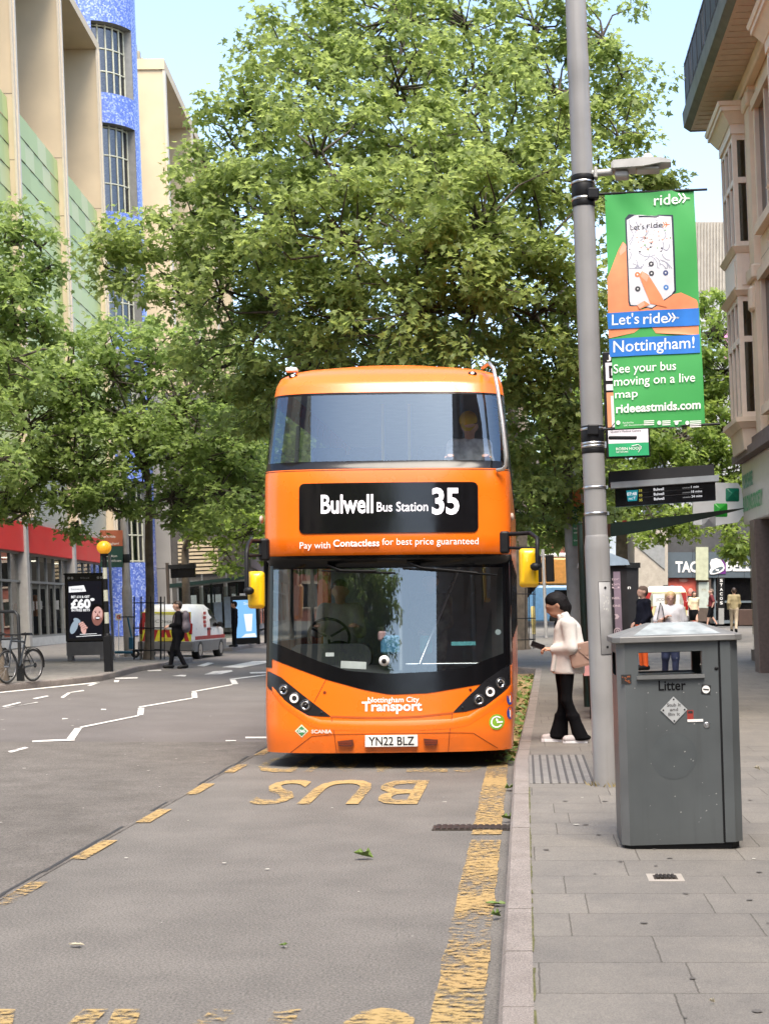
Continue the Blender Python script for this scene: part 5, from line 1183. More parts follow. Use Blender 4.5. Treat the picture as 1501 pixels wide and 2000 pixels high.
T6 = [B(700,900,75,5), B(820,1000,75,4), B(560,900,70,3.2), B(950,960,72,3.5), B(1050,1000,70,2.2), B(640,1050,72,2.4,.8), B(1000,860,72,3), B(1120,960,74,2.6), B(1160,820,74,3)]
tree('street_tree', 'dense far tree down the street, seen past both sides of the bus', (at(800, 1200, 74).x, 74, .2), 5, .3, T6, 14, .42, LEAF3, dens=.75, csp=1.0)
# trees behind the photographer, mirrored in the bus glass: copies of the young plane
for i, (x, y, s, lb) in enumerate(((-8.5, -9, 1.05, 'plane tree behind the photographer, nearest in the windscreen reflection'), (-9.5, -21, 1.2, 'plane tree behind the photographer, second in the windscreen reflection'), (-8.5, -34, 1.2, 'plane tree behind the photographer, third in the windscreen reflection'))):
    c = copy_tree(t2); c.location = (x, y, PZ); c.scale = (s, s, s); c.rotation_euler = (0, 0, 1.3*i + 2); c['label'] = lb
# ------------------------------------------------------------------ street furniture, right side
def pole_thing(name, label, cat, base, group=None): return thing(name, label, cat, base, 0, group, LEAN)
LBASE = gnd(1183, 1534, PZ)
lp = pole_thing('lamp_column', 'tall grey steel lamp column beside the litter bin', 'lamp column', LBASE)
PS = 12.83/F                              # metres per photograph pixel at the pole
def lx(px, py):                          # along the column: local x, z of a photograph point at the pole's depth
    z = CH + (VY-py)*PS - PZ; return (px-VX)*PS - LBASE.x - LEAN*z, z
b = MB(); b.lathe([(.113, -.05), (.113, .03), (.108, .05), (.107, 1.9), (.109, 2.04), (.109, 2.07), (.1, 2.14), (.098, 2.16), (.0955, 2.165)], 32, caps=False); b.build('base_section', GREYPOLE, lp)
b = MB(); b.lathe([(.096, 2.15), (.094, 4.6), (.091, 5.9), (.09, 6.1), (.094, 6.13), (.094, 6.3), (.09, 6.34), (.087, 9.8)], 32); b.build('shaft', GREYPOLE, lp)
for z, h in ((lx(0, 372)[1], .11), (lx(0, 397)[1], .06), (lx(0, 348)[1], .05), (lx(0, 850)[1], .16), (lx(0, 880)[1], .05)):
    b = MB(); b.lathe([(.097, -h/2), (.1, -h/2+.006), (.1, h/2-.006), (.097, h/2)], 28, Matrix.Translation((0, 0, z))); b.build('black_band', BLACK, lp)
for py in (357, 389, 838, 866, 872, 952, 1003):
    b = MB(); z = lx(0, py)[1]; b.lathe([(.1, -.011), (.1035, -.009), (.1035, .009), (.1, .011)], 28, Matrix.Translation((0, 0, z))); b.box(.09, .115, -.012, .012, z-.014, z+.014); b.build('steel_strap', STEEL, lp)
# access door: curved panel proud of the base section
b = MB(); b.smooth = True
z0, z1 = lx(0, 1277)[1], lx(0, 1137)[1]; A0, A1 = -92, -28
b.loft([[(r_*math.cos(R(A0+(A1-A0)*i/12)), r_*math.sin(R(A0+(A1-A0)*i/12)), z) for i in range(13)] for z, r_ in ((z0, .107), (z0+.004, .1105), (z1-.004, .1105), (z1, .107))], closed=False, caps=False)
dr = b.build('access_door', mat('door_panel_grey', (.31, .31, .31), .4, var=.12, scale=9), lp)
b = MB()
for z in (z0-.004, z1+.002): b.tube([(.109*math.cos(R(a)), .109*math.sin(R(a)), z) for a in range(A0, A1+1, 8)], .0022, 5)
for a in (A0, A1): b.tube([(.109*math.cos(R(a)), .109*math.sin(R(a)), z0), (.109*math.cos(R(a)), .109*math.sin(R(a)), z1)], .0022, 5)
b.build('door_gap', BLACK, dr)
for z in (z1-.05, z0+.06):
    a = R(-62); T = Matrix.Translation((.11*math.cos(a), .11*math.sin(a), z)) @ Matrix.Rotation(a, 4, 'Z') @ Matrix.Rotation(R(90), 4, 'Y'); b = MB(); b.lathe([(.011, 0), (.011, .004), (.005, .004), (.005, .002)], 12, T); b.build('door_lock', BLACK, dr)
b = MB()
for k in range(16):
    a = R(-80+random.uniform(-6, 40)); z = 1.55 + random.uniform(-.06, .12); r_ = .1108
    b.add([(r_*math.cos(a+q), r_*math.sin(a+q), z+w_) for q, w_ in ((0, 0), (.08*random.random()+.03, .004), (.1, .02*random.random()+.008), (0.02, .018))], [(0, 1, 2, 3)])
b.build('scuff_marks', mat('pale_scuff', (.5, .5, .48), .8), dr)
b = MB()
for k in range(26):
    a = R(random.uniform(150, 330)); q = random.uniform(.1, .17); p = Vector((q*math.cos(a), q*math.sin(a), 0)); b.add([p, p+Vector((.012, 0, .0)), p+Vector((random.uniform(-.03, .03), random.uniform(-.03, .03), random.uniform(.02, .06)))], [(0, 1, 2)])
tag(b.build('weed_tuft', mat('dry_weed', (.25, .2, .09), .9, var=.3, scale=30), None, LBASE + Vector((0, 0, .003))), 'dry weeds growing round the foot of the lamp column', 'weeds', kind='stuff')
# side arm with a floodlight head, strapped to the column
fx, fz_ = lx(1146, 340)
fl = thing('floodlight', 'small grey floodlight on a side arm above the green banner', 'lamp', (LBASE.x + .1 + LEAN*lx(0, 340)[1], LBASE.y - .02, LBASE.z + lx(0, 340)[1]), R(-6))
FLG = mat('floodlight_grey', (.42, .42, .4), .45)
b = MB(); b.tube([(-.04, 0, 0), (.16, 0, .01)], .03, 12); b.box(.0, .03, -.05, .05, -.05, .05, ch=.01); b.build('arm', FLG, fl)
b = MB(); b.loft([[(x, y*w_, z) for y, z in ((-.11, zl*.6+.02), (.11, zl*.6+.02), (.11, zh*.6+.02), (-.11, zh*.6+.02))] for x, w_, zl, zh in ((.15, .9, .0, .07), (.17, 1, -.01, .1), (.42, 1.1, .0, .125), (.58, 1.0, .05, .12), (.66, .7, .06, .1))]); b.build('housing', FLG, fl)
b = MB(); b.box(.36, .56, -.08, .08, -.0, .03, ch=.01); b.build('lens', mat('dull_lens', (.35, .33, .28), .3), fl)
b = MB(); b.box(.18, .3, -.07, .07, -.05, .0, ch=.012); b.build('gear_box', FLG, fl)
b = MB(); b.lathe([(.045, .08), (.05, .12), (.03, .155), (.005, .16)], 14, Matrix.Translation((.46, 0, 0))); b.build('sensor_cap', mat('cream_cap', (.55, .53, .47), .5), fl)
# the green banner
bn = thing('street_banner', 'tall green street banner with phone artwork strapped to the lamp column', 'banner', (at(1180, 838, 12.75)), 0)
BO = at(1180, 838, 12.75); BS = 12.75/F
BG = mat('banner_green', (.045, .33, .075), .55, var=.05, scale=3, bump=.03, bscale=5); BB = mat('banner_blue', (.012, .16, .55), .55); SK = mat('banner_orange_skin', (.78, .25, .11), .6); SK2 = mat('banner_nail', (.85, .36, .24), .6)
CORN = [(1180, 381), (1354, 369), (1376, 831), (1200, 838)]      # photograph corners of the cloth
def bq(u, v):
    """u across 0..1, v down 0..1 -> photograph pixel of the cloth"""
    (ax, ay), (bx_, by_), (cx, cy), (dx, dy) = CORN
    return (lerp(lerp(ax, bx_, u), lerp(dx, cx, u), v), lerp(lerp(ay, by_, u), lerp(dy, cy, u), v))
def bw(u, v, off=0.0):
    x, y = bq(u, v)
    wv = .012*math.sin(u*7+v*3)*(.3+v*(1-v)*2) + .01*math.sin(v*11+u*2.5) + .008*math.sin(u*16-v*24)*math.exp(-v*9)
    return Vector(((x-1180)*BS, -off + wv, (838-y)*BS))
GU = [i/20 for i in range(21)]; GV = [i/48 for i in range(49)]
b = MB(); b.smooth = True
for o_ in (0.0, -.004): b.loft([[bw(u, v, o_) for u in GU] for v in GV], closed=False, caps=False)
cloth = b.build('banner_cloth', BG, bn)
def bpoly(name, uv, m, off, n=9, parent=None):
    """flat printed shape on the cloth, following its folds: horizontal slices of the polygon"""
    vs = [v for _, v in uv]; v0, v1 = min(vs), max(vs); b = MB(); b.smooth = True; rows = []
    k = max(2, int((v1-v0)*60)); 
    for i in range(k+1):
        v = lerp(v0+1e-5, v1-1e-5, i/k); xs = []
        for (ua, va), (uc, vc) in zip(uv, uv[1:]+uv[:1]):
            if (va <= v < vc) or (vc <= v < va): xs.append(ua + (uc-ua)*(v-va)/(vc-va))
        if len(xs) >= 2: rows.append([bw(lerp(min(xs), max(xs), j/n), v, off) for j in range(n+1)])
    b.loft(rows, closed=False, caps=False); return b.build(name, m, parent or cloth)
def inv(px, py):
    u, v = .5, .5
    for _ in range(30):
        x, y = bq(u, v); 
        v += (py-y)/462.0; u += (px-x)/176.0
    return (u, v)
def PP(*pts): return [inv(x, y) for x, y in pts]
def Z(x, y): return (1080 + x/3.333, 300 + y/3.333)
def ZP(*pts): return PP(*[Z(x, y) for x, y in pts])
bpoly('printed_hand', ZP((350,815),(425,620),(452,572),(478,580),(480,700),(560,1030),(700,1030),(520,1170),(440,1195),(360,1200)), SK, .0015)
bpoly('printed_hand', ZP((560,1010),(640,1020),(700,925),(740,912),(800,925),(830,903),(880,925),(915,930),(942,960),(946,1180),(680,1190),(640,1130),(560,1040)), SK, .0018)
bpoly('printed_nail', ZP((420,650),(455,575),(476,585),(470,640),(435,662)), SK2, .0028)
bpoly('printed_phone', ZP((466,420),(490,392),(740,380),(776,395),(780,430),(798,905),(640,1012),(510,1012),(487,985)), mat('phone_dark', (.02, .03, .05), .5), .0022)
bpoly('printed_screen', ZP((477,425),(500,402),(560,398),(700,394),(740,392),(766,412),(786,905),(640,1005),(520,1003),(496,980)), mat('phone_screen', (.66, .66, .69), .5), .0032)
bpoly('printed_notch', ZP((552,402),(686,396),(682,412),(670,418),(570,422),(556,416)), mat('phone_dark', (.02, .03, .05), .5), .0045)
b = MB(); ML = mat('map_road', (.3, .31, .38), .6)
def bline(pts, wd, off):
    rows = []
    for (ax, ay), (cx, cy) in zip(pts, pts[1:]):
        d = Vector((cx-ax, cy-ay)); 
        if d.length < 1e-4: continue
        q = Vector((-d.y, d.x)).normalized()*wd*.5
        rows.append([bw(*inv(ax+q.x, ay+q.y), off), bw(*inv(ax-q.x, ay-q.y), off), bw(*inv(cx-q.x, cy-q.y), off), bw(*inv(cx+q.x, cy+q.y), off)])
    for r_ in rows: b.add(r_, [(0, 1, 2, 3)])
rn = random.Random(5)
for k in range(34):
    x, y = rn.uniform(500, 755), rn.uniform(420, 745); a = rn.uniform(0, 3.14); L_ = rn.uniform(30, 110)
    p = [Z(min(770, max(492, x+math.cos(a+.25*j)*L_*j/3)), min(750, max(415, y+math.sin(a+.25*j)*L_*j/3))) for j in range(4)]; bline(p, 1.5, .0042)
b.build('printed_map', ML, cloth)
b = MB()
for k in range(46):
    x, y = rn.gauss(640, 70), rn.gauss(570, 45); x = min(760, max(495, x)); y = min(680, max(500, y)); c = Z(x, y); r_ = rn.uniform(.8, 2.4); b.cur = rn.choice([0, 0, 0, 1, 2])
    b.add([bw(*inv(c[0]+r_*math.cos(R(60*i)), c[1]+r_*.7*math.sin(R(60*i))), .0048) for i in range(6)], [tuple(range(6))])
for x, y, cc in ((634,722,1),(545,790,3),(636,783,1),(728,779,4),(547,883,1),(731,873,5)):
    c = Z(x, y); b.cur = cc; b.add([bw(*inv(c[0]+5.2*math.cos(R(24*i)), c[1]+5.2*math.sin(R(24*i))), .0048) for i in range(15)], [tuple(range(15))])
    b.cur = 6; b.add([bw(*inv(c[0]+2*math.cos(R(90*i)), c[1]+2*math.sin(R(90*i))), .0055) for i in range(4)], [tuple(range(4))])
b.build('printed_icons', [mat('map_pin', (.7, .35, .27), .6), mat('icon_dark', (.04, .04, .05), .6), mat('map_green', (.2, .4, .15), .6), mat('icon_orange', (.7, .2, .08), .6), mat('icon_navy', (.06, .08, .2), .6), mat('icon_blue', (.06, .2, .5), .6), mat('icon_white', (.7, .7, .7), .6)], cloth)
bpoly('printed_finger', ZP((552,790),(575,768),(600,772),(640,830),(700,925),(740,1000),(640,1005)), SK, .0062); bpoly('printed_nail', ZP((558,790),(576,770),(604,776),(624,815),(605,838),(582,828)), SK2, .0072); bpoly('printed_finger', ZP((540,985),(555,965),(590,960),(640,995),(560,1015)), SK, .0066); bpoly('printed_nail', ZP((545,990),(555,970),(585,965),(600,1000),(560,1012)), SK2, .0074)
for q in (((1184,612),(1364,601),(1365,635),(1187,643)), ((1188,662),(1365,653),(1366,689),(1190,697))):
    b = MB(); b.smooth = True; b.loft([[bw(*inv(lerp(lerp(q[0][0], q[1][0], u), lerp(q[3][0], q[2][0], u), v), lerp(lerp(q[0][1], q[1][1], u), lerp(q[3][1], q[2][1], u), v)), .0075) for u in [i/12 for i in range(13)]] for v in (0, .33, .67, 1)], closed=False, caps=False); b.build('printed_strip', BB, cloth)
def btext(txt, pa, pb, base, cap, m=LETTER, bold=.005, off=.009, sp=1.0):
    b = MB(); b.text(txt, 0, 1, 0, 1, lambda x, z: bw(*inv(lerp(pa, pb, x), lerp(base + (x-.0)*(-.055)*(pb-pa), cap + x*(-.055)*(pb-pa), z)), off), bold, spacing=sp); return b.build('lettering', m, cloth)
btext('ride', 1276, 1323, 401, 381, bold=.01)
btext("Let's", 1194, 1247, 635, 615); btext('ride', 1255, 1303, 633, 613, bold=.008)
btext('Nottingham!', 1197, 1355, 688, 666); btext('See your bus', 1197, 1319, 729, 712); btext('moving on a live', 1198, 1356, 754, 737); btext('map', 1200, 1244, 778, 763); btext('rideeastmids.com', 1202, 1367, 807, 791, bold=.025)
btext("Let's", 1230, 1257, 449, 438, mat('icon_dark', (.04, .04, .05), .6), 0, .0052); btext('ride', 1262, 1293, 446, 435, mat('icon_dark', (.04, .04, .05), .6), .005, .0052)
b = MB()
def chev(x, y, s_, off):
    for sx in (0, .55):
        for sg in (-1, 1):
            bline([(x+s_*sx, y+sg*s_*.62), (x+s_*(sx+.42), y), (x+s_*(sx+.95), y)], s_*.2, off)
chev(1324, 387, 15, .009); chev(1304, 620, 14, .009); b.build('arrow_logo', LETTER, cloth)
b = MB(); chev(1293, 439, 9, .0054); b.build('arrow_logo', SK, cloth)
for t_, a_, c_ in (('Funded by', 1215, 1236), ('UK Government', 1217, 1256)): btext(t_, a_, c_, 828 if t_[0] == 'F' else 833, 825 if t_[0] == 'F' else 830, bold=0)
b = MB()
for x0_, x1_, rws in ((1256, 1276, 3), (1292, 1308, 3), (1314, 1330, 1), (1346, 1368, 4)):
    for k in range(rws): y = 819 + k*3.6; bline([(x0_, y+4), (x1_, y+3)], 2.0, .009)
for x in (1206, 1286, 1320, 1341):
    c = (x, 826); b.add([bw(*inv(c[0]+4*math.cos(R(45*i+10)), c[1]+4.4*math.sin(R(45*i+10))), .009) for i in range(8)], [tuple(range(8))])
b.build('partner_logos', LETTER, cloth)
for py, x1_, y1_ in ((378, 1380, 370), (838, 1405, 828)):
    b = MB(); p0 = at(1150, py+2, 12.8) - BO; p1 = at(x1_, y1_, 12.75) - BO; b.tube([p0, p1], .011, 8); b.box(p0.x-.02, p0.x+.08, -.03, .06, p0.z-.05, p0.z+.04, ch=.01); b.build('banner_arm', BLACK, bn)
b = MB()
for px, py in ((1183, 392), (1203, 822)): q = at(px, py, 12.75)-BO; b.tube([q, q+Vector((-.05, .02, .05 if py < 500 else -.06))], .004, 5)
b.build('cable_tie', BLACK, bn)
q = at(1215, 851, 12.6) - BO; b = MB(); b.box(q.x-.11, q.x+.13, -.03, .03, q.z-.015, q.z+.012, ch=.006); b.build('clamp_bar', BLACK, bn)

# litter bin
LB = (1.017, 9.5, PZ); BINL = -.03
bin_ = thing('litter_bin', 'big dark grey steel litter bin with a slot through its top', 'litter bin', (LB[0], LB[1]+.31, PZ), 0, None, BINL)
BG_ = weathered('bin_grey_paint', (.082, .092, .096), .42, .3, (.045, .048, .046), (.03, .3, .5), var=.16)
BG2 = mat('bin_edge_grey', (.13, .135, .135), .4, var=.14, scale=3)
Wd, Dp = .777, .62; hx, hy = Wd/2, Dp/2; c_ = .05
def bring(z, e=0.0): return [(-hx+c_-e, -hy-e, z), (hx-c_+e, -hy-e, z), (hx+e, -hy+c_-e, z), (hx+e, hy-c_+e, z), (hx-c_+e, hy+e, z), (-hx+c_-e, hy+e, z), (-hx-e, hy-c_+e, z), (-hx-e, -hy+c_-e, z)]
b = MB(); b.loft([bring(0, -.02), bring(.035, -.02)], caps=True); b.build('plinth', BLACK, bin_)
SX0, SX1, SZ0, SZ1 = -.255, .155, 1.118, 1.265
ztop = 1.335
def holed(b, y, x0, x1, z0, z1):
    for q in ((x0, SX0, z0, z1), (SX1, x1, z0, z1), (SX0, SX1, z0, SZ0), (SX0, SX1, SZ1, z1)): b.quad((q[0], y, q[2]), (q[1], y, q[2]), (q[1], y, q[3]), (q[0], y, q[3]))
b = MB()
holed(b, -hy, -hx+c_, .262, .035, ztop); holed(b, hy, -hx+c_, hx-c_, .035, ztop)
R_ = bring(.035), bring(ztop)
for y in (-hy, hy-.06):
    b.box(SX0-.001, SX0+.002, y, y+.06, SZ0, SZ1); b.box(SX1-.002, SX1+.001, y, y+.06, SZ0, SZ1); b.box(SX0, SX1, y, y+.06, SZ1, SZ1+.003)
# left side wall also carries a slot
y0_, y1_ = -.17, .17
for q in ((-hy+c_, y0_, .035, ztop), (y1_, hy-c_, .035, ztop), (y0_, y1_, .035, SZ0), (y0_, y1_, SZ1, ztop)): b.quad((-hx, q[0], q[2]), (-hx, q[1], q[2]), (-hx, q[1], q[3]), (-hx, q[0], q[3]))
b.build('body', BG_, bin_)
b = MB()
for i in (3, 5, 7): j = (i+1) % 8; b.quad(R_[0][i], R_[0][j], R_[1][j], R_[1][i])
b.build('corner_chamfer', BG2, bin_)
b = MB(); b.box(-hx+.03, hx-.03, -hy+.03, hy-.03, .9, 1.08); b.build('liner', BLACK, bin_)
b = MB(); b.box(SX0-.01, SX1+.012, -hy-.022, -hy+.06, SZ0-.022, SZ0); b.cur = 1; b.box(SX0+.0, SX1-.0, -hy+.1, hy-.04, SZ0-.03, SZ0-.012); b.build('slot_sill', [BG2, mat('worn_sill', (.4, .39, .36), .6, var=.3, scale=12)], bin_)
b = MB(); b.box(.258, .276, -hy-.001, -hy+.03, .04, ztop); b.build('door_gap', BLACK, bin_)
b = MB(); b.box(.272, .335, -hy-.006, -hy+.02, .04, ztop-.012); 
b.loft([[(.335, -hy-.006, z), (hx, -hy+c_, z), (hx, -hy+c_+.1, z), (.335, -hy+.02, z)] for z in (.04, ztop-.012)]); dr = b.build('door', BG_, bin_)
b = MB(); b.quad(R_[0][3], R_[0][2], R_[1][2], R_[1][3]); b.build('side_panel', BG_, bin_)
b = MB(); b.loft([bring(ztop-.005, .02), bring(ztop+.0, .028), bring(ztop+.03, .028), bring(ztop+.035, .024), [(x*.42, y*.3, ztop+.115) for x, y, z in bring(0)]]); b.build('lid', mat('lid_grey', (.17, .17, .165), .45, var=.2, scale=5), bin_)
b = MB(); 
lift = lambda f: [(x*lerp(.83, .42, f)*1.0, y*lerp(1.03, .31, f), lerp(ztop+.042, ztop+.118, f)) for x, y, z in bring(0)]
A_, C_ = lift(0), lift(1); b.add([A_[0], A_[1], C_[1], C_[0]], [(0, 1, 2, 3)]); b.build('lid_plate', mat('weathered_lid_plate', (.3, .33, .335), .5, var=.3, scale=10), bin_)
bl = lambda off: (lambda x, z: (x, -hy-off, z))
b = MB(); b.text('Litter', -.128, .047, 1.022, 1.083, bl(.0025), .018); b.build('lettering', mat('bin_black_letter', (.006, .006, .007), .6, spec=.1), bin_)
cx, cz, h_ = -.034, .895, .086
b = MB(); b.prism([(cx-h_, cz), (cx, cz-h_), (cx+h_, cz), (cx, cz+h_)], -hy-.006, -hy+.001, 'y'); b.cur = 1
for dx, dz in ((0, .068), (0, -.07), (.068, 0), (-.068, 0)): b.prism(circ(cx+dx, cz+dz, .006, 10), -hy-.009, -hy-.005, 'y')
pl_ = b.build('diamond_plate', [mat('plate_steel', (.5, .52, .52), .45, .4), DARKMETAL], bin_)
for t_, z, w_ in (('Stub It', .918, .045), ('and', .888, .026), ('Bin It', .858, .037)):
    b = MB(); b.text(t_, cx-w_, cx+w_, z-.0, z+.02, bl(.0075), .02); b.build('lettering', mat('plate_engraving', (.1, .1, .1), .5), pl_)
b = MB(); b.box(-.365, -.30, -hy-.003, -hy, 1.07, 1.13); b.cur = 1
for k in range(14): x, z = random.uniform(-.36, -.31), random.uniform(1.075, 1.12); b.box(x, x+random.uniform(.004, .014), -hy-.005, -hy-.003, z, z+.006)
b.build('sticker', [mat('sticker_black', (.02, .02, .02), .5), mat('sticker_rust', (.3, .09, .03), .6)], bin_)
b = MB(); T = Matrix.Translation((.175, 0, 1.02)) @ Matrix.Rotation(R(8), 4, 'Y'); b.box(-.03, .03, -hy-.003, -hy, -.03, .03, T); b.cur = 1; b.prism(circ(0, 0, .025, 20), -hy-.005, -hy-.002, 'y', T); b.cur = 0; b.box(-.018, .018, -hy-.0065, -hy-.0045, -.004, .004, T); b.build('sticker', [mat('sticker_black', (.02, .02, .02), .5), LETTER], bin_)
b = MB(); b.box(.05, .09, -hy-.003, -hy, .825, .89); b.cur = 1; b.box(.05, .15, -hy-.0045, -hy-.003, .815, .832); b.cur = 2; b.box(.055, .085, -hy-.004, -hy-.003, .87, .885); b.build('sticker', [mat('sticker_red', (.28, .03, .02), .6), LETTER, mat('sticker_black', (.02, .02, .02), .5)], bin_)
T = Matrix.Translation((.173, -hy, .792)) @ Matrix.Rotation(R(90), 4, 'X'); b = MB(); b.lathe([(.02, -.01), (.02, .004), (.014, .007), (.009, .004), (.005, .006)], 18, T); b.build('lock', STEEL, bin_)
T = Matrix.Translation((.245, -hy, 1.152)) @ Matrix.Rotation(R(90), 4, 'X'); b = MB(); b.lathe([(.012, -.01), (.012, .003), (.004, .005)], 14, T); b.build('lock', BLACK, bin_)
b = MB(); b.add([(x, -hy-.0012, z) for x, z in circ(-.043, .60, .15, 32)], [tuple(range(32))]); b.build('ghost_mark', mat('faded_disc', (.068, .078, .082), .5, var=.12), bin_)
b = MB()
for k in range(34):
    x, z = random.uniform(-.33, .25), random.uniform(.04, 1.3); s_ = random.uniform(.002, .006)
    b.add([(x, -hy-.002, z), (x+s_*2, -hy-.002, z+s_*.4), (x+s_, -hy-.002, z+s_*1.6)], [(0, 1, 2)])
b.build('chipped_paint', mat('paint_chip', (.4, .4, .38), .8), bin_)

# bus-stop flag on its own post behind the lamp column
def dpos(px, py, D): return at(px, py, D)
FD = 18.2; fp = at(1186, 1177, FD); fb_ = pole_thing('bus_stop_flag', 'bus stop flag of white and green panels behind the banner', 'bus stop sign', (fp.x-.02, FD, PZ), None)
def fl_(px, py):
    p = at(px, py, FD); z = p.z - PZ; return p.x - (fp.x-.02) - LEAN*z, z
x0, zt = fl_(1181, 692); x1, zbm = fl_(1261, 893); xb = fl_(1188, 893)[0]; xr = xb + .5
b = MB(); b.tube([(-.03, .05, 0), (-.03, .05, 4.8)], .045, 14); b.build('post', DARKMETAL, fb_)
b = MB(); b.box(xb-.03, xr+.01, -.03, .03, zbm-.02, zt+.02, ch=.01); b.build('frame', BLACK, fb_)
def fpan(py0, py1, m): b = MB(); z0_, z1_ = fl_(0, py1)[1], fl_(0, py0)[1]; b.box(xb, xr-.01, -.036, -.03, z0_, z1_); return b.build('panel', m, fb_)
OFF = mat('panel_white', (.66, .64, .68), .4, var=.03)
fpan(692, 706, BLACK); p_ = fpan(710, 745, OFF); fpan(752, 764, OFF); fpan(768, 836, mat('panel_orange', (.62, .25, .12), .5)); b = MB(); b.box(xb+.05, xr-.04, -.039, -.036, fl_(0, 836)[1], fl_(0, 775)[1]); b.build('panel', OFF, fb_)
fpan(838, 868, OFF); gp = fpan(868, 893, mat('panel_green', (.02, .33, .13), .45))
fyy = lambda x, z: (x, -.039, z)
b = MB(); b.text('J', xb+.02, xb+.07, fl_(0, 704)[1], fl_(0, 695)[1], fyy, .02); b.build('lettering', LETTER, fb_)
b = MB(); b.text('D', xb+.04, xb+.16, fl_(0, 739)[1], fl_(0, 717)[1], fyy, .03); b.build('lettering', BLACK, fb_)
b = MB(); b.text("Queen's Medical Centre", xb+.03, xr-.1, fl_(0, 846.5)[1], fl_(0, 842.5)[1], fyy, 0.0); b.build('lettering', BLACK, fb_)
b = MB(); b.text('ROBIN HOOD', xb+.09, xr-.1, fl_(0, 881.5)[1], fl_(0, 876)[1], fyy, .0); b.text('NETWORK', xb+.09, xb+.24, fl_(0, 886.5)[1], fl_(0, 883.5)[1], fyy, .0)
b.tube([(xr-.22, -.04, fl_(0, 874)[1]), (xr-.14, -.04, fl_(0, 872)[1]), (xr-.1, -.04, fl_(0, 876)[1]), (xr-.14, -.04, fl_(0, 887)[1])], .004, 5); b.build('lettering', LETTER, gp)

# departure board
RD = 18.6; rp = at(1182, 1177, RD); rt = pole_thing('departure_board', 'black departures screen under a hood showing route 35 times', 'information screen', (rp.x, RD, PZ))
def rl(px, py): p = at(px, py, RD); z = p.z - PZ; return p.x - rp.x - LEAN*z, z
xa, za = rl(1190, 947); xc, zc = rl(1393, 914)
b = MB(); b.tube([(-.02, .1, 0), (-.02, .1, zc+.05)], .05, 12); b.build('post', DARKMETAL, rt)
tilt = .03
SHR = lambda x: tilt*(x-xa)
b = MB(); b.loft([[(x, y, za-.02+SHR(x)*1.0), (x, y, zc-.05+SHR(x))] [::1] for x, y in ((xa, -.02), (xc, -.02), (xc, .3), (xa, .3))] , closed=False); b.add([(xa, -.02, zc-.05), (xc, -.02, zc-.05+SHR(xc)), (xc, .3, zc-.05+SHR(xc)), (xa, .3, zc-.05)], [(0, 1, 2, 3)]); b.build('hood_back', mat('dark_hood', (.014, .014, .015), .5, spec=.3), rt)
def shear_box(b, x0, x1, y0, y1, z0, z1):
    vs = [(x, y, z + SHR(x)) for x, y, z in ((x0,y0,z0),(x1,y0,z0),(x1,y1,z0),(x0,y1,z0),(x0,y0,z1),(x1,y0,z1),(x1,y1,z1),(x0,y1,z1))]
    b.add(vs, [(3,2,1,0),(4,5,6,7),(0,1,5,4),(1,2,6,5),(2,3,7,6),(3,0,4,7)])
z_s0, z_s1 = rl(0, 992)[1], rl(0, 958)[1]
b = MB(); shear_box(b, xa+.0, xc+.03, -.2, -.03, rl(0, 957)[1], rl(0, 953)[1]+.05); b.build('hood_lip', mat('grey_lip', (.2, .22, .235), .35), rt)
b = MB(); shear_box(b, xa+.06, xc-.0, -.06, .06, z_s0, rl(0, 957)[1]); sc_ = b.build('screen', mat('screen_black', (.006, .006, .008), .15), rt)
wx = lambda px: rl(px, 975)[0]
SCY = lambda x, z: (x, -.065, z+SHR(x))
zz_ = lambda py: rl(0, py)[1] - .012
b = MB(); b.add([SCY(wx(x), zz_(y)) for x, y in ((1222, 960), (1245, 960), (1242, 981), (1224, 981))], [(0, 1, 2, 3)]); ck = b.build('clock_tile', emit('teal_tile', (.02, .35, .42), 0.11), sc_)
WT = emit('screen_white', (.75, .75, .78), 0.18)
def stext(t_, pa, pc, base, cap, m, bold=.01): b = MB(); b.text(t_, wx(pa), wx(pc), zz_(base), zz_(cap), lambda x, z: (x, -.068, z+SHR(x)), bold); b.build('lettering', m, sc_)
stext('07:48', 1223, 1242, 970, 964, WT, .03); stext('ncT', 1226, 1240, 978, 973, WT)
for k, (t_, xe) in enumerate((('1 min', 1363), ('18 mins', 1369), ('24 mins', 1369))):
    y = 961.5 + 9.2*k; stext('35', 1246, 1252.5, y+2.5, y-2, emit('screen_amber', (.6, .55, .1), 0.16)); stext('Bulwell', 1275, 1295, y+2.5, y-2.5, WT, .02); stext(t_, 1348, xe, y+2.2, y-2.2, WT); stext('scheduled', 1331, 1346, y+2, y-.5, emit('screen_dim', (.5, .5, .5), 0.1))
    if k: b = MB(); b.add([SCY(wx(x), zz_(y-5+d_)) for x, d_ in ((1246, -.3), (1370, -.3), (1370, .3), (1246, .3))], [(0, 1, 2, 3)]); b.build('divider', mat('screen_line', (.2, .2, .2), .5), sc_)

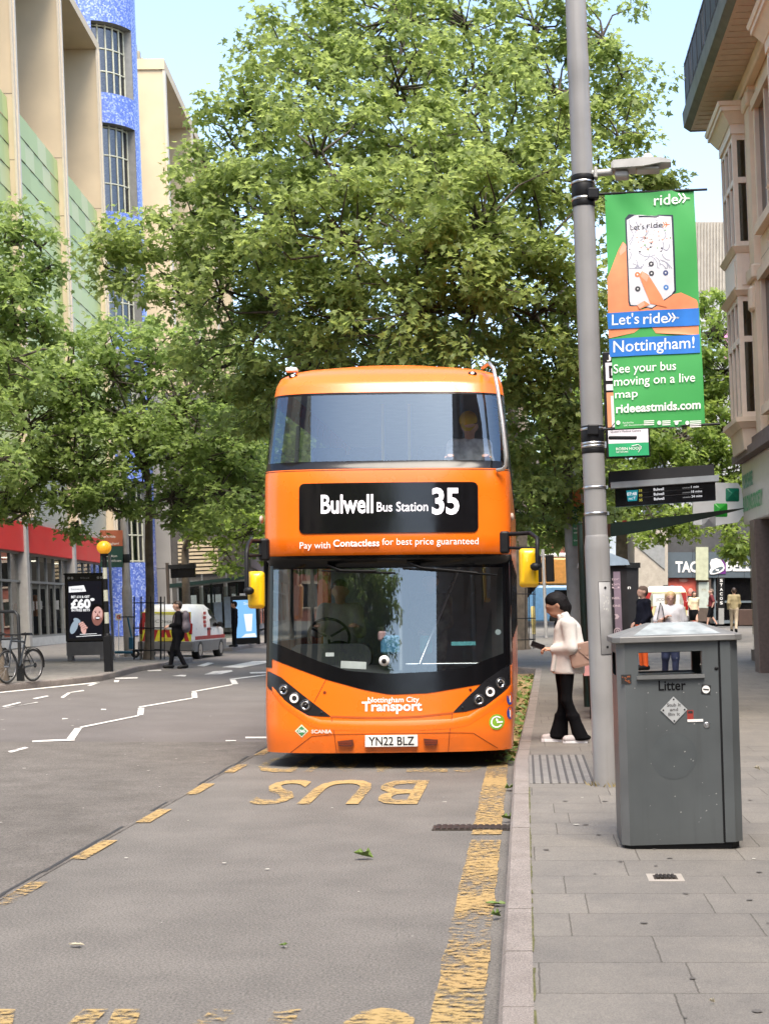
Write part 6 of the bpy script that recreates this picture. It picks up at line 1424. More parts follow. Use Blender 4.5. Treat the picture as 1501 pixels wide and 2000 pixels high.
# green shelter canopy on a rear post, seat behind the column
SD = 20.0; sp_ = at(1186, 1177, SD); sh = pole_thing('bus_shelter', 'bus shelter with a dark green cantilever canopy and pink seat', 'bus shelter', (sp_.x-.05, SD, PZ))
def sl_(px, py, D=SD): p = at(px, py, D); z = p.z - PZ; return p.x - (sp_.x-.05) - LEAN*z, z
SG = mat('dark_green_canopy', (.003, .02, .017), .5, var=.1)
xl, zl = sl_(1190, 1050); xr_, zr = sl_(1447, 1005)
b = MB(); rings = []
for t_ in [i/12 for i in range(13)]:
    x = lerp(xl, xr_, t_); zt_ = lerp(sl_(0, 1022)[1], zr + .02, t_); zb_ = zt_ - lerp(.195, .03, t_**1.3) - .012*math.sin(t_*3.1)
    rings.append([(x, -.25, zt_-.02), (x, -.2, zb_), (x, 2.6, zb_+.1), (x, 2.7, zt_+.1)])
b.loft(rings); b.build('canopy', SG, sh)
for y in (.2, 2.2): b = MB(); b.tube([(-.12, y, 0), (-.12, y, 2.75)], .06, 12); b.build('post', SG, sh)
b = MB(); b.tube([(-.02, -.15, 2.5), (.01, -.15, 2.85), (.0, -.15, 3.4)], .015, 6); b.build('wire', STEEL, sh)
b = MB(); b.box(-.12, -.09, .3, 2.1, .5, 2.5); b.build('side_pane', glass('shelter_pane', (.7, .75, .74), .06), sh)
b = MB(); q = at(1165, 1252, 19.5); xq = q.x - (sp_.x-.05); b.prism([(xq-.14, .62), (xq+.05, .62), (xq+.05, .72), (xq-.03, .8), (xq-.11, .79), (xq-.14, .74)], -.35, 1.2, 'y'); b.tube([(xq, .0, 0), (xq, .0, .62)], .03, 8); b.build('seat', mat('pink_red_seat', (.6, .3, .3), .5), sh)
b = MB(); b.box(*[sl_(1174, 0)[0], sl_(1182, 0)[0]], -.1, -.06, sl_(0, 1028)[1], sl_(0, 1019)[1]); b.build('red_lamp', mat('dark_red_lamp', (.15, .02, .015), .4), sh)

# advertising kiosk beyond
KD = 24.0; kp = at(1185, 1177, KD); ki = pole_thing('advert_kiosk', 'dark kiosk with mauve advert panels and pale blue roof', 'kiosk', (kp.x, KD, PZ+rise(1, KD)))
def kl(px, py): p = at(px, py, KD); z = p.z - PZ - rise(1, KD); return p.x - kp.x - LEAN*z, z
xa, za = kl(1143, 1290); xc, zc = kl(1222, 1098)
b = MB(); b.box(xa, xc, 0, .9, .02, zc-.06); b.build('cabinet', mat('kiosk_black', (.02, .02, .023), .4), ki)
b = MB(); b.prism([(xa-.05, zc-.06), (xc+.05, zc-.06), (xc+.02, zc+.02), (.5*(xa+xc)+.1, zc+.14), (xa+.1, zc+.1), (xa-.03, zc+.02)], -.08, .98, 'y'); b.build('roof', mat('pale_blue_roof', (.3, .4, .5), .4), ki)
xm = kl(1196, 1200)[0]; xn = kl(1213, 1200)[0]
b = MB(); b.box(kl(1160, 0)[0]-.06, xn, -.02, 0, .3, zc-.16); ad = b.build('advert_panel', mat('mauve_advert', (.24, .19, .25), .5, var=.06), ki)
b = MB(); kt = lambda x, z: (x, -.024, z)
for t_, py in (('tor', 1134), ('on', 1144), ('u', 1150)): b.text(t_, xm+.0, xn-.02, kl(0, py)[1], kl(0, py-5)[1], kt, .0)
for t_, py in (('NEIL', 1171), ('ONE', 1186)): b.text(t_, xm, xn-.015, kl(0, py)[1], kl(0, py-4)[1], kt, .02)
zq = kl(0, 1205)[1]; b.add([kt(xm+.02, zq-.04), kt(xm+.07, zq-.04), kt(xm+.1, zq), kt(xm+.07, zq+.04), kt(xm+.02, zq+.04), kt(xm+.05, zq)], [(0, 1, 2, 5), (5, 2, 3, 4)])
zq = kl(0, 1234)[1]; b.torus((xm+.06, -.024, zq), .05, .008, 'y', 20, 5); b.torus((xm+.06, -.024, zq), .022, .008, 'y', 16, 5); b.build('lettering', mat('advert_pink', (.6, .5, .55), .5), ad)
b = MB(); b.box(kl(1140, 0)[0]-.05, kl(1146, 0)[0], -.03, .02, kl(0, 1172)[1], kl(0, 1127)[1]); b.build('frame', mat('pale_frame_line', (.45, .45, .45), .4), ki)

# second lamp column with its banner
c2 = at(1121, 1177, 33); l2 = pole_thing('lamp_column', 'more distant grey lamp column with a black collar and green banner', 'lamp column', (c2.x+.06, 33, PZ+rise(1, 33)))
b = MB(); b.lathe([(.17, 0), (.165, 3.75), (.15, 3.85), (.135, 3.9), (.125, 8.5)], 20); b.build('shaft', mat('grey_brown_pole', (.22, .21, .2), .5), l2)
b = MB(); b.lathe([(.15, 4.9), (.155, 4.95), (.155, 5.25), (.15, 5.3)], 20); b.lathe([(.155, 3.86), (.16, 3.88), (.16, 3.93), (.155, 3.95)], 20); b.build('black_band', BLACK, l2)
q = at(1118, 1000, 32.9); b2_ = thing('street_banner', 'dark green banner half hidden behind the near lamp column', 'banner', at(1117, 1066, 32.8))
k_ = 32.8/F
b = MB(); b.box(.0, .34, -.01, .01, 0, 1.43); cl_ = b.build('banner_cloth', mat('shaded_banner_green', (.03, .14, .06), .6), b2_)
b = MB(); b.add([(.0, -.013, 1.25), (.15, -.013, 1.35), (.3, -.013, 1.2), (.34, -.013, .95), (.1, -.013, .85), (0, -.013, .9)], [(0, 1, 2, 3, 4, 5)]); b.cur = 1; b.add([(.17, -.016, 1.25), (.3, -.016, 1.2), (.33, -.016, .95), (.2, -.016, .95)], [(0, 1, 2, 3)]); b.build('printed_hand', [SK, OFF], cl_)
b = MB(); g2 = lambda x, z: (x, -.016, z)
b.text("Let's", .02, .22, .68, .76, g2, .0); b.text('Notti', .02, .22, .5, .58, g2, .0); b.text('Ride', .03, .13, .36, .4, g2, 0); b.text('with ease', .03, .22, .27, .31, g2, 0); b.text('download', .03, .2, .1, .14, g2, 0); b.build('lettering', LETTER, cl_)
# traffic signal on the crossing, seen from behind
tl = pole_thing('traffic_signal', 'black traffic signal heads seen from behind beyond the waiting woman', 'traffic light', (at(1066, 1240, 52).x, 52, PZ+rise(1, 52)))
b = MB(); b.tube([(0, 0, 0), (0, 0, 3.1)], .06, 10); b.build('post', mat('grey_post', (.35, .35, .35), .5), tl)
for s in (-1, 1):
    b = MB(); b.box(s*.22-.15, s*.22+.15, -.1, .1, 1.95, 2.9, ch=.03); b.build('signal_head', BLACK, tl)
r2 = pole_thing('traffic_signal', 'traffic signal showing red beside the near lamp column', 'traffic light', (at(1149, 1230, 48).x, 48, PZ+rise(1, 48)))
b = MB(); b.tube([(0, 0, 0), (0, 0, 2.9)], .06, 10); b.build('post', mat('grey_post', (.35, .35, .35), .5), r2)
b = MB(); b.box(-.15, .15, -.1, .12, 2.2, 3.25, ch=.03); b.box(-.6, -.1, -.05, .0, 2.85, 2.95); hd = b.build('signal_head', BLACK, r2)
b = MB(); b.ball((-.02, -.12, 3.05), (.1, .03, .1), 12); b.build('red_lamp', emit('red_signal', (1, .05, .02), 1), hd)
# guard round the big tree and yellow bollard
def tree_guard(base, r, h, label, n=10):
    t = thing('tree_guard', label, 'tree guard', base, 0, 'black tree guards')
    for k in range(n): a = 2*math.pi*k/n+.2; b = MB(); b.tube([(r*math.cos(a), r*math.sin(a), 0), (r*math.cos(a), r*math.sin(a), h)], .014, 6); b.build('upright', BLACK, t)
    for z in (h*.15, h*.5, h*.9):
        b = MB(); b.torus((0, 0, z), r, .016, 'z', 24, 6); b.build('hoop', BLACK, t)
    return t
tree_guard((b1.x, 43, PZ+rise(-.2, 43)), .55, 1.75, 'black iron tree guard round the big trunk behind the bus')
tree_guard(tuple(b2), .42, 1.75, 'black iron tree guard round the young tree by the van', 9)
yb_ = pole_thing('bollard', 'yellow striped bollard beyond the waiting woman', 'bollard', (at(1042, 1220, 56).x, 56, PZ+rise(0, 56)))
b = MB(); b.lathe([(.07, 0), (.07, .35), (.09, .4), (.09, 1.0), (.06, 1.05)], 14); b.cur = 0; b.build('post', mat('bollard_yellow', (.6, .5, .2), .5), yb_)
wb = thing('wheeled_bin', 'large black wheeled bin with a domed lid by the parked van', 'wheeled bin', (at(1328, 1210, 66).x, 66, PZ+.011*46))
b = MB(); b.loft([[(x*w_, y*w_*.8, z) for x, y in ((-.6, -.5), (.6, -.5), (.6, .5), (-.6, .5))] for z, w_ in ((.15, .8), (1.15, 1.0), (1.2, 1.05), (1.38, .95))]); b.build('bin_body', BLACK, wb)
for s in (-1, 1): b = MB(); b.torus((s*.4, -.35, .1), .07, .03, 'x', 14, 6); b.build('wheel', RUBBER, wb)
pb = thing('stone_block_seat', 'dark timber planter box at the restaurant window', 'planter', (at(1452, 1205, 68).x, 68, PZ+.011*48))
b = MB(); b.box(-.3, .5, -.3, .3, 0, .75, ch=.03); b.build('box', mat('dark_timber', (.07, .04, .03), .7), pb)
pk = thing('dark_kiosk', 'black street kiosk with a small white logo by the square', 'kiosk', (at(1223, 1230, 44).x-.2, 44, PZ+.011*24))
b = MB(); b.box(-.35, .55, 0, 1.2, 0, 2.35); b.build('cabinet', mat('kiosk_black', (.02, .02, .023), .4), pk); b = MB(); b.box(-.4, .6, -.06, 1.25, 2.35, 2.5); b.build('roof', DARKMETAL, pk)
b = MB(); b.text('on', .1, .32, 1.72, 1.82, lambda x, z: (x, -.005, z), .02); b.build('lettering', LETTER, pk)
# ------------------------------------------------------------------ street furniture and vehicles, left side and far
def bicycle(name, label, front_hub, rear_hub, group=None):
    fh, rh = Vector(front_hub), Vector(rear_hub); d = fh-rh; L_ = Vector((d.x, d.y, 0)).length
    t = thing(name, label, 'bicycle', (rh.x, rh.y, 0), math.atan2(d.y, d.x), group)
    r = .33; H_ = rh.z
    FR = mat('dark_bike_paint', (.018, .024, .03), .35)
    for x in (0, L_):
        b = MB(); b.torus((x, 0, H_), r-.018, .018, 'y', 32, 8); w_ = b.build('wheel', RUBBER, t)
        b = MB(); b.torus((x, 0, H_), r-.045, .009, 'y', 32, 6); b.tube([(x, -.05, H_), (x, .05, H_)], .02, 8)
        for k in range(18): a = 2*math.pi*k/18; b.tube([(x, .02*(-1)**k, H_), (x+(r-.045)*math.cos(a), 0, H_+(r-.045)*math.sin(a))], .0022, 3, False)
        b.build('spokes', mat('dull_alloy', (.3, .3, .3), .35, .9), w_)
    bb_ = (.44, 0, H_-.05); st = (.27, 0, H_+.47); ht = (L_-.13, 0, H_+.5); hl = (L_-.09, 0, H_+.36)
    b = MB()
    for p, q, rr in ((bb_, st, .017), (st, ht, .018), (bb_, hl, .021), (ht, hl, .021)): b.tube([p, q], rr, 8)
    for s in (-.05, .05): b.tube([(0, s, H_), (.4, s*.4, H_-.05)], .01, 6); b.tube([(0, s, H_), (.29, s*.3, H_+.4)], .009, 6); b.tube([hl, (L_-.04, s, H_+.18), (L_, s, H_)], .012, 6)
    b.tube([st, (.235, 0, H_+.6)], .014, 8); b.tube([ht, (L_-.16, 0, H_+.6)], .016, 8); b.build('frame', FR, t)
    b = MB(); b.loft([[(x, y*w_, H_+.6+z) for y, z in ((-1, 0), (1, 0), (.6, .05), (-.6, .05))] for x, w_ in ((.1, .07), (.2, .07), (.3, .03), (.37, .018))]); b.build('saddle', BLACK, t)
    b = MB(); b.tube([(L_-.2, -.29, H_+.66), (L_-.14, -.15, H_+.62), (L_-.14, .15, H_+.62), (L_-.2, .29, H_+.66)], .013, 8); b.build('handlebar', BLACK, t)
    b = MB(); T = Matrix.Translation((.44, 0, H_-.05)) @ Matrix.Rotation(R(90), 4, 'X'); b.lathe([(.09, -.06), (.09, -.055), (.02, -.05)], 20, T); b.tube([(.44, -.07, H_-.05), (.53, -.07, H_-.2)], .01, 6); b.tube([(.44, .07, H_-.05), (.35, .07, H_+.1)], .01, 6); b.box(.49, .57, -.15, -.07, H_-.215, H_-.19); b.box(.31, .39, .07, .15, H_+.09, H_+.115); b.lathe([(.05, -.05), (.05, -.045)], 14, Matrix.Translation((0, 0, H_)) @ Matrix.Rotation(R(90), 4, 'X')); b.build('crankset', DARKMETAL, t)
    b = MB(); a_ = [R(40+10*i) for i in range(16)]; b.loft([[((r+.02)*math.cos(a), y, H_+(r+.02)*math.sin(a)) for a in a_] for y in (-.025, .025)], closed=False, caps=False); b.build('mudguard', BLACK, t)
    return t
bicycle('bicycle', 'dark bicycle chained at the kerb, rear wheel towards the street', at(14, 1304, 28.9), at(65, 1299, 29.7), 'bicycles at the cycle stand')
bicycle('bicycle', 'second dark bicycle mostly out of sight at the left edge', at(-28, 1300, 28.4), at(8, 1299, 29.9), 'bicycles at the cycle stand')
bs = pole_thing('cycle_stand', 'black hoop cycle stand that the dark bicycles lean on', 'cycle stand', gnd(41, 1330, PZ))
b = MB(); k_ = 29.8/F; b.tube([(0, 0, -.02), (0, 0, 1.32), (-.06, 0, 1.4), (-.55, .3, 1.42), (-.62, .33, 1.34), (-.62, .33, -.02)], .035, 8); b.tube([(0, 0, .85), (-.62, .33, .85)], .02, 6); b.box(-.06, .06, -.06, .06, 0, .35); b.build('hoop', DARKMETAL, bs)
# digital advert totem
AD = 40.2; ap = at(171, 1292, AD); adt = pole_thing('advert_totem', 'black digital advert totem showing £60 and a laughing man', 'advert screen', (ap.x, AD, PZ))
adt.rotation_euler = (Matrix.Rotation(LEAN*.5, 3, 'Y') @ Matrix.Rotation(R(3), 3, 'Z')).to_euler()
aw = .535
b = MB(); 
for s in (-1, 1): b.box(s*aw*.93-.13*(s > 0), s*aw*.93+.13*(s < 0), -.12, .12, 0, .2)
b.box(-aw*.97, aw*.97, -.13, .13, .16, .52)
for k in range(6): b.box(-aw*.975, aw*.975, -.136, -.13, .19+.055*k, .21+.055*k)
b.build('plinth', mat('ribbed_grey_plinth', (.13, .13, .135), .5), adt)
b = MB(); b.box(-aw, aw, -.14, .14, .52, 2.36, ch=.03); b.box(-aw-.02, aw+.02, -.16, .16, 2.33, 2.38, ch=.01); cs = b.build('cabinet', GLOSSBLACK, adt)
b = MB(); b.box(-aw+.09, aw-.09, -.146, -.141, .62, 2.16); scn = b.build('screen', emit('advert_dark', (.012, .012, .02), 0.12), cs)
SKE = emit('advert_skin', (.85, .5, .45), 0.15); SKD = emit('advert_skin_shade', (.4, .17, .14), 0.12); WE = emit('advert_white', (.9, .9, .92), 0.19); DKE = emit('advert_black', (.01, .008, .008), 0.06); SLE = emit('advert_sleeve', (.4, .5, .6), 0.14)
ay = lambda off: (lambda x, z: (x, -.146-off, z))
b = MB(); f = ay(.004); pts = [(-.42, 2.02), (-.02, 2.05), (.04, 1.88), (-.42, 1.86)]; b.add([f(*p) for p in pts], [(0, 1, 2, 3)]); b.text('£60', -.38, .15, 1.44, 1.66, f, .05); b.text('BET £10 & GET', -.36, .13, 1.71, 1.77, f, .03); b.text('IN FREE BETS', -.36, .13, 1.35, 1.41, f, .03)
b.add([f(*p) for p in ((-.15, .72), (.3, .73), (.3, .745), (-.15, .735))], [(0, 1, 2, 3)]); b.add([f(*p) for p in ((-.25, .66), (.42, .69), (.42, .705), (-.25, .675))], [(0, 1, 2, 3)])
b.add([f(.2+.06*math.cos(R(30*i)), 1.66+.04*math.sin(R(30*i))) for i in range(12)], [tuple(range(12))]); b.build('lettering', WE, scn)
b = MB(); b.text('betway', -.36, -.05, 1.92, 1.98, ay(.008), .0); b.build('lettering', mat('advert_ink', (.05, .06, .1), .5), scn)
b = MB()
def ell(cx, cz, rx, rz, off, cc, a=0):
    b.cur = cc; f = ay(off); b.add([f(cx+rx*math.cos(t)*math.cos(a)-rz*math.sin(t)*math.sin(a), cz+rx*math.cos(t)*math.sin(a)+rz*math.sin(t)*math.cos(a)) for t in [2*math.pi*i/20 for i in range(20)]], [tuple(range(20))])
ell(.33, 1.22, .155, .27, .005, 1, -.12); ell(.32, 1.42, .15, .12, .006, 2, -.1); ell(.33, 1.27, .13, .2, .007, 0, -.12); ell(.335, 1.13, .09, .1, .008, 1); ell(.335, 1.15, .06, .05, .009, 3); ell(.335, 1.16, .055, .022, .01, 4); ell(.28, 1.31, .022, .014, .009, 3); ell(.38, 1.3, .022, .014, .009, 3); ell(.275, 1.345, .035, .008, .009, 3, .2); ell(.385, 1.335, .035, .008, .009, 3, -.3); ell(.335, 1.24, .018, .04, .009, 1)
ell(-.05, .86, .07, .13, .005, 0, .15); 
for k in range(4): ell(-.11+.035*k*1.0, .99-.045*k+.03, .075, .035, .006+.001*k, 0 if k % 2 == 0 else 0, .5); ell(-.11+.035*k, .975-.045*k+.03, .07, .008, .0105, 1, .5)
ell(-.3, .93, .09, .2, .004, 5, -.4); ell(-.22, 1.1, .1, .06, .005, 5, -.5); b.build('printed_figure', [SKE, SKD, DKE, emit('advert_mouth', (.1, .02, .02), 0.08), WE, SLE], scn)
b = MB(); 
for x in (-.42, -.33, .36, .45): b.prism(circ(x, 2.25, .034, 14), -.147, -.14, 'y')
b.text('JCDecaux', -.1, .13, 2.23, 2.27, ay(.0)); b.build('roundels', mat('grey_roundel', (.35, .35, .35), .4), cs)
# belisha beacon
bp = gnd(213, 1312, PZ); be = pole_thing('belisha_beacon', 'black and white striped post with an orange globe at the crossing', 'beacon', bp)
be.rotation_euler = (0, LEAN, 0)
b = MB(); b.lathe([(.075, 0), (.075, .82), (.07, .86), (.05, .88)], 16); b.box(-.085, .085, -.085, .085, 0, .82, ch=.01); b.build('base_sleeve', BLACK, be)
for k in range(7):
    b = MB(); z0 = .85+.255*k; b.lathe([(.052, z0), (.052, z0+.255)], 18); b.build('band', BLACK if k % 2 == 0 else mat('beacon_cream', (.5, .5, .4), .5), be)
b = MB(); b.lathe([(.05, 2.63), (.09, 2.66), (.09, 2.7)], 16); b.build('collar', BLACK, be)
b = MB(); b.ball((0, 0, 2.84), (.165, .165, .155), 24); b.build('globe', mat('orange_globe', (.85, .38, .02), .25, var=.06, scale=2, emis=(1, .4, .02), estr=.06), be)
gp_ = pole_thing('sign_post', 'thin grey post with a small white plate behind the beacon', 'post', gnd(222, 1288, PZ))
b = MB(); b.tube([(0, 0, 0), (0, 0, 2.9)], .04, 10); b.build('post', mat('grey_post', (.35, .35, .35), .5), gp_)
# lamp column with banner, scooter and G sign
l3 = at(253, 1290, 43.5); L3 = pole_thing('lamp_column', 'grey lamp column on the left pavement behind the beacon', 'lamp column', (l3.x, 43.5, PZ))
b = MB(); b.lathe([(.15, 0), (.145, 1.9), (.125, 2.05), (.115, 2.1), (.105, 9)], 18); b.build('shaft', mat('grey_brown_pole', (.22, .21, .2), .5), L3)
b = MB(); b.lathe([(.118, 2.75), (.125, 2.77), (.125, 2.98), (.118, 3.0)], 18); b.build('black_band', BLACK, L3)
b3 = thing('street_banner', 'shaded orange and dark green banner half hidden by leaves on the left', 'banner', at(196, 1108, 43.3))
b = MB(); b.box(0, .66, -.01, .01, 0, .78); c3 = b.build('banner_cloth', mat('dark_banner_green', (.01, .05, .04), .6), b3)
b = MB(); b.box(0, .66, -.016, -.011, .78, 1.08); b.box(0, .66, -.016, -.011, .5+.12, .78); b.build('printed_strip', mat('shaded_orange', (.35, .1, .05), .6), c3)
b = MB(); g3 = lambda x, z: (x, -.02, z)
for t_, x1_, z in (("Let's ride", .45, .86), ('Nottingham!', .55, .66), ('See your', .3, .44), ('location', .5, .3), ('rideeastmids.com', .62, .16)): b.text(t_, .06, x1_, z, z+.07, g3, .0)
b.build('lettering', LETTER, c3)
gs = thing('parking_sign', 'small white plate with a red letter G', 'sign', at(232, 1211, 43.0))
b = MB(); b.box(-.09, .09, -.01, .01, -.01, .19); b.tube([(0, .01, -1.1), (0, .01, .1)], .015, 6); pl_ = b.build('plate', WHITE, gs)
b = MB(); b.torus((0, -.012, .09), .05, .004, 'y', 4, 4); b.text('G', -.05, .05, .04, .14, lambda x, z: (x, -.014, z), .05); b.build('lettering', mat('sign_red', (.6, .06, .03), .5), pl_)
sc = thing('electric_scooter', 'blue electric scooter parked between the totem and the tree guard', 'scooter', at(236, 1289, 42.5) , 0)
sc.location.z = PZ
b = MB(); b.box(-.3, .35, -.07, .07, .12, .2, ch=.02); b.build('deck', mat('scooter_blue', (.02, .12, .2), .4), sc)
for x in (-.36, .42):
    b = MB(); b.torus((x, 0, .12), .09, .035, 'y', 18, 8); b.build('wheel', RUBBER, sc)
b = MB(); b.tube([(.4, 0, .15), (.2, 0, 1.15)], .028, 8); b.box(.24, .36, -.06, .06, .25, .6, ch=.02); b.build('stem', mat('scooter_blue', (.02, .12, .2), .4), sc)
b = MB(); b.tube([(.2, -.25, 1.18), (.2, .25, 1.18)], .016, 8); b.tube([(-.02, -.1, 1.17), (.4, .1, 1.17)], .016, 8); b.build('handlebar', BLACK, sc)

# white service van: lofted body, hatched rear doors
def van(name, label, loc, rotz, s=1.0, rearcol=None, group=None):
    t = thing(name, label, 'van', loc, rotz, group); t.scale = (s, s, s)
    W_ = .92
    VW = mat('van_white', (.72, .73, .72), .3, var=.03, coat=.4); VG = mat('van_grey_plastic', (.14, .14, .14), .55); VY_ = mat('hatch_yellow', (.62, .6, .04), .4); VR = mat('hatch_red', (.35, .03, .03), .4); VRS = mat('dark_red_stripe', (.3, .02, .02), .4)
    prof = [(0, .42, 1.0, 1.55), (.03, .30, 1.0, 1.72), (.2, .28, 1.0, 1.82), (1.2, .26, 1.02, 1.86), (2.2, .25, 1.02, 1.84), (2.65, .25, 1.02, 1.74), (3.05, .25, 1.02, 1.42), (3.45, .25, 1.0, 1.16), (4.0, .25, .96, 1.02), (4.25, .28, .86, .9), (4.36, .34, .72, .74)]
    b = MB(); b.smooth = True; rings = []
    for y, zb_, zm, zt_ in prof:
        zt_ = max(zt_, zm+.02); e = .14 if zt_ > 1.3 else .06; wf = 1.0 - (max(0, y-3.6)/.76)**2*.16 - (.02 if y < .05 else 0)
        rings.append([(x*wf, y, z) for x, z in ((-W_, zb_), (W_, zb_), (W_+.01, zb_+.3), (W_, zm), (W_-e*.4, lerp(zm, zt_, .5)), (W_-e, lerp(zm, zt_, .86)), (W_-e-.12, zt_), (-W_+e+.12, zt_), (-W_+e, lerp(zm, zt_, .86)), (-W_+e*.4, lerp(zm, zt_, .5)), (-W_, zm), (-W_-.01, zb_+.3))])
    b.loft(rings); body = b.build('body', VW, t)
    b = MB()
    for s_ in (-1, 1):
        x = s_*(W_+.014); b.box(min(x, x-s_*.03), max(x, x-s_*.03), .1, 4.2, .26, .62); 
    b.box(-W_-.012, W_+.012, -.07, .1, .3, .62, ch=.02); b.build('bumper', VG, t)
    b = MB()
    for s_ in (-1, 1): x = s_*(W_+.017); b.box(min(x, x-s_*.02), max(x, x-s_*.02), .25, 4.0, .66, .78); b.box(min(x, x-s_*.02), max(x, x-s_*.02), 1.75, 2.1, .78, 1.05)
    b.build('side_stripe', VRS, t)
    b = MB(); x = W_+.004
    for z in (1.55, 1.4, 1.25, 1.12): b.box(x-.03, x+.012-.01*(z-1), 1.35+.0, 1.55, z-.05, z+.05)
    b.build('side_graphics', VRS, t)
    for s_ in (-1, 1):
        x = s_*(W_+.006)
        b = MB(); pts = [(2.15, 1.08), (3.3, 1.08), (2.85, 1.46), (2.6, 1.66), (2.2, 1.68)]; b.add([(s_*(W_+.012 - .16*max(0, z-1.08)/.74), y, z) for y, z in pts], [tuple(range(5))]); b.build('side_window', GLOSSBLACK, t)
        b = MB(); b.box(min(x, x+s_*.16), max(x, x+s_*.16), 3.0, 3.12, 1.06, 1.24, ch=.03); b.build('wing_mirror', BLACK, t)
        b = MB(); b.box(min(x, x+s_*.02), max(x, x+s_*.02), 2.02, 2.2, .98, 1.02); b.box(min(x, x+s_*.02), max(x, x+s_*.02), 1.7, 1.88, .98, 1.02); b.build('handle', BLACK, t)
        for y in (.85, 3.5):
            T = Matrix.Translation((s_*(W_-.1), y, .31)) @ Matrix.Rotation(R(90), 4, 'Y'); b = MB(); b.lathe([(.2, -.1), (.3, -.11), (.31, -.07), (.31, .09), (.3, .12), (.2, .115)], 24, T); wh = b.build('wheel', RUBBER, t)
            b = MB(); b.lathe([(.2, -.125), (.19, -.1), (.05, -.13), (.02, -.13)], 20, T); b.lathe([(.2, .12), (.19, .1), (.05, .13), (.02, .13)], 20, T); b.build('rim', STEEL, wh)
    b = MB(); b.add([(x, y, z) for x, y, z in ((-.72, 2.72, 1.72), (.72, 2.72, 1.72), (.8, 3.42, 1.2), (-.8, 3.42, 1.2))], [(0, 1, 2, 3)]); b.build('windscreen', GLOSSBLACK, t)
    rd = MB(); rd.box(-.86, .86, -.012, .03, .6, 1.0); rd.box(-.84, .84, .0, .05, 1.0, 1.6); door = rd.build('rear_door', VY_ if rearcol is None else rearcol, t)
    b = MB()
    for s_ in (-1, 1):
        for k in range(3): b.add([(s_*(.1+.28*k), -.016, .62), (s_*(.24+.28*k), -.016, .62), (s_*(.24+.28*k-.12), -.016, 1.0), (s_*(.1+.28*k-.12), -.016, 1.0)], [(0, 1, 2, 3)])
        b.box(s_*.78-.06, s_*.78+.06, -.018, 0, 1.0, 1.25); b.add([(s_*.86, -.004, 1.15), (s_*.74, -.004, 1.15), (s_*.6, -.004, 1.58), (s_*.82, -.004, 1.58)], [(0, 1, 2, 3)])
    b.build('red_hatching', VR, door)
    b = MB(); b.box(-.55, .55, -.02, 0, 1.02, 1.5, ch=.0); b.build('plain_panel', VW, door)
    b = MB(); b.text('JCDecaux', -.42, .42, 1.24, 1.34, lambda x, z: (x, -.024, z), .0); b.build('lettering', mat('van_ink', (.1, .1, .1), .5), door)
    b = MB(); b.box(-.26, .26, -.08, -.06, .63, .75); b.build('number_plate', mat('yellow_plate', (.6, .5, .06), .5), t)
    for s_ in (-1, 1): b = MB(); b.box(s_*.84-.06, s_*.84+.06, -.03, .05, .86, 1.22, ch=.02); b.build('tail_light', mat('tail_red', (.3, .01, .01), .25), t)
    b = MB(); b.box(-.1, .1, 1.0, 1.25, 1.85, 1.9, ch=.02); b.build('roof_lamp', BLACK, t)
    return t
van('service_van', 'white service van with yellow and red hatched doors in the loading bay', (-10.75, 44.6, 0), -.06, .9)
v2 = van('service_van', 'yellow backed service van parked on the square behind the woman in white', (at(1300, 1200, 60).x, 60, PZ+.011*40), R(-4), .98, mat('pale_yellow_door', (.62, .58, .3), .5))
# far bus shelter with lit advert, departures screen, timber slats
fs_ = pole_thing('bus_shelter', 'far green bus shelter with glass sides on the left pavement', 'bus shelter', at(430, 1250, 57) )
fs_.location.z = PZ
b = MB(); b.prism([(-1.75, 2.35), (1.4, 2.55), (1.45, 2.45), (-1.75, 2.2)], -.8, .9, 'y'); b.build('canopy', SG, fs_)
for x in (-1.6, -.4, .6): b = MB(); b.box(x-.04, x+.04, .6, .68, 0, 2.3); b.build('post', SG, fs_)
b = MB(); b.box(-1.56, -.44, .62, .64, .2, 2.2); b.box(-.36, .56, .62, .64, .2, 2.2); b.build('pane', glass('shelter_pane', (.7, .75, .74), .06), fs_)
b = MB(); b.box(-.3, .0, .55, .6, .8, 1.6); b.box(.1, .45, .55, .6, .6, 1.8); b.cur = 1; b.box(-1.4, -.5, .3, .6, .5, .56); b.build('timetable', [mat('pale_poster_blue', (.4, .5, .6), .5), DARKMETAL], fs_)
lp_ = pole_thing('advert_screen', 'bright blue lit advert panel at the end of the far shelter', 'advert screen', (at(481, 1250, 56).x, 56, PZ))
b = MB(); b.box(-.52, .52, -.08, .08, .02, 1.85, ch=.02); b.box(.4, .52, -.08, .08, 0, .05); cb_ = b.build('cabinet', BLACK, lp_)
b = MB(); b.box(-.42, .42, -.09, -.082, .26, 1.68); s2 = b.build('screen', emit('sky_blue_screen', (.22, .5, .9), 0.18), cb_)
b = MB(); b.add([(x, -.094, z) for x, z in ((-.03, 1.15), (.3, 1.15), (.24, .5), (.04, .5))], [(0, 1, 2, 3)]); b.add([(x, -.094, z) for x, z in ((-.15, .28), (.42, .28), (.36, .42), (.0, .4))], [(0, 1, 2, 3)]); b.text('Simple', -.02, .36, 1.5, 1.6, lambda x, z: (x, -.094, z), 0); b.build('printed_tube', emit('pale_print', (.85, .9, .95), 0.18), s2)
d2 = pole_thing('departure_board', 'small far departures screen over the white van', 'information screen', (at(333, 1177, 53).x, 53, PZ))
b = MB(); b.tube([(0, 0, 0), (0, 0, 3.0)], .06, 10); b.build('post', mat('dark_brown_post', (.07, .055, .045), .6), d2)
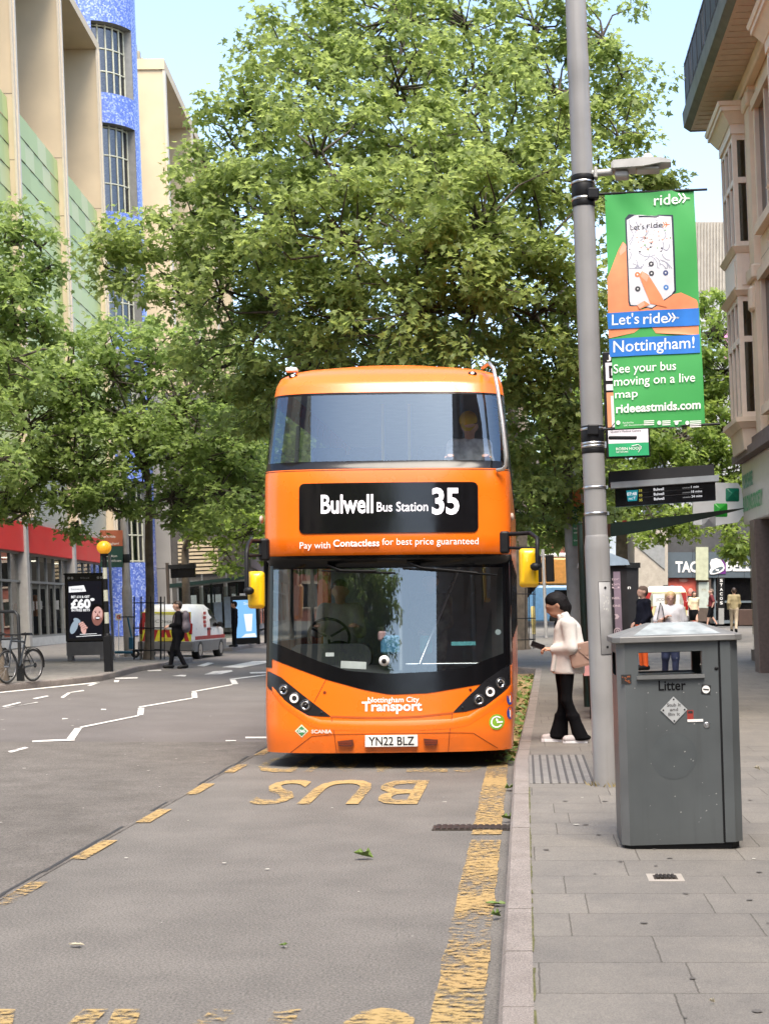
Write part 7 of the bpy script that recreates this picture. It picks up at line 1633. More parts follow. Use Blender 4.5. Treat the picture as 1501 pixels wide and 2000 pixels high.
b = MB(); b.box(.05, 1.0, -.1, .15, 2.78, 2.92); b.build('hood', DARKMETAL, d2); b = MB(); b.box(.12, .98, -.05, .1, 2.45, 2.78); b.build('screen', GLOSSBLACK, d2)
# pale blue double-decker crossing the far end of the street
bl_ = thing('far_double_decker', 'pale blue double decker with orange upper deck far behind the waiting woman', 'bus', (at(1139, 1205, 82).x, 82, .32))
LB_ = mat('pale_blue_bus', (.2, .42, .72), .35); BO_ = mat('bus_orange_deck', (.75, .36, .1), .4)
b = MB(); b.box(-10.5, 0, 0, 2.5, .3, 2.35, ch=.12); body = b.build('body', LB_, bl_)
b = MB(); b.box(-10.4, -.15, .03, 2.47, 2.35, 3.9, ch=.12); b.build('upper_deck', BO_, bl_)
b = MB(); b.box(-10.4, -.2, .05, 2.45, 3.85, 4.15, ch=.1); b.build('roof', WHITE, bl_)
b = MB(); b.add([(x, -.01, z) for x, z in ((-10, 1.3), (-3.4, 1.3), (-2.4, 2.5), (-10, 2.3))], [(0, 1, 2, 3)]); b.add([(x, -.01, z) for x, z in ((-2.0, .9), (-.4, .9), (-.4, 2.1), (-1.6, 2.1))], [(0, 1, 2, 3)]); b.add([(x, .015, z) for x, z in ((-10, 2.7), (-2.6, 2.7), (-2.2, 3.6), (-10, 3.6))], [(0, 1, 2, 3)]); b.build('side_window', GLOSSBLACK, bl_)
b = MB(); b.add([(x, .01, z) for x, z in ((-4.8, 2.6), (-3.8, 2.6), (-3.0, 3.7), (-3.6, 3.7))], [(0, 1, 2, 3)]); b.build('pink_stripe', mat('pink_print', (.7, .45, .45), .5), bl_)
for x in (-1.4, -8):
    T = Matrix.Translation((x, .1, .48)) @ Matrix.Rotation(R(90), 4, 'X'); b = MB(); b.lathe([(.2, -.2), (.48, -.2), (.5, .12), (.25, .13)], 22, T); b.build('wheel', RUBBER, bl_)
# ------------------------------------------------------------------ people: smooth bodies meshed from blended, tapering limbs
def sdf_mesh(prims, res, k=.018, zmin=None):
    P = [(np.array(a, float), np.array(b_, float), ra, rb, np.array(fl, float)) for a, b_, ra, rb, fl in prims]
    lo = np.min([np.minimum(a, b_) - max(ra, rb)*fl.max() for a, b_, ra, rb, fl in P], 0) - 3*res - .02
    hi = np.max([np.maximum(a, b_) + max(ra, rb)*fl.max() for a, b_, ra, rb, fl in P], 0) + 3*res + .02
    n = np.ceil((hi-lo)/res).astype(int)+1
    S = np.zeros(n)
    ax = [lo[i] + res*np.arange(n[i]) for i in range(3)]
    for a, b_, ra, rb, fl in P:
        mg = max(ra, rb)*fl.max() + 6*k
        i0 = np.maximum(0, ((np.minimum(a, b_)-mg-lo)/res).astype(int)); i1 = np.minimum(n, ((np.maximum(a, b_)+mg-lo)/res).astype(int)+2)
        X = np.stack(np.meshgrid(*[ax[q][i0[q]:i1[q]] for q in range(3)], indexing='ij'), -1)
        ab = b_-a; L2 = max(ab@ab, 1e-9); t = np.clip(((X-a)@ab)/L2, 0, 1)[..., None]
        d = np.linalg.norm((X - (a+t*ab))/fl, axis=-1) - (ra + (rb-ra)*t[..., 0])
        d *= fl.min()
        S[i0[0]:i1[0], i0[1]:i1[1], i0[2]:i1[2]] += np.exp(np.clip(-d/k, -40, 40))
    V = -k*np.log(S + 1e-12)
    if zmin is not None: V = np.maximum(V, (zmin - ax[2])[None, None, :])
    ins = V < 0
    c = np.zeros(n-1, int)
    off = [(x, y, z) for x in (0, 1) for y in (0, 1) for z in (0, 1)]
    sl = lambda o: tuple(slice(o[q], n[q]-1+o[q]) for q in range(3))
    for o in off: c += ins[sl(o)]
    act = (c > 0) & (c < 8); idx = -np.ones(n-1, int); cells = np.argwhere(act); idx[act] = np.arange(len(cells))
    pos = np.zeros((len(cells), 3)); cnt = np.zeros(len(cells))
    for i, o in enumerate(off):
        for q in range(3):
            if o[q] == 0:
                p = list(o); p[q] = 1; v0 = V[tuple((cells+o).T)]; v1 = V[tuple((cells+p).T)]
                m = (v0 < 0) != (v1 < 0); f = np.where(m, v0/(v0-v1+1e-12), 0)
                e = np.tile(np.array(o, float), (len(cells), 1)); e[:, q] += f
                pos[m] += e[m]; cnt[m] += 1
    pos = lo + res*(cells + pos/np.maximum(cnt, 1)[:, None])
    faces = []
    for q in range(3):
        u, w_ = (q+1) % 3, (q+2) % 3
        s0 = [slice(1, n[r]-1) for r in range(3)]; s1 = list(s0); s0[q] = slice(0, n[q]-1); s1[q] = slice(1, n[q])
        a, b_ = ins[tuple(s0)], ins[tuple(s1)]; ed = np.argwhere(a != b_)
        if len(ed) == 0: continue
        base = ed.copy(); 
        for r in range(3):
            if r != q: base[:, r] += 1
        fl_ = a[tuple(ed.T)]
        def at_(du, dw): z = base.copy(); z[:, u] -= du; z[:, w_] -= dw; return idx[tuple(z.T)]
        quad = np.stack([at_(0, 0), at_(1, 0), at_(1, 1), at_(0, 1)], 1)
        quad[~fl_] = quad[~fl_][:, ::-1]; faces.append(quad)
    F_ = np.concatenate(faces); F_ = F_[(F_ >= 0).all(1)]
    return pos, F_
def sdf_add(b, prims, res, k=.018, zmin=None):
    p, f = sdf_mesh(prims, res, k, zmin); s0 = b.smooth; b.smooth = True; b.add(p.tolist(), f.tolist()); b.smooth = s0; return b
O1 = (1, 1, 1)
def cap(a, b_, ra, rb, fl=O1): return (a, b_, ra, rb, fl)
SKIN1 = mat('warm_skin', (.5, .27, .18), .55, var=.08, scale=20); SKIN2 = mat('pale_skin', (.6, .36, .27), .55, var=.08, scale=20)
EYE = mat('dark_eye', (.02, .015, .012), .3); LIP = mat('lip', (.42, .15, .13), .5)
STAND = dict(hipL=(0, .085, .90), hipR=(0, -.085, .90), kneeL=(.01, .09, .49), kneeR=(.01, -.09, .49), ankL=(-.02, .09, .08), ankR=(-.02, -.09, .08), toeL=(.15, .11, .035), toeR=(.15, -.11, .035),
             pel=(0, 0, .95), waist=(.0, 0, 1.08), chest=(.0, 0, 1.28), neck=(-.01, 0, 1.45), shL=(-.01, .165, 1.385), shR=(-.01, -.165, 1.385), elL=(-.03, .21, 1.12), elR=(-.03, -.21, 1.12), wrL=(.05, .2, .88), wrR=(.05, -.2, .88), head=(.015, 0, 1.60), face=(1, 0, 0))
def hand(w_, elb, curl, side, s=1.0, thumb_up=True, pd=None, up=None):
    """palm and five bent fingers running on from the forearm"""
    w_ = Vector(w_); d = (w_-Vector(elb)).normalized() if pd is None else Vector(pd).normalized()
    up = Vector((0, 0, 1)) if up is None else Vector(up); sd = d.cross(up).normalized() if abs(d.dot(up)) < .95 else d.cross(Vector((1, 0, 0))).normalized(); up = sd.cross(d).normalized()
    pr = []; pc = w_ + d*.085*s; pr.append(cap(w_, pc, .021*s, .019*s)); 
    for q in (-1, 0, 1): pr.append(cap(w_+d*.02*s+sd*.012*q*s, pc+sd*.024*q*s, .015*s, .0125*s))
    fn = -up
    for q, L_ in ((-1.5, .062), (-.5, .074), (.5, .078), (1.5, .07)):
        r0 = pc + sd*.0165*q*s; a1 = curl*.5; d1 = (d*math.cos(a1)+fn*math.sin(a1)); p1 = r0 + d1*L_*.5*s; a2 = curl*1.25; d2 = d*math.cos(a2)+fn*math.sin(a2); p2 = p1 + d2*L_*.32*s; a3 = curl*1.8; p3 = p2 + (d*math.cos(a3)+fn*math.sin(a3))*L_*.26*s
        pr += [cap(r0, p1, .0092*s, .0085*s), cap(p1, p2, .0085*s, .0078*s), cap(p2, p3, .0078*s, .006*s)]
    t0 = w_ + d*.03*s + sd*.02*side*s; t1 = t0 + (d*.6+sd*.75*side+fn*.2).normalized()*.038*s; t2 = t1 + (d*.9+sd*.2*side+fn*.5).normalized()*.03*s
    pr += [cap(t0, t1, .0125*s, .0105*s), cap(t1, t2, .0105*s, .0075*s)]
    return pr
def person(name_label, loc, face_rot, H_=1.72, pose={}, top=None, sleeve=1.0, top_hem=.93, legs=None, leg_to=1.0, shoes=None, skin=SKIN2, hair=None, hairstyle='short', res=.012, fat=1.0, flare=0.0, curl=.5, bag=None, extra=None, skirt=None, hair_m=None, group=None, hands=True, mouth=True, bulk=(), hs=1.0, slv=1.0, hem=None):
    J = dict(STAND); J.update(pose); J = {k_: Vector(v) for k_, v in J.items()}
    lab = name_label; t = thing('person', lab, 'person', loc, face_rot, group); s = H_/1.72; t.scale = (s, s, s)
    hd = J['head']; fc = J['face'].normalized(); upv = Vector((0, 0, 1)); ht = (upv - fc*fc.dot(upv)).normalized(); sd = ht.cross(fc)
    def hp(f, l, u): return hd + (fc*f + sd*l + ht*u)*hs
    headp = [cap(hp(-.012, 0, .025), hp(.012, 0, .02), .088, .084, (1, .9, 1)), cap(hp(.02, 0, -.02), hp(.035, 0, -.065), .066, .045), cap(hp(.055, 0, -.072), hp(.05, 0, -.085), .03, .024),
             cap(hp(.092, 0, .005), hp(.108, 0, -.028), .008, .0125), cap(hp(-.01, .078, 0), hp(-.012, .08, -.025), .016, .01), cap(hp(-.01, -.078, 0), hp(-.012, -.08, -.025), .016, .01), cap(hp(.085, .03, .018), hp(.085, -.03, .018), .01, .01), cap(hp(.083, .018, -.058), hp(.083, -.018, -.058), .0105, .0105)]
    hsc = lambda pr: [(a, c, ra*hs, rb*hs, fl) for a, c, ra, rb, fl in pr]
    headp = hsc(headp)
    torso = [cap(J['pel'], J['waist'], .135*fat, .118*fat, (.82, 1.08, 1)), cap(J['waist'], J['chest'], .118*fat, .132*(.5+.5*fat), (.82, 1.12, 1)), cap(J['chest'], J['neck']-upv*.07, .12, .075, (.85, 1.2, 1)), cap(J['shL'], J['shR'], .062, .062)]
    arms = []
    for q in 'LR': arms += [cap(J['sh'+q], J['el'+q], .052*(.6+.4*fat), .042*(.6+.4*fat)), cap(J['el'+q], J['wr'+q], .041*(.6+.4*fat), .027)]
    lg = []
    for q in 'LR': lg += [cap(J['hip'+q], J['knee'+q], .088*(.5+.5*fat), .058), cap(J['knee'+q], J['ank'+q], .056, .038)]
    feet = []
    for q in 'LR': feet += [cap(J['ank'+q]-upv*.03, J['toe'+q], .042, .034, (1, 1, 1)), cap(J['ank'+q]-upv*.035+Vector((-.03, 0, 0)), J['ank'+q]-upv*.03, .04, .04)]
    body = headp + [cap(J['neck']-upv*.05, hd-ht*.05-fc*.015, .052, .052)] + torso + arms + lg + feet
    hands_p = []
    if hands:
        for q, sdn in (('L', -1), ('R', 1)): hands_p.append(hand(J['wr'+q], J['el'+q], J.get('curl', curl) if not isinstance(curl, dict) else curl[q], sdn, 1.0, pd=pose.get('pd'+q), up=pose.get('up'+q)))
    b = MB(); shrink = lambda pr, e: [(a, c, max(.012, ra-e), max(.012, rb-e), fl) for a, c, ra, rb, fl in pr]
    sdf_add(b, headp + [cap(J['neck']-upv*.05, hd-ht*.05-fc*.015, .05, .05)] + shrink(torso, .02) + shrink(arms, .004) + shrink(lg, .006) + shrink(feet, .01), res, .014)
    for hpz in hands_p: sdf_add(b, hpz, .0045 if res < .012 else .006, .004)
    b.build('body', skin, t)
    # clothes
    if top is not None:
        pr = [(a, c, ra+.012, rb+.012, fl) for a, c, ra, rb, fl in torso]
        for q in 'LR':
            el, wr, shd = J['el'+q], J['wr'+q], J['sh'+q]
            if sleeve >= 1: pr += [cap(shd, el, .068*(.6+.4*fat)*slv, .056*(.6+.4*fat)*slv), cap(el, wr.lerp(el, .06), .055*(.6+.4*fat)*slv, .042*slv)]
            else: pr += [cap(shd, shd.lerp(el, sleeve), .075*(.5+.5*fat), .07*(.5+.5*fat))]
        pr.append(cap(J['pel']-upv*(.95-top_hem), J['waist'], .137*fat, .13*fat, (.86, 1.1, 1)))
        pr += list(bulk)
        b = MB(); sdf_add(b, pr, res, .016, hem); to = b.build('top', top, t)
    if legs is not None:
        pr = [cap(J['pel']-upv*.02, J['pel']+upv*.06, .142*fat, .13*fat, (.9, 1.12, 1))]
        for q in 'LR':
            kn, an, hpj = J['knee'+q], J['ank'+q], J['hip'+q]; end = kn.lerp(an, max(.05, leg_to*2-1)) if leg_to > .5 else hpj.lerp(kn, leg_to*2)
            pr.append(cap(hpj, kn, .098*(.5+.5*fat), (.068 if not flare else .06)*(.7+.3*fat)))
            if leg_to > .5:
                if flare: m_ = kn.lerp(an, .45); pr += [cap(kn, m_, .057, .058), cap(m_, an-upv*.02+Vector((.01, 0, 0)), .062, .062+flare, (1.25, .9, .45))]
                else: pr.append(cap(kn, end, .066, .054))
        b = MB(); sdf_add(b, pr, res, .014); b.build('trousers', legs, t)
    if skirt is not None:
        m_, z0 = skirt; b = MB(); b.smooth = True; b.loft([[(J['pel'].x + r_*.85*math.cos(a), J['pel'].y + r_*1.08*math.sin(a), z) for a in [2*math.pi*i/20 for i in range(20)]] for z, r_ in ((1.05, .12), (.92, .16), (.75, .17), (z0, .155))]); b.build('skirt', m_, t)
    if shoes is not None:
        for q in 'LR': 
            a, to_ = J['ank'+q], J['toe'+q]; dv = (to_-a); dv.z = 0; dv.normalize(); b = MB()
            sdf_add(b, [cap(a-upv*.02-dv*.015, to_, .05, .042), cap(a-upv*.03-dv*.045, a-upv*.03, .046, .046), cap(a-upv*.042-dv*.05, to_-upv*.003+dv*.01, .03, .03, (1, 1.25, .9))], min(res, .01), .01); b.build('shoe', shoes, t)
    if hair is not None:
        hm = hair
        pr = [cap(hp(-.028, 0, .042), hp(.008, 0, .05), .088, .084, (1, .96, 1))]
        if hairstyle == 'short': pr += [cap(hp(-.05, .02, 0), hp(-.06, .0, -.04), .062, .045), cap(hp(-.05, -.03, 0), hp(-.055, -.02, -.03), .06, .045)]
        if hairstyle == 'bob': pr += [cap(hp(-.05, 0, .0), hp(-.065, 0, -.09), .075, .05)] + [cap(hp(-.015, q*.07, .04), hp(-.035, q*.075, -.11), .036, .026) for q in (-1, 1)]
        if hairstyle == 'tied': pr += [cap(hp(-.06, 0, .0), hp(-.08, 0, -.07), .074, .05), cap(hp(-.085, 0, -.06), hp(-.075, 0, -.13), .045, .02), cap(hp(-.005, .062, .05), hp(-.045, .055, -.045), .036, .03), cap(hp(-.005, -.062, .05), hp(-.045, -.055, -.045), .036, .03), cap(hp(.05, .03, .08), hp(.03, .065, .03), .025, .018), cap(hp(.05, -.03, .08), hp(.03, -.065, .03), .025, .018)]
        if hairstyle == 'long': pr += [cap(hp(-.05, 0, .0), hp(-.08, 0, -.22), .078, .06)] + [cap(hp(0, q*.075, .04), hp(-.01, q*.085, -.2), .034, .03) for q in (-1, 1)]
        b = MB(); sdf_add(b, hsc(pr), min(res, .01), .012); b.build('hair', hm, t)
    b = MB()
    for q in (-1, 1): b.ball(hp(.088, q*.034, .006), (.007, .012, .007), 8); 
    b.build('eyes', EYE, t); b = MB()
    for q in (-1, 1): b.tube([hp(.088, q*.018, .026), hp(.09, q*.035, .031), hp(.08, q*.052, .026)], .0042, 5)
    b.build('eyebrows', hair or EYE, t)
    if mouth: b = MB(); b.tube([hp(.082, .026, -.056), hp(.095, .01, -.055), hp(.095, -.01, -.055), hp(.082, -.026, -.056)], .006, 6); b.build('mouth', LIP, t)
    return t, J
def local(t, name, m, fn):
    b = MB(); fn(b); return b.build(name, m, t)
def strap(b, pts, wd, th=.006):
    pts = [Vector(p) for p in pts]
    rows = []
    for i, p in enumerate(pts):
        d = (pts[min(i+1, len(pts)-1)]-pts[max(i-1, 0)]).normalized(); s_ = Vector((0, 1, 0)) if abs(d.y) < .8 else Vector((1, 0, 0)); s_ = (s_ - d*d.dot(s_)).normalized(); n_ = d.cross(s_)
        rows.append([p+s_*wd*.5+n_*th, p+s_*wd*.5-n_*th, p-s_*wd*.5-n_*th, p-s_*wd*.5+n_*th])
    b.loft(rows)

FLEECE = mat('cream_fleece', (.66, .63, .6), .95, var=.1, scale=12, bump=.8, bscale=110, sheen=.5)
BLKT = mat('black_trousers', (.004, .004, .005), .9, spec=.1); WHT = mat('white_cotton', (.72, .72, .74), .8, bump=.1, bscale=30)
NAVY = mat('dark_navy_wool', (.008, .009, .018), .85, spec=.2); HIVIS = mat('orange_workwear', (.85, .12, .015), .7, var=.12, scale=9, bump=.3, bscale=14)
DENIM = mat('dark_denim', (.02, .03, .075), .8, var=.2, scale=14); DKC = mat('dark_clothes', (.007, .007, .009), .85, spec=.15, bump=.2, bscale=20); OLIVE = mat('olive_jacket', (.3, .25, .14), .8); BEIGE = mat('beige_cotton', (.42, .35, .26), .8); MAROON = mat('maroon_cotton', (.13, .015, .02), .8); CREAMB = mat('cream_blouse', (.7, .6, .42), .7)
HBLK = mat('black_hair', (.005, .004, .005), .6, spec=.2, var=.4, scale=40, bump=.5, bscale=90); HBRN = mat('brown_hair', (.035, .02, .014), .5, var=.3, scale=40); HBLD = mat('blonde_hair', (.66, .48, .24), .5, var=.25, scale=40); HGRY = mat('grey_stubble', (.16, .11, .085), .8)
TAN = mat('tan_leather', (.3, .19, .145), .5, var=.08)
# 1. the woman waiting beside the bus, looking at her phone
p1 = gnd(1100, 1450, PZ)
POSE1 = dict(hipL=(-.035, .085, .90), hipR=(.02, -.085, .90), kneeL=(-.03, .085, .49), kneeR=(.0, -.085, .49), ankL=(-.20, .09, .085), ankR=(.045, -.085, .085), toeL=(-.03, .10, .045), toeR=(.21, -.09, .045),
             pel=(-.02, 0, .95), waist=(-.045, 0, 1.08), chest=(-.05, 0, 1.27), neck=(.0, 0, 1.43), shL=(-.05, .165, 1.355), shR=(-.05, -.165, 1.355), elL=(-.075, .215, 1.09), elR=(-.08, -.215, 1.09), wrL=(.125, .10, 1.065), wrR=(.12, -.11, 1.06), head=(.085, 0, 1.575), face=(1, 0, -.46), pdL=(1, -.12, .1), pdR=(1, .1, .06))
w1, J1 = person('young woman in a cream fleece jacket looking at her phone beside the bus', (p1.x+.0, p1.y, PZ+.0), R(180), 1.70, POSE1, FLEECE, 1.0, .80, BLKT, 1.0, mat('grey_trainers', (.4, .37, .37), .7, var=.1, scale=20), SKIN1, HBLK, 'tied', .0085, .93, .032, 1.0, bulk=[((-.055, 0, .83), (-.06, 0, 1.05), .158, .156, (1.18, 1.2, 1)), ((-.06, 0, 1.05), (-.045, 0, 1.28), .156, .13, (1.18, 1.25, 1))], hs=1.13, slv=1.2, hem=.79)
J1 = {k_: Vector(v) for k_, v in J1.items()}
local(w1, 'collar', FLEECE, lambda b: sdf_add(b, [cap(J1['neck']+Vector((-.045, y, .0)), J1['neck']+Vector((-.03, y*.9, .045)), .028, .02) for y in (-.045, 0, .045)] + [cap(J1['neck']+Vector((.04, y, -.03)), J1['neck']+Vector((.06, y*1.1, .02)), .024, .017) for y in (-.045, .045)] + [cap(J1['neck']+Vector((0, y, .0)), J1['neck']+Vector((.01, y, .035)), .026, .018) for y in (-.062, .062)], .008, .014))
local(w1, 'shirt_front', BLKT, lambda b: sdf_add(b, [cap((.075, 0, 1.36), (.07, 0, 1.0), .035, .03, (1, 1.3, 1)), cap((.07, 0, 1.0), (.085, 0, .9), .03, .03, (1, 1.4, 1))], .01, .012))
local(w1, 'jacket_flap', FLEECE, lambda b: sdf_add(b, [cap((.1, .11, 1.0), (.13, .1, .83), .03, .024, (1, 1.3, 1)), cap((.1, -.11, 1.0), (.1, -.1, .86), .03, .024, (1, 1.3, 1)), cap((-.12, 0, .95), (-.12, .0, .9), .06, .05, (.7, 1.7, 1))], .009, .02))
local(w1, 'pocket_zip', mat('grey_zip', (.22, .19, .18), .5), lambda b: b.tube([(-.01, .177, 1.02), (-.02, .18, .95), (-.03, .178, .88)], .004, 5))
for y in (.09, -.085):
    k_ = 'L' if y > 0 else 'R'; a, to_ = J1['ank'+k_], J1['toe'+k_]
    local(w1, 'white_sole', WHT, lambda b: b.loft([[(x, y_, z) for x, y_ in [(a.x-.07, y-.03), (a.x-.05, y-.045), (to_.x+.01, y-.05), (to_.x+.045, y-.02), (to_.x+.045, y+.03), (to_.x+.01, y+.055), (a.x-.05, y+.045), (a.x-.07, y+.03)]] for z in (.003, .038)]))
local(w1, 'earbud', WHT, lambda b: b.ball((.05, .083, 1.56), (.011, .008, .012), 8))
ph = thing('phone', 'dark phone held by the woman in the cream jacket', 'phone', (p1.x-.30*.988, p1.y, PZ+1.095), 0)
ph.rotation_euler = (Matrix.Rotation(R(20), 3, 'Y') @ Matrix.Rotation(R(42), 3, 'X')).to_euler()
b = MB(); b.box(-.075, .085, -.042, .042, -.005, .006, ch=.003); b.build('case', mat('dark_phone_case', (.02, .015, .015), .4), ph); b = MB(); b.box(-.07, .08, -.037, .037, .006, .0075); b.build('screen', GLOSSBLACK, ph)
hb = thing('handbag', 'tan flap handbag hanging behind the woman in the cream jacket', 'handbag', (p1.x+.225, p1.y-.17, PZ+.87), 0); hb.scale = (.88, .88, .88)
hb.rotation_euler = (0, R(-12), 0)
b = MB(); b.loft([[(x*w_, y*.6*w_, z) for x, y in rrect(-.16, .16, -.1, .1, .03, 3)] for z, w_ in ((.0, .9), (.03, 1.0), (.16, .98), (.29, .8), (.30, .7))]); bg_ = b.build('bag_body', TAN, hb)
b = MB(); b.prism([(-.05, .28), (.09, .28), (.085, .15), (.04, .12), (-.03, .2)], -.069, -.06, 'y'); b.tube([(.03, -.068, .13), (.09, -.066, .06), (.12, -.064, .05)], .006, 6); b.build('bag_flap', TAN, hb)
b = MB()
for x, z in ((-.01, .235), (.1, .06), (.105, .03), (.1, .09)): b.ball((x, -.07, z), .008, 8)
b.build('studs', STEEL, hb); b = MB(); strap(b, [(-.1, 0, .29), (-.16, -.0, .42), (-.12, .05, .55)], .022); b.build('strap', TAN, hb)
# 2. woman in white T-shirt
D2 = 27.4; p2 = at(1308, 1330, D2); z2 = PZ + rise(2, D2)
w2, J2 = person('woman in a loose white T-shirt and jeans walking up behind the litter bin', (p2.x, D2, z2), R(-90), 1.71, dict(kneeL=(.06, .09, .49), ankL=(.06, .09, .1), toeL=(.21, .1, .06), kneeR=(.02, -.09, .5), ankR=(-.14, -.09, .1), toeR=(.02, -.1, .04), elR=(.02, -.27, 1.12), wrR=(.14, -.12, 1.22), elL=(-.02, .27, 1.12), wrL=(.06, .29, .9), face=(1, 0, -.16), shL=(-.01, .18, 1.385), shR=(-.01, -.18, 1.385)), WHT, .75, .84, DENIM, 1.0, WHT, SKIN2, HBLD, 'bob', .012, 1.28, hem=.8)
local(w2, 'glasses', DARKMETAL, lambda b: [b.torus((.118, y, 1.6), .026, .003, 'x', 16, 5) for y in (-.034, .034)] and b.tube([(.118, -.01, 1.6), (.118, .01, 1.6)], .003, 5))
hb2 = thing('handbag', 'brown slouchy shoulder bag held by the woman in white', 'handbag', (p2.x-.2, D2-.14, z2+.93), 0)
b = MB(); sdf_add(b, [cap((-.14, 0, .05), (.16, 0, .03), .075, .07, (1, .7, 1)), cap((0, 0, .1), (.0, 0, .22), .09, .05, (1, .6, 1))], .012, .02); b.build('bag_body', TAN, hb2); b = MB(); strap(b, [(-.06, -.02, .25), (-.03, -.03, .42), (.0, .05, .53), (.02, .14, .56)], .025); strap(b, [(.08, -.02, .22), (.05, -.03, .42), (.03, .05, .53)], .025); b.build('strap', DKC, hb2)
# 3. man in dark jumper and orange trousers
D3 = 32; p3 = at(1255, 1290, D3); z3_ = PZ + rise(2, D3)
person('man in a dark navy jumper and orange work trousers standing side on', (p3.x, D3, z3_), R(200), 1.80, dict(elR=(-.04, -.2, 1.12), wrR=(.12, -.14, .98), elL=(-.05, .2, 1.12), wrL=(.1, .16, .96)), NAVY, 1.0, .92, HIVIS, 1.0, BLACK, SKIN2, HGRY, 'short', .012, 1.2)
# 4-6. far walkers on the square
def far(px, pf, ptop, D, label, rot, **k):
    p = at(px, 1177, D); z = PZ + rise(3, D); H_ = k.pop('H'); return person(label, (p.x, D, z), rot, H_, res=.016, hands=False, **k)
WALK = dict(kneeL=(.12, .09, .5), ankL=(.18, .09, .1), toeL=(.33, .1, .09), kneeR=(-.02, -.09, .49), ankR=(-.25, -.09, .13), toeR=(-.11, -.1, .04), elL=(-.12, .21, 1.13), wrL=(-.04, .22, .9), elR=(.03, -.22, 1.12), wrR=(.2, -.18, .95))
far(1354, 1225, 1163, 59, 'woman with long hair, cream blouse and dark skirt crossing the square', R(-80), H=1.6, top=CREAMB, legs=None, skirt=(DKC, .48), shoes=BEIGE, hair=HBRN, hairstyle='long', sleeve=.95, top_hem=.95, pose={k_: v for k_, v in WALK.items() if 'L' not in k_ or True})
far(1388, 1210, 1148, 65, 'person in a maroon top and black shorts in front of the restaurant', R(170), H=1.68, top=MAROON, legs=DKC, leg_to=.45, shoes=DKC, hair=HGRY, sleeve=.8, fat=1.15, pose=WALK)
far(1432, 1226, 1148, 58, 'person in an olive jacket and pale trousers walking away across the square', R(80), H=1.74, top=OLIVE, legs=BEIGE, shoes=DKC, hair=HBRN, pose=WALK)
# 7. person crossing the road on the left
pc = gnd(348, 1306); 
w7, J7 = person('person in dark clothes with a grey backpack walking past the white van', (pc.x, pc.y, 0), R(190), 1.76, dict(kneeL=(.03, .09, .5), ankL=(-.17, .09, .1), toeL=(-.03, .1, .035), kneeR=(.13, -.09, .5), ankR=(.19, -.09, .09), toeR=(.34, -.1, .05), elR=(-.02, -.22, 1.14), wrR=(.2, -.08, 1.1), elL=(-.02, .22, 1.14), wrL=(.2, .1, 1.08)), DKC, 1.0, .86, mat('black_jeans', (.006, .006, .008), .85, spec=.15), 1.0, BLACK, SKIN2, HBRN, 'short', .012, 1.32)
bp7 = thing('backpack', 'grey mauve backpack worn by the person passing the van', 'backpack', (pc.x+.17, pc.y, 1.08), R(190))
b = MB(); sdf_add(b, [cap((-.03, -.06, .0), (-.03, .06, .0), .12, .12, (.8, 1, 1)), cap((-.02, -.05, .3), (-.02, .05, .3), .1, .1, (.75, 1, 1)), cap((-.03, 0, 0), (-.02, 0, .3), .13, .11, (.8, 1.1, 1))], .014, .03); b.build('pack', mat('mauve_nylon', (.13, .11, .13), .7, var=.15), bp7)
b = MB()
for y in (-.12, .12): strap(b, [(.03, y, .38), (.14, y, .43), (.25, y, .33), (.27, y*.95, .1), (.1, y, .0)], .05)
b.build('straps', mat('pale_mauve_strap', (.3, .25, .28), .7), bp7)
# 8. woman in black by the lit panel
p8 = at(458, 1252, 53); person('woman in black standing in front of the lit blue advert', (p8.x, 53, PZ), R(180), 1.62, {}, DKC, 1.0, .8, DKC, 1.0, BLACK, SKIN1, HBLK, 'short', .016, .95, hands=False)
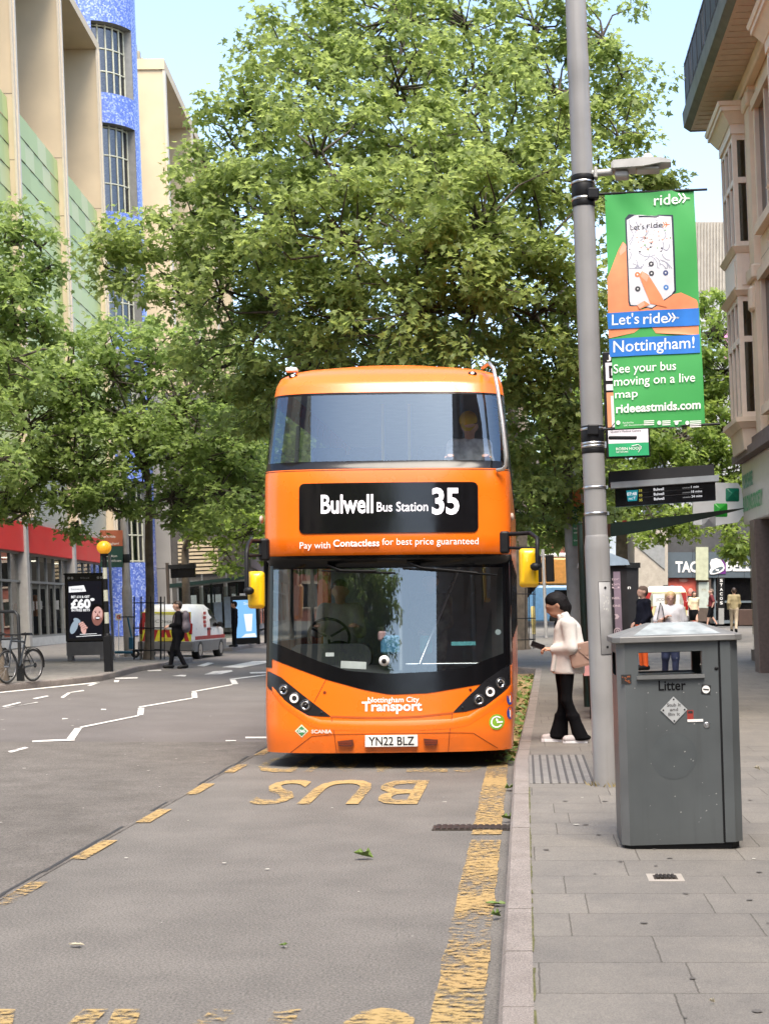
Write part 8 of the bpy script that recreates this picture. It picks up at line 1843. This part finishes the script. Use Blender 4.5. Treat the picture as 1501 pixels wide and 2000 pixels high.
# 9-11. aboard the bus
bM = lambda x, y, z: (BX+x-.011*z*1.0, BY+y, z)
SIT = dict(hipL=(0, .1, .5), hipR=(0, -.1, .5), kneeL=(.4, .12, .52), kneeR=(.4, -.12, .52), ankL=(.42, .12, .1), ankR=(.42, -.12, .1), toeL=(.56, .13, .04), toeR=(.56, -.13, .04), pel=(0, 0, .55), waist=(-.02, 0, .68), chest=(-.01, 0, .88), neck=(0, 0, 1.05), shL=(0, .17, .99), shR=(0, -.17, .99), elL=(.12, .23, .76), elR=(.12, -.23, .76), wrL=(.36, .2, .82), wrR=(.36, -.2, .82), head=(.02, 0, 1.2))
person('bus driver in a pale shirt with hands on the steering wheel', bM(-.62, 1.22, .62), R(-90), 1.76, SIT, mat('driver_shirt', (.42, .37, .31), .8), 1.0, .5, DKC, 1.0, BLACK, SKIN1, HBRN, 'short', .012, 1.15)
w10, _ = person('upper deck passenger in a yellow cap and pale patterned shirt at the front window', bM(.84, 1.1, 2.46), R(-90), 1.72, dict(SIT, face=(1, 0, -.35)), mat('pale_patterned_shirt', (.5, .52, .53), .8, var=.35, scale=14), 1.0, .5, DKC, 1.0, BLACK, SKIN2, HGRY, 'short', .012, 1.1)
cp_ = thing('cap', 'yellow peaked cap on the upper deck passenger', 'cap', bM(.84, 1.09, 2.46+1.225), R(-90)); cp_.rotation_euler = (0, R(20), R(-90)) ; cp_.rotation_euler = (Matrix.Rotation(R(-90), 3, 'Z') @ Matrix.Rotation(R(20), 3, 'Y')).to_euler()
b = MB(); sdf_add(b, [cap((-.015, 0, .05), (.02, 0, .05), .1, .097), ], .01, .012); b.add([(.05, -.09, .03), (.12, -.07, .0), (.19, -.03, -.025), (.19, .03, -.025), (.12, .07, .0), (.05, .09, .03), (.08, 0, .06)], [tuple(range(7))]); b.build('crown_and_peak', mat('yellow_cap_cloth', (.6, .42, .03), .8), cp_)
person('lower deck passenger in camouflage clothes standing behind the windscreen', bM(.36, 1.55, .36), R(-100), 1.72, dict(elR=(.1, -.22, 1.14), wrR=(.26, -.06, 1.05), elL=(.1, .22, 1.14), wrL=(.26, .06, 1.0)), mat('camouflage_cloth', (.2, .17, .13), .85, var=.6, scale=9), 1.0, .9, mat('camouflage_cloth', (.2, .17, .13), .85), 1.0, BLACK, SKIN2, HBRN, 'short', .014, 1.15)
tb_ = thing('teal_box', 'teal lunch box carried by the passenger inside the bus', 'box', bM(bx(822), .95, bz(1283)))
b = MB(); b.box(-.065, .065, -.05, .05, 0, .2, ch=.02); b.build('box', mat('teal_plastic', (.06, .36, .33), .45), tb_); b = MB(); b.tube([(-.04, 0, .2), (-.03, 0, .23), (.03, 0, .23), (.04, 0, .2)], .008, 6); b.build('handle', BLACK, tb_)
